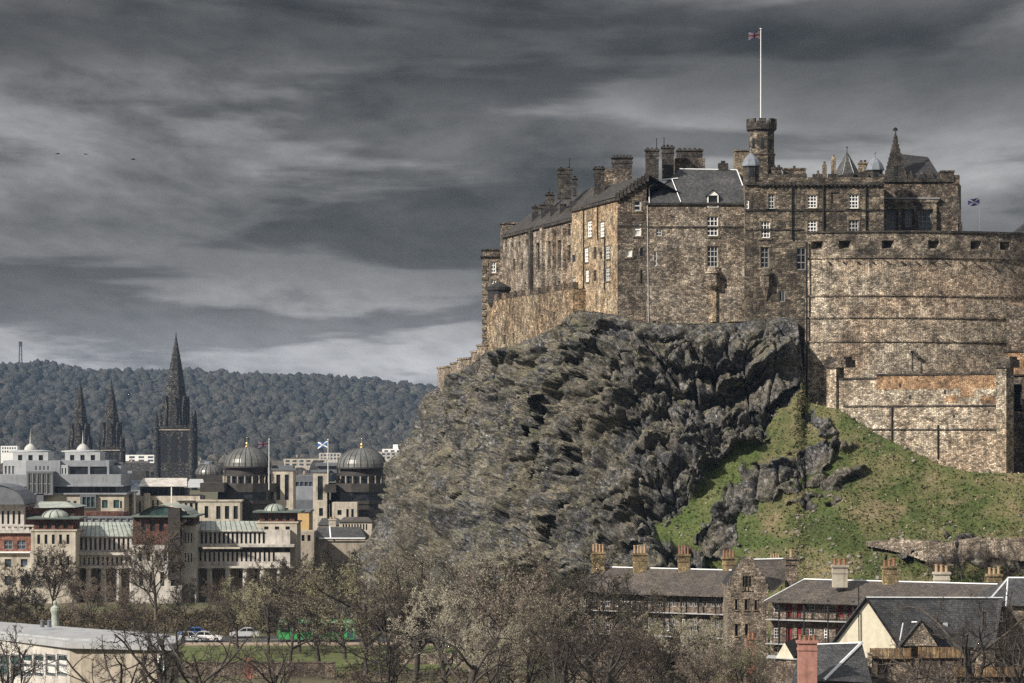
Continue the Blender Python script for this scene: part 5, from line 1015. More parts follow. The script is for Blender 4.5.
# glass link with pale roofs left of the domes
lnk = thing('link_building', (X(165, 700), 700, 0), 'low building with pale sloping metal roofs and cream pillars left of the twin domes', 'office building', TG)
dd = 700; face(lnk, M['cream'], 130, 200, 496, dd, 12, None, [(134, 142, 501, 514, 2, .45), (146, 160, 500, 512, 3, .4), (178, 199, 503, 516, 4, .5)]); face(lnk, M['modern_dark'], 140, 186, 486, dd+3, 8, 497, [(142, 185, 488, 495, 8, .8)])
for a, b, c, e, t, s, mt in ((138, 187, 486.5, 478, 143, 187, 'pale'), (184, 205, 487.5, 479, 190, 203, 'pale_metal'), (176, 202, 500.5, 494.5, 182, 203, 'pale_metal')):
    m = MB(); p0, p1, q0, q1 = P(a, c, dd-.6), P(b, c, dd-.6), P(t, e, dd+7), P(s, e, dd+7); m.quad(p0, p1, q1, q0); m.quad(q0, q1, Vector((q1.x, dd+7.2, p1.z)), Vector((q0.x, dd+7.2, p0.z))); m.poly([p1, Vector((q1.x, dd+7.2, p1.z)), q1]); m.poly([Vector((q0.x, dd+7.2, p0.z)), p0, q0]); m.build('roof', M[mt], lnk)
for px in (134, 146, 148): m = MB(); m.lathe(X(px, dd-1), dd-1, [(.55, 0), (.5, Z(494, dd)), (.5, Z(493, dd))], 10); m.build('pillar', M['cream'], lnk, True)
for px, y0 in ((134.5, 488), (171.5, 487)): m = MB(); m.tube([(X(px, dd-3), dd-3, Z(513, dd)), (X(px, dd-3), dd-3, Z(y0, dd))], .14, n=5); m.build('mast', M['white'], lnk)
face(lnk, M['slate'] and M['glass_blue'], 121, 143, 481, dd+14, 8, 490, name='rooflight'); face(lnk, M['modern'], 119, 146, 471.5, dd+40, 10, None, name='back_block'); face(lnk, M['slate'], 132, 146, 471, dd+39, 6, 482, name='roof_panel')
# dark lower buildings in the gap and between domes and crag
def small(name, label, px0, px1, y0, d, dep, mat, rows=(), glass=None, roof=None, ridge=None, rmat=None, frame=None, cat='building', group=TG):
    t = thing(name, (X(.5*(px0+px1), d), d, 0), label, cat, group); face(t, mat, px0, px1, y0, d, dep, None, rows, glass, frame)
    if ridge:
        m = MB(); a, b, r0, r1 = P(px0-.7, y0, d-.3), P(px1+.7, y0, d-.3), P(ridge[0], ridge[2], d+dep/2), P(ridge[1], ridge[2], d+dep/2); a2, b2 = Vector((a.x, d+dep+.3, a.z)), Vector((b.x, d+dep+.3, b.z)); m.quad(a, b, r1, r0); m.quad(b2, a2, r0, r1); m.poly([b, b2, r1]); m.poly([a2, a, r0]); m.build('roof', rmat or M['slate'], t)
    return t
t = small('office_block', 'dark grey slab block seen in the gap between the twin domes', 294, 314, 476, 760, 14, M['modern_dark'], [(295, 313, 482, 486, 4, .7), (295, 313, 491, 495, 4, .7)], M['glass_blue'])
face(t, M['modern'], 295, 313, 487, 735, 8, None); face(t, M['modern_dark'], 293, 315, 500, 728, 6, None)
t = small('ochre_block', 'ochre rendered block right of the green domed corner turret', 291, 309, 512, 600, 10, M['orange_wall'], cat='building'); slab(t, M['modern_dark'], 291, 309.5, 510.5, 512.2, 600, 10, .2)
small('brick_lodge', 'small tan brick block with flat roof in front of the ochre block', 297, 314, 531.5, 585, 9, M['cream_dark'], [(300, 312, 535, 541, 2, .5)])
t = small('slate_roof_house', 'house with two slate roof slopes and white ridge below the right dome', 313, 366, 538, 590, 12, M['cream_dark'], (), None, ridge=(318, 360, 527), rmat=M['slate']); m = MB(); m.tube([P(331, 538, 589.5), P(330, 527, 595.8)], .18, n=4); m.tube([P(319, 538.5, 589.4), P(365, 538.5, 589.4)], .15, n=4); m.build('lead_flashing', M['flash'], t)
t = small('row_building', 'cream building with a row of small windows at the foot of the crag', 339, 372, 522, 640, 10, M['cream'], [(342, 368, 524, 530, 9, .5)], ridge=(344, 368, 517), rmat=M['slate_brown']); chimney(t, 321+8, 336, 519, 526, 642, M['cream'], M['pot_pale'], 2, 1.2, .5)
small('slate_villa', 'grey slated house behind the row building at the crag foot', 318, 341, 525, 668, 10, M['cream_dark'], (), None, ridge=(322, 338, 518))
small('flat_roof_block', 'long low grey block with roof plant between the green roofs and the grey offices', 76, 136, 517.5, 640, 10, M['modern_dark'], [(78, 134, 518.5, 523, 8, .75)], M['modern'])
small('tan_block', 'tan brick block with dark bay between the grey offices and the low grey block', 74, 124, 512, 655, 8, M['redbrick'], [(78, 84, 513, 519, 1, .9)])
# two flagpoles on the domed offices
fz = 500
flag('flagpole', (X(269, 690), 690, Z(490, 690)), Z(439.5, 690)-Z(490, 690), 2.4, 1.4, p_union, -1, 'white flagpole with union flag between the left dome and cream tower', 'flag', .11)
M['flag_blue2'] = plain('saltire_blue_cloth', (.05, .12, .3), .85, .2, 3)
sv_ = M['flag_blue'], M['flag_white']; M['flag_blue'], M['flag_white'] = M['flag_blue2'], M['white']; flag('flagpole', (X(328, 690), 690, Z(484, 690)), Z(440, 690)-Z(484, 690), 2.2, 1.4, p_salt, -1, 'white flagpole with pale blue saltire flag left of the right dome', 'flag', .11); M['flag_blue'], M['flag_white'] = sv_
# --- the cathedral with three spires, far behind
cth = thing('cathedral', (X(140, 1600), 1600, 0), 'sooty Gothic cathedral with one tall and two smaller stone spires', 'cathedral')
def spire(px, d, ytip, ybase, hw, ytow, tw, y_par):
    cx = X(px, d); k = d/F; z = lambda y: Z(y, d); r = hw*k*1.04; t = tw*k
    m = MB(); zb_, zt_ = z(ybase), z(ytip); prof = [(r*1.0, zb_), (r*.84, zb_+(zt_-zb_)*.27), (r*.42, zb_+(zt_-zb_)*.68), (.45, zt_-2), (.25, zt_), (0, zt_+1.5)]; m.lathe(cx, d, prof, 8, R(22.5))
    for f in (.45, .62, .78): rr = r*(1.13-1.05*f)+.1; zz = z(ybase)+(z(ytip)-z(ybase))*f; m.lathe(cx, d, [(rr*.9, zz-.3), (rr*1.08, zz), (rr*.9, zz+.3)], 8, R(22.5))
    sp = m.build('spire', M['gothic'], cth)
    m = MB(); m.box(cx-t, cx+t, d-t, d+t, 0, z(y_par)); m.box(cx-t-.4, cx+t+.4, d-t-.4, d+t+.4, z(y_par), z(y_par)+.9); m.build('tower', M['gothic'], cth)
    for sx in (-1, 1):
        for sy in (-1, 1):
            m = MB(); q = .075*t+.3; m.lathe(cx+sx*t, d+sy*t, [(q*1.3, 0), (q*1.25, z(y_par)), (q*1.5, z(y_par)+.3), (q, z(y_par)+.6), (q, z(y_par)+3), (q*1.3, z(y_par)+3.3), (.05, z(y_par)+9.5*t/12+3)], 8); m.build('pinnacle', M['gothic'], cth)
    m = MB(); m.box(cx-t-.5, cx+t+.5, d-t-.5, d+t+.5, z(y_par)-.9, z(y_par)-.35); m.build('string_course', M['cream_dark'], cth)
    for sx in (-1, 0, 1):   # louvred belfry openings and lucarnes
        m = MB(); w = t*.2; x = cx+sx*t*.58; z0, z1 = z(y_par)-t*1.9, z(y_par)-t*.55; m.poly([(x-w, d-t-.05, z0), (x+w, d-t-.05, z0), (x+w, d-t-.05, z1), (x, d-t-.05, z1+w*1.6), (x-w, d-t-.05, z1)]); m.build('belfry_louvre', M['black_iron'], cth)
    for a in (-90, -45, -135, 0, 180):
        ca, sa = math.cos(R(a)), math.sin(R(a)); m = MB(); q = r*.93; w = r*.17; zb = z(ybase); h = r*1.5; o = (cx+ca*q*.96, d+sa*q*.96); u_, n_ = (-sa, ca), (ca, sa); m.obox(o, u_, n_, -w, w, -1.6, .5, zb, zb+h); pts = [(-w, h), (w, h), (0, h*1.5)]; f = [Vector((o[0]+u_[0]*s+n_[0]*.5, o[1]+u_[1]*s+n_[1]*.5, zb+hh)) for s, hh in pts]; b = [Vector((o[0]+u_[0]*s-n_[0]*1.6, o[1]+u_[1]*s-n_[1]*1.6, zb+hh)) for s, hh in pts]; m.poly(f); m.quad(f[0], b[0], b[2], f[2]); m.quad(f[1], f[2], b[2], b[1]); m.build('lucarne', M['gothic'], sp)
    m = MB()
    for i in range(9): m.box(cx-t+2*t*i/9, cx-t+2*t*(i+.5)/9, d-t-.4, d-t+.2, z(y_par)+.9, z(y_par)+1.8)
    m.build('parapet', M['gothic'], cth)
spire(176, 1600, 334, 428, 13.5, 0, 17.5, 428.5); spire(80, 1700, 380, 447, 10, 0, 10, 449); spire(111.5, 1690, 381, 447, 10.5, 0, 11, 449)
m = MB(); x0, x1 = X(100, 1640), X(160, 1640); m.box(x0, x1, 1630, 1655, 0, Z(472, 1640)); m.poly([(x0, 1629, Z(472, 1640)), (x1, 1629, Z(472, 1640)), (x1, 1642, Z(463, 1640)), (x0, 1642, Z(463, 1640))]); m.poly([(x1, 1656, Z(472, 1640)), (x0, 1656, Z(472, 1640)), (x0, 1642, Z(463, 1640)), (x1, 1642, Z(463, 1640))]); m.build('nave', M['gothic'], cth)
# --- far houses and blocks at the foot of the hill
whites = M['white'], M['pale'], M['cream'], M['cream_dark'], M['modern']
HG = 'houses at the foot of the far hill'
def farhouse(px, d, w, h, dep, wm, rm, label, zb=0):
    t = thing('far_house', (X(px, d), d, zb), label, 'house', HG); x = X(px, d); m = MB(); m.box(x-w/2, x+w/2, d-dep/2, d+dep/2, zb-1, zb+h); m.build('wall', wm, t)
    m = MB(); r = h+w*.22; a, b = x-w/2-.3, x+w/2+.3; m.quad((a, d-dep/2-.3, zb+h), (b, d-dep/2-.3, zb+h), (b, d, zb+r), (a, d, zb+r)); m.quad((b, d+dep/2+.3, zb+h), (a, d+dep/2+.3, zb+h), (a, d, zb+r), (b, d, zb+r)); m.poly([(b, d-dep/2-.3, zb+h), (b, d+dep/2+.3, zb+h), (b, d, zb+r)]); m.poly([(a, d+dep/2+.3, zb+h), (a, d-dep/2-.3, zb+h), (a, d, zb+r)]); m.build('roof', rm, t)
    m = MB(); m.box(x-w*.3, x-w*.3+1, d-.7, d+.7, zb+h+.5, zb+r+1.4); m.build('chimney', M['cream_dark'], t)
    for i in range(3): m = MB(); xx = x-w*.32+w*.32*i; m.box(xx-.55, xx+.55, d-dep/2-.06, d-dep/2+.1, zb+h*.5, zb+h*.5+1.7); m.build('window', M['glass'], t)
for i in range(46):
    px = 125+rng.random()*300; dd = 1500+rng.random()*900
    if 150 < px < 202 and dd > 1550: continue
    farhouse(px, dd, 8+8*rng.random(), 6+4*rng.random(), 9, whites[int(rng.random()*5)], (M['slate_brown'], M['slate_dark'], M['slate'])[i % 3], 'small house in the hazy rows between the town and the far hill')
for px, dd, y0, y1, w, mt, lb in ((402, 2100, 449, 458, 26, 'white', 'white slab block with a stair tower beside the crag edge below the hill'), (381, 2000, 452, 460, 20, 'pale', 'pale flat block just left of the white slab block below the hill'), (335-5, 2050, 453, 461, 14, 'pale', 'pale gabled block behind the saltire flagpole'), (146, 2200, 455, 461, 40, 'white', 'long low white building between the pair of spires and the tall spire'), (9, 2300, 446, 455, 12, 'white', 'white hillside villa at the far left below the wood'), (305, 1900, 459, 468, 26, 'cream', 'cream flat roofed block above the gap between the twin domes')):
    t = thing('far_block', (X(px, dd), dd, 0), lb, 'building', 'pale blocks at the foot of the far hill'); hw = w/2; px0, px1 = px-hw*F/dd, px+hw*F/dd; face(t, M[mt], px0, px1, y0, dd, 12, None, [(px0+1, px1-1, y0+1.2, y0+3.2, 6, .6), (px0+1, px1-1, y0+4.6, y0+6.6, 6, .6)], M['glass_blue'])
    if mt == 'white' and px > 390: face(t, M['white'], px-9, px-4, 444.5, dd+3, 8, None); face(t, M['white'], px+9, px+13, 446, dd+3, 8, None)
# radio mast on the ridge
x, dd = X(20.5, 4200), 4200; z0 = float(hill_z(np.array([x]), np.array([4200.0]))[0])
mst = thing('radio_mast', (x, dd, z0), 'thin lattice radio mast standing on the wooded ridge', 'mast'); z1 = Z(341.5, dd); m = MB()
for sx, sy in ((-1, -1), (1, -1), (1, 1), (-1, 1)): m.tube([(x+sx*2.2, dd+sy*2.2, z0-2), (x+sx*1.3, dd+sy*1.3, z1)], .5, .45, 4)
for i in range(14): zz = z0+(z1-z0)*i/14; w = 2.2-.9*i/14; s = 1 if i % 2 else -1; m.tube([(x-s*w, dd-w, zz), (x+s*w, dd-w, zz+(z1-z0)/14)], .28, n=4)
m.box(x-2, x+2, dd-2, dd+2, z1-6, z1); m.build('lattice', M['bronze'], mst)
# three birds
for px, py, dd, a, lb in ((57.5, 154, 480, 30, 'small dark bird gliding in the grey cloud, leftmost of three'), (86, 154.5, 520, -40, 'small dark bird in the grey cloud, the middle one of three'), (133, 159.5, 450, 10, 'small dark bird with raised wings, rightmost of three')):
    c = P(px, py, dd); m = MB(); ca, sa = math.cos(R(a)), math.sin(R(a))
    def bp(u, v, w): return Vector((c.x+u*ca-v*sa, c.y+u*sa+v*ca, c.z+w))
    m.tube([bp(-.32, 0, 0), bp(-.2, 0, .01), bp(0, 0, .02), bp(.16, 0, .02), bp(.26, 0, .03)], .035, .07, 6); m.tube([bp(.24, 0, .03), bp(.31, 0, .03), bp(.36, 0, .02)], .06, .01, 6)
    for s in (-1, 1):
        w = [bp(.14, s*.05, .03), bp(.16, s*.3, .14), bp(-.02, s*.62, .1), bp(-.14, s*.3, .11), bp(-.1, s*.05, .03)]; m.poly(w); m.poly([p-Vector((0, 0, .02)) for p in w][::-1])
    m.poly([bp(-.28, .04, 0), bp(-.28, -.04, 0), bp(-.46, -.1, 0), bp(-.46, .1, 0)]); tag(m.build('bird', M['black_iron'], None, loc=c), lb, 'bird', 'birds in the sky')

# ------------------------------------------------------------------ the tenements at the foot of the rock
M['slab'] = plain('weathered_slab', (.36, .36, .36), .8, .3, 1.5)
NG = 'tenements at the foot of the rock'
M['door_red'] = plain('dark_red_door', (.16, .018, .022), .5, .25, 3); M['wood'] = stone('weathered_boards', [(.16, .1, .055), (.3, .2, .11), (.4, .29, .17)], 6.0, .2, .3, joint=.7); M['harl'] = plain('cream_harling', (.8, .74, .58), .9, .12, 2.0, streak=.25); M['pink_render'] = plain('pink_render', (.36, .185, .15), .9, .3, 1.5, streak=.5); M['yellow_brick'] = stone('yellow_chimney_brick', [(.2, .15, .08), (.42, .32, .17), (.55, .43, .25)], 3, 6, .5)
def roofplane(m, a, b, c, e, th=.18):
    m.quad(a, b, c, e); dn = Vector((0, 0, -th)); m.quad(e+dn, c+dn, b+dn, a+dn); m.quad(a+dn, b+dn, b, a)
d0, d1 = 398.0, 387.0
lt = thing('tenement_row', (X(655, 392), 392, 0), 'long grey slated tenement row with four yellow chimneys behind the bare trees', 'tenement', NG)
A, Bp = XY(576, d0), XY(728, d1); dep = 9.0; u, n, L = frame_of(A, Bp); zt = Z(594, d1)
hs = []; wl = []
for i in range(20):
    px = 583+i*7.4+(i%3)*1.0; 
    if px > 722: break
    hs.append(hole(A, Bp, px, 596.5, px+4.2, 606.5)); hs.append(hole(A, Bp, px, 619, px+4.2, 631))
hs = [h for h in hs if h[1] < L-.3]
m = MB(); wall(m, A, Bp, 0, zt, hs, .22); q0, q1 = off(A, n, -dep), off(Bp, n, -dep); m.quad((*q0, 0), (*A, 0), (*A, zt), (*q0, zt)); m.quad((*Bp, 0), (*q1, 0), (*q1, zt), (*Bp, zt)); m.quad((*q1, 0), (*q0, 0), (*q0, zt), (*q1, zt)); m.build('wall', M['tenement'], lt)
for h in hs: window(lt, A, Bp, h, M['glass'], M['slab'] if random.random() < .6 else M['white'], 2, 2, .055, .18)
for y in (612.5, 636): m = MB(); h = hole(A, Bp, 640, y-.45, 700, y+.45); m.obox(A, u, n, 0, L, -.02, .9, h[2], h[3]); m.build('balcony_slab', M['slab'], lt)
for k in range(9): m = MB(); s = 1+k*L/9; m.obox(A, u, n, s, s+.14, .7, .85, 0, zt-.1); m.build('balcony_post', M['black_iron'], lt)
zr = Z(570, .5*(d0+d1)); m = MB(); f0, f1 = Vector((*off(A, n, 1.2), zt-.15)), Vector((*off(Bp, n, 1.2), zt-.15)); r0, r1 = Vector((*off(A, n, -dep/2), zr)), Vector((*off(Bp, n, -dep/2), zr)); k0, k1 = Vector((*q0, zt)), Vector((*q1, zt)); roofplane(m, f0, f1, r1, r0); m.quad(k1, k0, r0, r1); m.poly([f1, k1, r1]); m.poly([k0, f0, r0]); r_ = m.build('roof', M['slate_brown'], lt); m = MB(); m.tube([r0, r1], .1, n=5); m.build('ridge_lead', M['flash'], r_)
for x0, x1, y0, y1 in ((591, 605.5, 552, 568), (632, 647.5, 553, 570), (677, 690.5, 554, 572), (721.5, 736, 557, 576)): chimney(lt, x0+1, x1-1, y0, y1, .5*(d0+d1)+4+(655-x0)*.06, M['yellow_brick'], M['pot'] if x0 > 660 else M['pot_pale'], 4, 1.2, .95, .14)
# crow-stepped gable block
d = 379.0
gb = thing('gabled_tenement', (X(747, d), d, 0), 'sandstone tenement end with stepped gable and triple arched window', 'tenement', NG)
A, Bp = XY(727.5, d), XY(768, d); zt = Z(587, d); wn = [(742.5, 576, 744.5, 590), (745.5, 573, 748, 590), (749, 576, 751, 590), (735, 599, 737.5, 610), (744.5, 599, 747.5, 610), (754.5, 600, 757, 610), (735, 624, 738, 636), (745, 624, 748, 636)]
hs = [hole(A, Bp, *w) for w in wn]; m = MB(); wall(m, A, Bp, 0, zt, hs[3:]); q0, q1 = (A[0], d+11), (Bp[0], d+11); m.quad((*Bp, 0), (*q1, 0), (*q1, zt), (*Bp, zt)); m.quad((*q0, 0), (*A, 0), (*A, zt), (*q0, zt)); m.build('wall', M['garden'], gb)
m = MB(); ns = 8; za = Z(556.5, d); g0, g1 = A[0], Bp[0]; gc = .5*(g0+g1)
hh = hs[:3]
wall(m, (gc-2.1, d-.02), (gc+2.1, d-.02), zt, za-2.3, [(h[0]-(gc-2.1-A[0]), h[1]-(gc-2.1-A[0]), h[2], h[3]) for h in hh])
for i in range(ns):
    t = i/ns; w = (g1-g0)/2*(1-t*.86); z0, z1 = zt+(za-zt)*t, zt+(za-zt)*(i+1)/ns
    if w > 2.1: m.box(gc-w, gc-2.1, d-.02, d+.7, z0, z1); m.box(gc+2.1, gc+w, d-.02, d+.7, z0, z1)
    elif z0 > za-2.4: m.box(gc-w, gc+w, d-.04, d+.7, z0, z1)
    else: m.box(gc-w, gc+w, d+.35, d+.7, z0, z1)
m.quad((gc-2.1, d+.4, zt), (gc+2.1, d+.4, zt), (gc+2.1, d+.4, za-2.3), (gc-2.1, d+.4, za-2.3)); gw = m.build('crow_step_gable', M['garden'], gb)
for h in hs: window(gb, A, Bp, h, M['glass'], None, depth=.25, surround=M['trim_tan'], sw=.1)
m = MB(); rz = Z(560, d); m.quad((g0, d+.5, zt), (gc, d+.5, za-.6), (gc, d+11, za-.6), (g0, d+11, zt)); m.quad((gc, d+.5, za-.6), (g1+.3, d+.5, zt-.3), (g1+.3, d+11, zt-.3), (gc, d+11, za-.6)); m.build('roof', M['slate_dark'], gb)
m = MB(); m.poly([P(754, 560, d+6), P(791, 559, d+8), P(793, 574, d+5), P(771, 594, d-.5)][::-1]); m.quad(P(754, 560, d+6), P(791, 559, d+8), Vector((X(791, d+14), d+14, zt)), Vector((X(754, d+14), d+14, zt))); cr = m.build('cross_roof', M['slate_brown'], gb); m = MB(); m.tube([P(754, 559.6, d+6), P(791, 558.6, d+8)], .13, n=4); m.build('ridge_lead', M['flash'], cr)
chimney(gb, 785.5, 797, 557, 582, d+4, M['tenement'], M['pot_pale'], 1, 1.2, 1.1, .2); chimney(gb, 770, 780, 559.5, 565, d+9, M['yellow_brick'], M['pot_pale'], 4, 1.0, .8, .08)
# right-hand range with galleries and red doors
d0, d1 = 372.0, 358.0
rt = thing('gallery_tenement', (X(870, 365), 365, 0), 'slated tenement with two galleries, dark red doors and white windows', 'tenement', NG)
A, Bp = XY(770, d0), XY(990, d1); u, n, L = frame_of(A, Bp); dep = 9; zt = Z(600, 366); items = []
for y0, y1, k in ((602, 617.5, 0), (627, 643, 0), (652, 668, 0)):
    for x0, x1, t in ((786, 792, 'd'), (797, 801.5, 'd'), (838, 843, 'd'), (848, 852, 'd'), (890, 895, 'd'), (900, 904, 'd')): items.append((x0, y0, x1, y1, t))
    for x0 in (774, 809, 824, 860, 876, 915, 930, 950): items.append((x0, y0+1, x0+5.5, y0+11, 'w'))
hs = [hole(A, Bp, *w[:4]) for w in items]; m = MB(); wall(m, A, Bp, 0, zt, hs, .22); q0, q1 = off(A, n, -dep), off(Bp, n, -dep); m.quad((*q0, 0), (*A, 0), (*A, zt), (*q0, zt)); m.quad((*Bp, 0), (*q1, 0), (*q1, zt), (*Bp, zt)); m.build('wall', M['tenement'], rt)
for w, h in zip(items, hs): window(rt, A, Bp, h, M['door_red'] if w[4] == 'd' else M['glass'], M['white'] if w[4] == 'w' else None, 2, 3, .065, .15, name='door' if w[4] == 'd' else 'window')
for y in (620.2, 644.5):
    h = hole(A, Bp, 780, y-.45, 840, y+.45); m = MB(); m.obox(A, u, n, 0, L, -.02, 1.3, h[2], h[3]); m.build('gallery_slab', M['slab'], rt)
    m = MB(); m.obox(A, u, n, 0, L, 1.22, 1.28, h[3]+.95, h[3]+1.02)
    for i in range(int(L/.45)): m.obox(A, u, n, i*.45, i*.45+.05, 1.23, 1.27, h[3], h[3]+.95)
    m.build('gallery_railing', M['black_iron'], rt)
for px in (783, 808, 832, 857, 880, 905, 930): h = hole(A, Bp, px, 600, px+1.2, 690); m = MB(); m.obox(A, u, n, h[0], h[0]+.18, 1.1, 1.3, 0, zt-.1); m.build('gallery_post', M['black_iron'], rt)
zr = Z(581.5, 369); m = MB(); f0, f1 = Vector((*off(A, n, 1.6), zt-.35)), Vector((*off(Bp, n, 1.6), zt-.35)); r0, r1 = Vector((*off((A[0]+u[0]*2.2, A[1]+u[1]*2.2), n, -dep/2), zr)), Vector((*off(Bp, n, -dep/2), zr)); k0, k1 = Vector((*q0, zt)), Vector((*q1, zt)); roofplane(m, f0, f1, r1, r0); m.quad(k1, k0, r0, r1); m.poly([k0, f0, r0]); m.poly([f1, k1, r1]); r_ = m.build('roof', M['slate_brown'], rt); m = MB(); m.tube([r0, r1], .1, n=5); m.tube([r0, f0], .06, n=4); m.build('ridge_lead', M['flash'], r_)
for x0, x1, y0, y1, mt, pt in ((831.5, 848, 564, 582, 'cream', 'pot'), (881.5, 897.5, 565, 586, 'yellow_brick', 'pot'), (933, 950, 571, 589, 'cream', 'pot_pale'), (986.5, 1002, 573, 592, 'yellow_brick', 'pot_pale')): chimney(rt, x0+1, x1-1, y0+1, y1, 369, M[mt], M[pt], 3, 1.3, .8, .14)
# hipped roof house at the right
hp = thing('hipped_house', (X(1010, 350), 352, 0), 'steep hipped slate roof with white ridge lines at the far right', 'house', NG)
face(hp, M['garden'], 988, 1040, 606, 346, 10, None, [(994, 1006, 612, 622, 1, .6)], M['glass'], M['white']); m = MB(); a, b, c, e, ap = P(984, 606, 345.5), P(1042, 606, 345.5), Vector((X(1042, 345), 357, Z(606, 345))), Vector((X(984, 345), 357, Z(606, 345))), P(1008, 578, 351); ap2 = P(1030, 578, 351); m.poly([a, b, ap2, ap]); m.poly([b, c, ap2]); m.poly([c, e, ap, ap2]); m.poly([e, a, ap]); rr = m.build('roof', M['slate'], hp); m = MB(); m.tube([a, ap], .13, n=4); m.tube([ap, ap2], .13, n=4); m.tube([P(1006, 606, 345.4), P(1008, 578.5, 350.8)], .09, n=4); m.build('ridge_lead', M['flash'], rr)
# cream gable house
d = 338.0
cg = thing('cream_gable_house', (X(865, d), d, 0), 'house with a tall cream harled gable and long slate roof in front of the galleries', 'house', NG)
A, Bp = XY(832.5, d), XY(895.5, d); ap = P(865.5, 598.5, d); zt = Z(644, d); m = MB(); m.poly([(A[0], d, 0), (Bp[0], d, 0), (Bp[0], d, zt), (ap.x, d, ap.z), (A[0], d, zt)]); D = 20.0; sk = 9.5; m.quad((A[0]+sk, d+D, 0), (*A, 0), (*A, zt), (A[0]+sk, d+D, zt)); m.build('gable_wall', M['harl'], cg)
bk = Vector((sk, D, 0)); ap2 = Vector((X(1003, d+8), d+8, ap.z-.35)); e0 = Vector((Bp[0]+.2, d-.25, zt-.1)); e1 = Vector((X(995, d+1), d+1, zt-.3)); m = MB(); apf = ap+Vector((0, -.25, .12)); roofplane(m, e0, e1, ap2, apf); l0 = Vector((A[0]-.3, d-.25, zt-.1)); m.quad(l0, apf, ap2, ap2+Vector((-6, 8, -4.6))); rr = m.build('roof', M['slate'], cg)
m = MB(); m.tube([apf, ap2], .09, n=4); m.build('ridge_lead', M['flash'], rr); m = MB(); m.tube([apf, e0], .11, n=4); m.tube([apf, l0], .11, n=4); m.build('verge', M['slate_dark'], cg); m = MB(); wall(m, (e0.x, d), (e1.x, d+1.2), 0, zt-.2); m.build('side_wall', M['garden'], cg)
pipe(cg, 'drainpipe', 858.5, 586, 859, 641, d-.2, d-.2, .06, M['black_iron'])
m = MB(); ga, gl, gr = P(921, 621, d-1.6), P(902, 646, d-1.8), P(938, 646, d-1.8); m.poly([gl, gr, ga]); gwall = m.build('dormer', M['garden'], cg); m = MB(); bk2 = Vector((0, 6, .2)); m.quad(ga+Vector((0, -.2, .12)), gr+Vector((.3, -.2, -.1)), gr+bk2, ga+bk2); m.quad(gl+Vector((-.3, -.2, -.1)), ga+Vector((0, -.2, .12)), ga+bk2, gl+bk2); m.poly([P(902, 622, d+3), ga+Vector((0, .5, 0)), gl+bk2]); m.build('dormer_roof', M['slate'], gwall); m = MB(); m.tube([P(903, 622.5, d+1), P(919, 622, d-.5)], .08, n=4); m.tube([P(903, 623, d-.5), P(899, 645, d-1.9)], .06, n=4); m.build('lead_flashing', M['flash'], gwall)
for px, py in ((940, 628), (945, 628)): m = MB(); c = P(px, py, d-.5); m.box(c.x-.5, c.x+.5, d+1.0, d+3, c.z-.35, c.z+.45); m.build('skylight', M['pale_metal'], cg)
# front house with pink chimney
d = 318.0
fh = thing('pink_chimney_house', (X(835, d), d, 0), 'low slate roofed house with a big pink chimney at the bottom edge', 'house', NG)
m = MB(); a, b, r0, r1 = P(817, 690, d-2), P(822, 680, d-3), P(817, 645, d+4), P(862, 643, d+4.2); e1 = P(872, 683, d-1); m.poly([P(790, 690, d-2), P(824, 680, d-3), r1, P(800, 645, d+4)]); m.poly([P(824, 680, d-3), e1, r1]); m.quad(P(800, 645, d+4), r1, Vector((r1.x, d+12, Z(680, d))), Vector((X(800, d), d+12, Z(680, d)))); rr = m.build('roof', M['slate'], fh); m = MB(); m.tube([P(824, 680, d-3.02), r1+Vector((0, -.05, .05))], .16, n=5); m.tube([P(800, 645, d+4), r1], .1, n=4); m.build('ridge_lead', M['flash'], rr)
face(fh, M['garden'], 792, 868, 684, d-2.0, 12, None, [(800, 860, 690, 700, 4, .5)])
chimney(fh, 798, 816.5, 640.5, 690, d-3, M['pink_render'], M['pot'], 4, 1.3, .55, .16)
# small cream gable and white ridged outhouse
oh = thing('outhouse', (X(778, 325), 326, 0), 'small cream pointed gable with pale roof edge left of the pink chimney', 'house', NG); d = 325.0
m = MB(); a, b, c = P(775, 659, d), P(794, 659, d), P(784.5, 642.5, d); m.poly([(a.x, d, 0), (b.x, d, 0), b, c, a]); m.build('gable_wall', M['harl'], oh); m = MB(); m.quad(a, c, c+Vector((2, 8, 0)), a+Vector((2, 8, 0))); m.quad(c, b, b+Vector((2, 8, 0)), c+Vector((2, 8, 0))); m.build('roof', M['slate_dark'], oh); m = MB(); m.quad(P(766, 658, d-1), P(797, 660, d-1), P(797, 656.5, d+2), P(768, 655, d+2)); m.build('lean_to', M['pale_metal'], oh); m = MB(); m.box(X(766.3, d), X(796.7, d), d-.9, d-.6, 0, Z(660.2, d)); m.build('low_wall', M['tenement'], oh)
br = thing('brick_outhouse', (X(752, 345), 346, 0), 'low red brick stack among the bare trees below the stepped gable', 'chimney'); d = 345.0; m = MB(); m.box(X(747, d), X(756, d), d, d+1.2, 0, Z(640, d)); m.box(X(746, d), X(757, d), d-.1, d+1.3, Z(640, d), Z(638.5, d)); m.build('stack', M['pink'], br)
for px in (749.5, 753.5): m = MB(); m.lathe(X(px, d), d+.6, [(.18, Z(638.5, d)), (.15, Z(633, d)), (.2, Z(632.5, d)), (0, Z(632.8, d))], 8); m.build('chimney_pot', M['pot'], br)
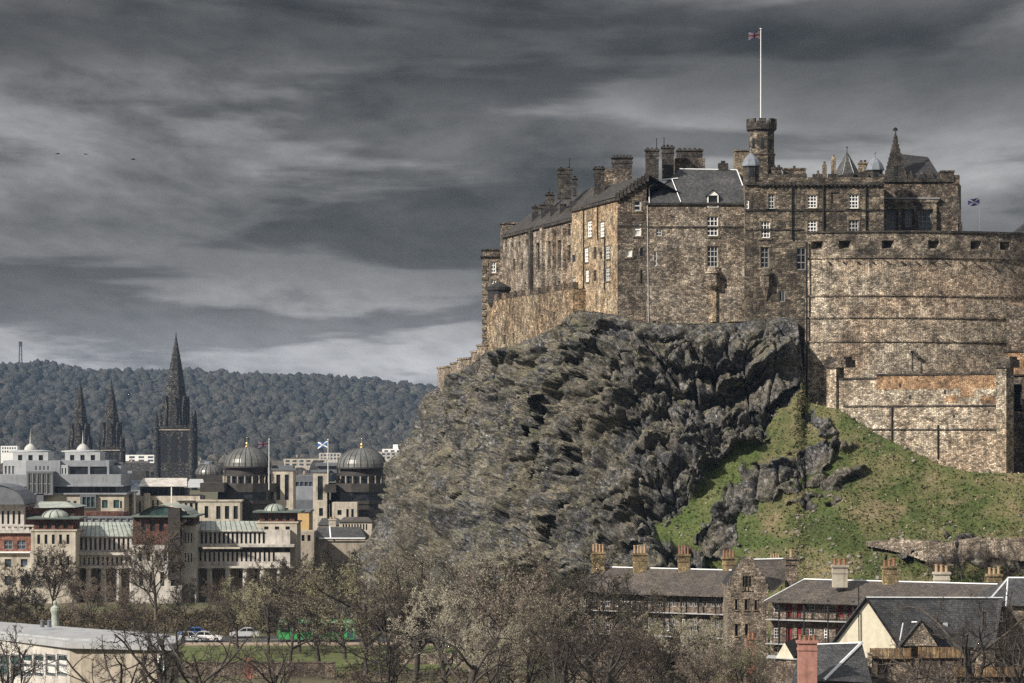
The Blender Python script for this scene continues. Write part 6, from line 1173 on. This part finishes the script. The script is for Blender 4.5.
# timber fences and walls in the yard
def fence(name, label, x0, x1, y0, y1, d, boards, wallmat=None, wy=None):
    t = thing(name, (X(.5*(x0+x1), d), d, 0), label, 'fence', 'yard fences'); m = MB(); k = int((x1-x0)/1.35)
    for i in range(k):
        a = x0+(x1-x0)*i/k; jit = random.uniform(-.3, .3); m.box(X(a+.1, d), X(a+(x1-x0)/k-.05, d), d-.03+random.uniform(-.02, .02), d+.03, Z(y1, d), Z(y0+jit, d))
    m.build('boards', M['wood'], t); m = MB(); m.box(X(x0, d), X(x1, d), d+.05, d+.12, Z(y1-2, d), Z(y1-3, d)); m.box(X(x0, d), X(x1, d), d+.05, d+.12, Z(y0+3, d), Z(y0+2, d)); m.build('rail', M['wood'], t)
    for s in (x0, .5*(x0+x1), x1): m = MB(); m.box(X(s, d)-.06, X(s, d)+.06, d+.12, d+.24, Z(y1+6, d), Z(y0, d)); m.build('post', M['wood'], t)
    return t
d = 328.0; fence('timber_fence', 'vertical board fence on a grey wall under the cream gable, left panel', 870.5, 911, 648, 659, d, 1); fence('timber_fence', 'vertical board fence on a grey wall below the dormer, right panel', 919, 961, 647, 658, d, 1); fence('timber_fence', 'lower orange board fence behind the bare tree at the right corner', 955, 1030, 667, 677, 322, 1)
def yardwall(label, x0, x1, y0, d, mat, th=.5, y1=None, group='yard walls'):
    m = MB(); m.box(X(x0, d), X(x1, d), d, d+th, 0, Z(y0, d)); m.box(X(x0, d)-.05, X(x1, d)+.05, d-.06, d+th+.06, Z(y0, d), Z(y0, d)+.14); tag(m.build('garden_wall', mat, None, loc=(X(.5*(x0+x1), d), d, 0)), label, 'wall', group)
yardwall('grey rubble yard wall carrying the two board fence panels', 866, 964, 659.5, 328.3, M['tenement']); yardwall('dark rubble wall along the bottom right under the orange fence', 940, 1034, 677.5, 322.5, M['wall_dark']); yardwall('tan wall end standing upright beside the pink chimney roof', 868, 872, 654, 327, M['garden'])
yardwall('dark garden wall along the bottom of the park lawn', 150, 335, 663, 388, M['tenement'], .6); yardwall('sandy low wall behind the bare trees at bottom centre', 395, 560, 655, 410, M['garden'], .6); yardwall('brown low wall left of the brick stack among trees', 560, 700, 668, 365, M['garden'], .5)
for px, w, lb in ((249, 9, 'reddish timber crate beside the dark garden wall'),):
    d = 386; m = MB(); x = X(px, d)
    for i in range(7): m.box(x-.55+i*.17, x-.41+i*.17, d-.4, d-.36, 0, Z(657, d)+random.uniform(-.05, .05))
    m.box(x-.58, x+.66, d-.36, d-.3, .3, .45); m.box(x-.58, x+.66, d-.36, d-.3, 1.1, 1.25); m.box(x-.5, x+.6, d-.3, d+.1, 0, 1.0); tag(m.build('timber_bin', M['pink'], None, loc=(x, d, 0)), 'reddish slatted timber bin store by the dark garden wall', 'bin store')
# stone retaining wall across the grass bank
pts = [(868, 541), (885, 540), (905, 539), (925, 540.5), (945, 542), (965, 540), (985, 538), (1005, 539), (1030, 538), (1060, 538)]
m = MB(); top = []
for px, py in pts: s = surf(px, py+6); top.append(Vector((s[0], s[1]-.5, Z(py, s[1]-.5))))
hts = [.7, 1.3, 1.9, 2.6, 3.1, 2.7, 2.4, 2.6, 3.1, 3.1]
for i in range(len(pts)-1):
    a, b = top[i], top[i+1]; n_ = 6
    for j in range(n_):
        p, q = a.lerp(b, j/n_), a.lerp(b, (j+1)/n_); h0 = hts[i]+(hts[i+1]-hts[i])*j/n_; jz = random.uniform(-.25, .12); dz = Vector((0, 0, jz)); f = Vector((0, -.3, 0))
        m.quad(p+f*2-Vector((0, 0, h0)), q+f*2-Vector((0, 0, h0)), q+dz, p+dz); m.quad(p+dz, q+dz, q+dz+Vector((0, 2.0, .1)), p+dz+Vector((0, 2.0, .1))); m.quad(p-Vector((0, 0, h0)), p+dz, p+dz+Vector((0, 1, 0)), p+Vector((0, 1, -h0))); m.quad(q+dz, q-Vector((0, 0, h0)), q+Vector((0, 1, -h0)), q+dz+Vector((0, 1, 0)))
tag(m.build('bank_wall', M['garden'], None, loc=top[4]-Vector((0, 0, 3))), 'broken rubble retaining wall crossing the grass bank above the hipped roof', 'wall')
def lamp_post(px, y0, d, label):
    x = X(px, d); zt = Z(y0, d); s = float(surf(px, 580)[2]) if d > 385 else 0; t = thing('lamp_post', (x, d, s), label, 'lamp post'); m = MB(); m.tube([(x, d, s-.5), (x, d, zt)], .09, .06, 6); m.build('post', M['black_iron'], t); m = MB(); m.lathe(x, d, [(.08, zt), (.22, zt+.25), (.26, zt+.6), (.1, zt+.75), (0, zt+.9)], 8); m.build('lantern', M['black_iron'], t)
lamp_post(957, 548, 392, 'thin dark lamp post at the foot of the grass bank above the right chimneys'); 
# --- white flat roofed building, bottom left
M['roofwhite'] = plain('dirty_white_roofing', (.33, .34, .35), .7, .2, .6, streak=.3)
wb = thing('flat_roof_pavilion', (X(70, 315), 312, 0), 'white flat roofed modern pavilion with tall windows at the bottom left', 'building')
zt = 9.5; C0 = XY(70, 310); Lf = XY(-45, 330); Rt = XY(166, 306.5); Rb = XY(179, 316.5); Bl = XY(-45, 349); ww = [(x, 654.5, x+10, 676) for x in (-24, -12.5, -1, 10.5, 22, 33.5, 45.5, 57)]
hs = [hole(Lf, C0, *w) for w in ww]; m = MB(); wall(m, Lf, C0, 0, zt-.55, hs, .3); m.build('wall', M['pale'], wb)
for h in hs: window(wb, Lf, C0, h, M['glass_teal'], M['modern_dark'], 1, 2, .14, .22)
for i, h in enumerate(hs):
    if i in (5, 6, 7, 4): u, n, L = frame_of(Lf, C0); m = MB(); m.obox(Lf, u, n, h[0]+.15, h[1]-.15, -.2, -.15, h[2]+.3, h[2]+1.5); m.build('blind', M['blind'], wb)
m = MB(); wall(m, C0, Rt, 0, zt-.55, [hole(C0, Rt, 143, 645, 144.2, 690)], .1); wall(m, Rt, Rb, 0, zt-.55, [], .2); m.build('side_wall', M['cream_dark'], wb)  # darker stone than the front paints this side as less lit
h = hole(C0, Rt, 158, 656, 165, 680); window(wb, C0, Rt, h, M['glass_teal'], M['white'], 1, 2, .1, -.05)
m = MB(); pl = [off(Lf, (-1, -1), 0), (C0[0], C0[1]-.8), (Rt[0]+.6, Rt[1]-.6), (Rb[0]+.6, Rb[1]+.6), (Bl[0], Bl[1])]; m.prism(pl, zt-.6, zt); m.build('roof_slab', M['roofwhite'], wb); cxx = sum(p[0] for p in pl)/5; cyy = sum(p[1] for p in pl)/5; m = MB(); m.prism([(cxx+(p[0]-cxx)*.86, cyy+(p[1]-cyy)*.8) for p in pl], zt, zt+.18); m.build('roof_upstand', M['roofwhite'], wb)
for px in (48, 55): m = MB(); c = P(px, 630, 330); m.lathe(c.x, 326, [(.22, zt+.4), (.22, zt+1.0), (.3, zt+1.05), (0, zt+1.2)], 8); m.build('roof_vent', M['modern_dark'], wb)
# statue on a plinth behind it
st = thing('monument', (X(55, 420), 420, 0), 'pale green bronze figure on a stone plinth behind the white pavilion', 'statue'); x, dd = X(55, 420), 420; m = MB(); m.box(x-.9, x+.9, dd-.9, dd+.9, 0, 3.0); m.box(x-1.1, x+1.1, dd-1.1, dd+1.1, 3.0, 3.3); m.build('plinth', M['pale'], st); m = MB(); m.lathe(x, dd, [(.75, 3.3), (.7, 3.8), (.5, 5.0), (.45, 5.7), (.62, 6.3), (.55, 6.7), (.2, 6.95), (.17, 7.05), (.26, 7.25), (.24, 7.5), (0, 7.65)], 12, sy=.75); m.build('figure', M['copper'], st, True)

# ------------------------------------------------------------------ bus and cars on the road
M['green_paint'] = plain('green_bus_paint', (.05, .3, .09), .35, .15, 1); M['tyre'] = plain('black_rubber', (.015, .015, .015), .8, .2, 4); M['rim'] = plain('grey_rim', (.4, .4, .42), .4, .2, 4, .6); M['lampglass'] = plain('lamp_glass', (.6, .6, .55), .25, .1, 3); M['lampred'] = plain('red_lamp', (.3, .01, .01), .3, .1, 3)
def prof_body(m, prof, y0, y1, inset=0.0, top=None):
    k = len(prof)
    for i in range(k):
        a, b = prof[i], prof[(i+1) % k]; m.quad((a[0], y0, a[1]), (a[0], y1, a[1]), (b[0], y1, b[1]), (b[0], y0, b[1]))
    m.poly([(p[0], y0, p[1]) for p in prof]); m.poly([(p[0], y1, p[1]) for p in prof][::-1])
def wheels(root, xs, r, y0, y1):
    for x in xs:
        for y, s in ((y0, -1), (y1, 1)):
            m = MB(); n = 18
            for k0, k1 in (((r, -.1), (r, .1)), ((r, .1), (r*.6, .11)), ((r*.6, -.11), (r, -.1))):
                for i in range(n):
                    a, b = 2*math.pi*i/n, 2*math.pi*(i+1)/n; m.quad(*[(x+k[0]*math.cos(t), y+k[1], r+k[0]*math.sin(t)) for k, t in ((k0, a), (k0, b), (k1, b), (k1, a))])
            w = m.build('wheel', M['tyre'], root); m = MB(); m.poly([(x+r*.6*math.cos(2*math.pi*i/n), y+s*.09, r+r*.6*math.sin(2*math.pi*i/n)) for i in range(n)]); m.build('rim', M['rim'], w)
def make_car(paint, label):
    t = thing('parked_car', (0, 0, 0), label, 'car', 'cars along the road'); m = MB(); prof_body(m, [(-2.1, .3), (2.1, .3), (2.15, .62), (1.95, .82), (1.05, .93), (-1.75, .98), (-2.1, .85)], -.86, .86); prof_body(m, [(-1.7, .975), (1.0, .93), (.3, 1.42), (-.2, 1.5), (-1.1, 1.48)], -.74, .74); m.build('body', paint, t)
    for y, s in ((-.745, -1), (.745, 1)):
        for pl in ([(-1.45, y, 1.0), (-.35, y, .98), (-.35, y, 1.42), (-1.05, y, 1.41)], [(-.27, y, .98), (.8, y, .96), (.22, y, 1.37), (-.27, y, 1.42)]): m = MB(); m.poly(pl[::-s]); m.build('side_window', M['glass'], t)
    m = MB(); m.quad((.99, -.66, .96), (.99, .66, .96), (.36, .6, 1.4), (.36, -.6, 1.4)); m.build('windscreen', M['glass'], t)
    for y in (-.62, .62):
        m = MB(); m.box(2.08, 2.16, y-.18, y+.18, .6, .74); m.build('headlight', M['lampglass'], t); m = MB(); m.box(-2.13, -2.08, y-.16, y+.16, .68, .86); m.build('tail_light', M['lampred'], t)
    wheels(t, (-1.32, 1.32), .32, -.78, .78); return t
paints = {k: plain(k+'_car_paint', c, .3, .08, 2) for k, c in (('white', (.75, .75, .75)), ('blue', (.05, .12, .3)), ('silver', (.45, .46, .48)), ('black', (.02, .02, .022)), ('red', (.3, .02, .02)))}
for k, px, d, a, lb in (('white', 207, 453.5, 0, 'white car on the road left of the park lawn behind dark branches'), ('silver', 191, 453, 0, 'silver car on the road behind the dark tree left of the white car'), ('blue', 193, 462.5, 180, 'blue car on the far lane of the road left of the lawn'), ('white', 432, 453, 0, 'white car on the road seen through the trees left of centre'), ('white', 452, 453.5, 0, 'white car on the road right behind another, near the sandy wall'), ('blue', 474, 462, 180, 'blue car on the far lane near the sandy wall'), ('black', 510, 455, 0, 'black car on the road at the foot of the crag'), ('silver', 245, 462, 180, 'silver car on the far lane behind the park lawn')):
    if d > 450 and px > 505: d = 453
    c = make_car(paints[k], lb); c.location = (X(px, d), d, .004); c.rotation_euler.z = R(a)
bus = thing('green_bus', (0, 0, 0), 'green single deck bus on the road behind the park lawn', 'bus'); m = MB(); prof_body(m, [(-5.4, .35), (5.3, .35), (5.45, 1.0), (5.35, 2.75), (5.1, 3.0), (-5.3, 3.0), (-5.45, 2.8)], -1.22, 1.22); m.build('body', M['green_paint'], bus)
for x0, x1 in ((-5.1, -3.7), (-3.6, -2.2), (-2.1, -.7), (-.6, .8), (1.3, 2.7), (2.8, 4.2)): 
    for y in (-1.23, 1.23): m = MB(); m.box(x0, x1, y-.015, y+.015, 1.35, 2.6); m.build('side_window', M['glass'], bus)
m = MB(); m.box(4.35, 5.2, -1.245, -1.215, .5, 2.6); m.build('door', M['glass_teal'], bus); m = MB(); m.box(5.38, 5.44, -1.05, 1.05, 1.3, 2.65); m.build('windscreen', M['glass'], bus); m = MB(); m.box(-5.2, 5.0, -1.25, -1.22, 2.72, 2.9); m.build('roof_band', M['pale_metal'], bus)
for y in (-.9, .9): m = MB(); m.box(5.36, 5.43, y-.2, y+.2, .7, .95); m.build('headlight', M['lampglass'], bus)
wheels(bus, (-3.2, 3.3), .48, -1.1, 1.1); bus.location = (X(317, 455), 454.5, .004)

# ------------------------------------------------------------------ trees
def bark(name, c):
    m, nt, b = newmat(name); s = NT(nt); n1 = s.noise(s.tc.outputs['Object'], 3.0, 5, .7); s.link(s.mix(1, c, s.ramp(n1, [(.3, .5), (.7, 1.7)]), 'MULTIPLY'), b.inputs['Base Color']); b.inputs['Roughness'].default_value = .95; return m
def twigmat(name, cols):
    m, nt, b = newmat(name); s = NT(nt); n1 = s.noise(s.tc.outputs['Object'], 6.0, 3, .7); oi = s.n('ShaderNodeObjectInfo')
    f = s.math('ADD', n1, s.math('MULTIPLY', s.math('SUBTRACT', oi.outputs['Random'], .5), .22)); s.link(s.ramp(f, cols), b.inputs['Base Color']); b.inputs['Roughness'].default_value = .95; return m
BK = bark('dark_bark', (.06, .052, .046)); BK2 = bark('grey_bark', (.11, .095, .075))
TW = {'tan': twigmat('tan_twigs', [(.4, (.03, .026, .022)), (.49, (.12, .102, .074)), (.58, (.29, .262, .2)), (.66, (.54, .5, .41))]), 'olive': twigmat('olive_twigs', [(.4, (.028, .025, .019)), (.49, (.1, .092, .056)), (.58, (.26, .245, .15)), (.66, (.5, .47, .32))]), 'brown': twigmat('brown_twigs', [(.4, (.024, .02, .018)), (.52, (.085, .067, .054)), (.66, (.3, .25, .2))]), 'dark': twigmat('dark_twigs', [(.35, (.02, .017, .016)), (.6, (.055, .045, .04)), (.75, (.11, .09, .075))])}
def rot_about(v, axis, a): 
    c, s = math.cos(a), math.sin(a); return v*c+axis.cross(v)*s+axis*axis.dot(v)*(1-c)
def child_dir(d, ang, az):
    p = d.cross(Vector((0, 0, 1)))
    if p.length < .05: p = d.cross(Vector((1, 0, 0)))
    p.normalize(); return rot_about(rot_about(d, p, ang), d, az).normalized()
def make_tree(seed, H, spread, trunk_frac, kind, limbs, bud, thick=1.0, bk=None, fine=(5, 6, 5, 6), upright=.25, single=False):
    rd = random.Random(seed); root = bpy.data.objects.new('tree', None); col.objects.link(root); tr, cr = MB(), MB()
    def branch(p, d, L, r, lvl):
        r = max(r, (0, 0, .055, .032, .022, .018)[lvl]); seg = (6, 5, 4, 3, 2, 1)[lvl]; n = (7, 6, 4, 3, 3, 3)[lvl]; pts = [p.copy()]; dd = d.copy()
        for i in range(seg):
            j = (.06, .2, .26, .3, .3, .3)[lvl]; dd = (dd+Vector((rd.gauss(0, j), rd.gauss(0, j), rd.gauss(0, j*.7)))+Vector((0, 0, upright*(.0 if lvl == 0 else .28)))).normalized(); pts.append(pts[-1]+dd*L/seg)
        r1 = r*(.62, .4, .35, .35, .4, .35)[lvl]; (tr if lvl < 3 else cr).tube(pts, r, r1, n)
        if lvl == 5:
            if bud and rd.random() < bud:
                e = pts[-1]; s = rd.uniform(.05, .11); a = Vector((rd.gauss(0, 1), rd.gauss(0, 1), rd.gauss(0, 1))).normalized(); b = a.cross(Vector((rd.gauss(0, 1), rd.gauss(0, 1), rd.gauss(0, 1)))).normalized(); cr.poly([e-a*s, e+b*s*.6, e+a*s, e-b*s*.6], [(0, 0)]*4)
            return
        kids = (limbs, fine[0], fine[1], fine[2], fine[3])[lvl]; az = rd.random()*6.28
        for i in range(kids):
            t = (trunk_frac+(1-trunk_frac)*(i+.5)/kids) if lvl == 0 else .22+.78*(i+rd.random())/kids
            if lvl == 0 and not single: t = max(t, .45)
            k = min(len(pts)-1.001, t*seg); q = pts[int(k)].lerp(pts[int(k)+1], k-int(k)); az += 2.4+rd.uniform(-.5, .5)
            ang = R(rd.uniform(*((28, 58), (25, 60), (25, 65), (25, 70), (20, 75))[lvl]))*(spread if lvl < 2 else 1); f = (.8, .55, .55, .55, .55)[lvl]*rd.uniform(.75, 1.15)*(1-.35*t if lvl else 1-.25*(t-.5))
            L2 = L*f if lvl else H*.5*rd.uniform(.85, 1.1)*(1-.45*max(0, t-.55))
            branch(q, child_dir((pts[int(k)+1]-pts[int(k)]).normalized(), ang, az), L2, r*(.5, .5, .5, .55, .6)[lvl]*(1-.3*t), lvl+1)
    Ltr = H*(.62 if single else .5); branch(Vector((0, 0, -.3)), Vector((rd.gauss(0, .03), rd.gauss(0, .03), 1)).normalized(), Ltr, H*.018*thick, 0)
    zm = max(v.z for v in cr.v); s = H/zm; tr.v = [v*s for v in tr.v]; cr.v = [v*s for v in cr.v]
    tr.build('trunk', bk or BK, root, True); cr.build('crown', TW[kind], root); return root, H
PROTO = {
 'A': make_tree(3, 17, 1.0, .3, 'tan', 7, .4, 1.15, fine=(5, 6, 6, 7)), 'B': make_tree(11, 16, 1.1, .3, 'olive', 7, .4, 1.15, fine=(5, 6, 6, 7)), 'C': make_tree(23, 16, .95, .3, 'tan', 7, .35, 1.2, fine=(5, 6, 6, 7)),
 'D': make_tree(31, 14, 1.0, .25, 'brown', 8, .2, 1.0, fine=(6, 6, 6, 8)), 'E': make_tree(43, 15, .75, .25, 'brown', 11, .2, 1.0, BK2, fine=(6, 6, 6, 7), single=True),
 'N': make_tree(59, 14, 1.15, .35, 'dark', 7, 0, 1.6, fine=(5, 4, 4, 3), upright=.15), 'O': make_tree(67, 14, 1.2, .35, 'dark', 6, 0, 1.6, fine=(4, 4, 4, 4), upright=.1)}
used = set()
def plant(k, px, ytop, d, label, group, z0=0.0, wide=1.0):
    proto, H = PROTO[k]; root = proto if k not in used else copy_tree(proto); used.add(k)
    h = Z(ytop, d)-z0; s = h/H; root.location = (X(px, d), d, z0); root.scale = (s*wide, s*wide, s); root.rotation_euler.z = random.uniform(0, 6.28); tag(root, label, 'tree', group)
g1 = 'budding trees in front of the crag'
for k, px, y, d, lb in (
 ('A', 470, 536, 372, 'tall budding tree with pale twigs in front of the middle of the crag foot'), ('B', 545, 541, 366, 'olive budding tree left of the first yellow chimney'), ('C', 415, 545, 376, 'pale twiggy tree right below where crag meets the right dome'), ('B', 365, 548, 384, 'olive budding tree standing over the bonnet end of the green bus'), ('A', 320, 562, 392, 'rounded budding tree in front of the ochre block'), ('C', 588, 566, 358, 'pale twiggy tree below the leftmost yellow chimney'),
 ('D', 290, 575, 398, 'brown twiggy tree at the right end of the long colonnade'), ('A', 630, 588, 350, 'budding tree covering the lower walls under the second yellow chimney'), ('B', 672, 606, 344, 'olive budding tree below the third yellow chimney'), ('C', 708, 618, 340, 'low budding tree at the left of the stepped gable'), ('D', 505, 560, 350, 'brown tree in front of the tall pale twiggy tree'), ('D', 392, 572, 356, 'brown tree right of the bus with dark limbs'), ('A', 446, 578, 344, 'front budding tree at the bottom centre left of the sandy wall'), ('C', 563, 590, 336, 'front pale twiggy tree with a forked dark trunk at bottom centre'),
 ('B', 742, 634, 334, 'low olive tree below the stepped gable'), ('D', 650, 628, 330, 'low brown tree at the bottom edge below the tenement row'), ('D', 610, 612, 334, 'brown tree left of the low brown one at the bottom edge'), ('A', 520, 600, 332, 'short pale tree in front of the sandy wall'), ('B', 268, 570, 428, 'budding tree behind the left end of the park lawn under the right domed corner turret'), ('C', 238, 588, 434, 'low pale twiggy tree at the far edge of the park lawn'), ('D', 300, 556, 432, 'brown budding tree below the small tan brick block'), ('A', 345, 552, 420, 'pale budding tree above the roof of the green bus'), ('A', 775, 652, 330, 'small pale tree left of the small cream gable'), ('D', 700, 640, 328, 'small brown tree by the brick stack'), ('C', 490, 620, 326, 'small front tree with pale twigs at the bottom centre')):
    plant(k, px, y, d, lb, g1)
g2 = 'brown trees along the street'
for k, px, y, d, lb in (
 ('E', 155, 518, 490, 'tall upright grey tree in front of the barrel vaulted pavilion'), ('E', 52, 540, 500, 'upright grey tree in front of the left domed corner turret'), ('D', 20, 558, 495, 'brown tree in front of the pink brick offices'), ('D', 92, 576, 480, 'low brown tree before the left colonnade'), ('D', 118, 580, 500, 'low brown tree under the colonnade left of the tall upright grey tree'), ('E', 185, 576, 482, 'grey tree under the right colonnade beside the tall upright one'), ('D', 215, 576, 488, 'brown tree under the middle of the right colonnade'), ('D', 250, 572, 480, 'brown tree under the right end of the colonnade'), ('D', 280, 552, 470, 'twiggy brown tree below the right domed corner turret'), ('E', 72, 572, 512, 'thin grey tree right of the left domed corner turret'), ('D', 135, 588, 470, 'small brown tree behind the right end of the white pavilion roof'), ('D', 340, 546, 480, 'brown tree below the slate house with white ridge'), ('D', 3, 584, 478, 'low brown tree at the left edge behind the white pavilion'), ('D', 38, 588, 486, 'low brown tree beside the green bronze figure'), ('D', 262, 574, 474, 'brown tree behind the silver car on the far lane')):
    plant(k, px, y, d, lb, g2)
g3 = 'dark bare trees nearest the camera'
for k, px, y, d, lb in (
 ('N', 165, 588, 300, 'dark bare tree with long limbs right of the white pavilion'), ('O', 110, 636, 296, 'dark bare tree spreading in front of the pavilion side wall'), ('N', 8, 612, 288, 'dark bare tree in front of the pavilion windows at the left edge'), ('O', 205, 622, 292, 'dark bare tree with low branches at the left end of the park lawn'), ('O', 975, 588, 308, 'dark bare tree in front of the slate roof at the right corner'), ('N', 1016, 606, 300, 'dark bare tree cut by the right edge'), ('N', 275, 628, 310, 'thin dark bare tree before the park lawn'), ('O', 925, 650, 306, 'small dark bare tree in front of the board fences'), ('N', 385, 612, 318, 'dark limbed tree right of the bus near the camera'), ('N', 560, 606, 312, 'dark bare tree with a thick trunk near the camera at bottom centre'), ('O', 600, 622, 310, 'dark bare tree right of the thick trunked one'), ('O', 470, 618, 312, 'dark bare tree left of the thick trunked one')):
    plant(k, px, y, d, lb, g3)
g4 = 'scrubby saplings on the bank'
for k, px, y, lb in (('D', 962, 548, 'brown sapling beside the lamp post at the bank foot'), ('E', 985, 545, 'thin grey sapling right of the lamp post below the bank wall'), ('D', 1008, 550, 'brown sapling above the hipped roof'), ('D', 938, 556, 'low brown sapling between the right chimneys')):
    s = surf(px, 578); plant(k, px, y, float(s[1])-1.5, lb, g4, float(s[2])-.3, 1.1)
# low undergrowth below the trees
def undergrowth():
    k = 1700; px = rng.uniform(-60, 860, k); d = np.where(px < 330, rng.uniform(466, 520, k), rng.uniform(325, 395, k)); d = np.where((px > 330) & (rng.random(k) < .25), rng.uniform(466, 500, k), d)
    q = (d > 400) | (rng.random(k) < .4); px, d = px[q], d[q]; k = len(d)
    cs = np.stack([(px-512)*d/F, d, np.zeros(k)-.1], 1); leafy('undergrowth', cs, k, 1.6, 1.5, 60, .16, 'brown and olive undergrowth of shrubs under the bare trees', 'undergrowth', [(0, (.025, .02, .015)), (.4, (.08, .065, .045)), (.7, (.15, .12, .075)), (.9, (.13, .13, .05)), (1, (.33, .28, .2))])
undergrowth()

# ------------------------------------------------------------------ the air
def haze():
    m = MB(); m.box(-2700, 1700, -30, 5200, -1.0, 150); mt = bpy.data.materials.new('hazy_air'); mt.use_nodes = True; nt = mt.node_tree; nt.nodes.clear()
    o = nt.nodes.new('ShaderNodeOutputMaterial'); v = nt.nodes.new('ShaderNodeVolumePrincipled'); v.inputs['Density'].default_value = HAZE; v.inputs['Color'].default_value = (.42, .64, 1.0, 1); v.inputs['Anisotropy'].default_value = .0
    nt.links.new(v.outputs[0], o.inputs['Volume']); tag(m.build('haze', mt), 'thin bluish air haze over the far town and hill', 'haze', kind='stuff')
HAZE = .000036
haze()
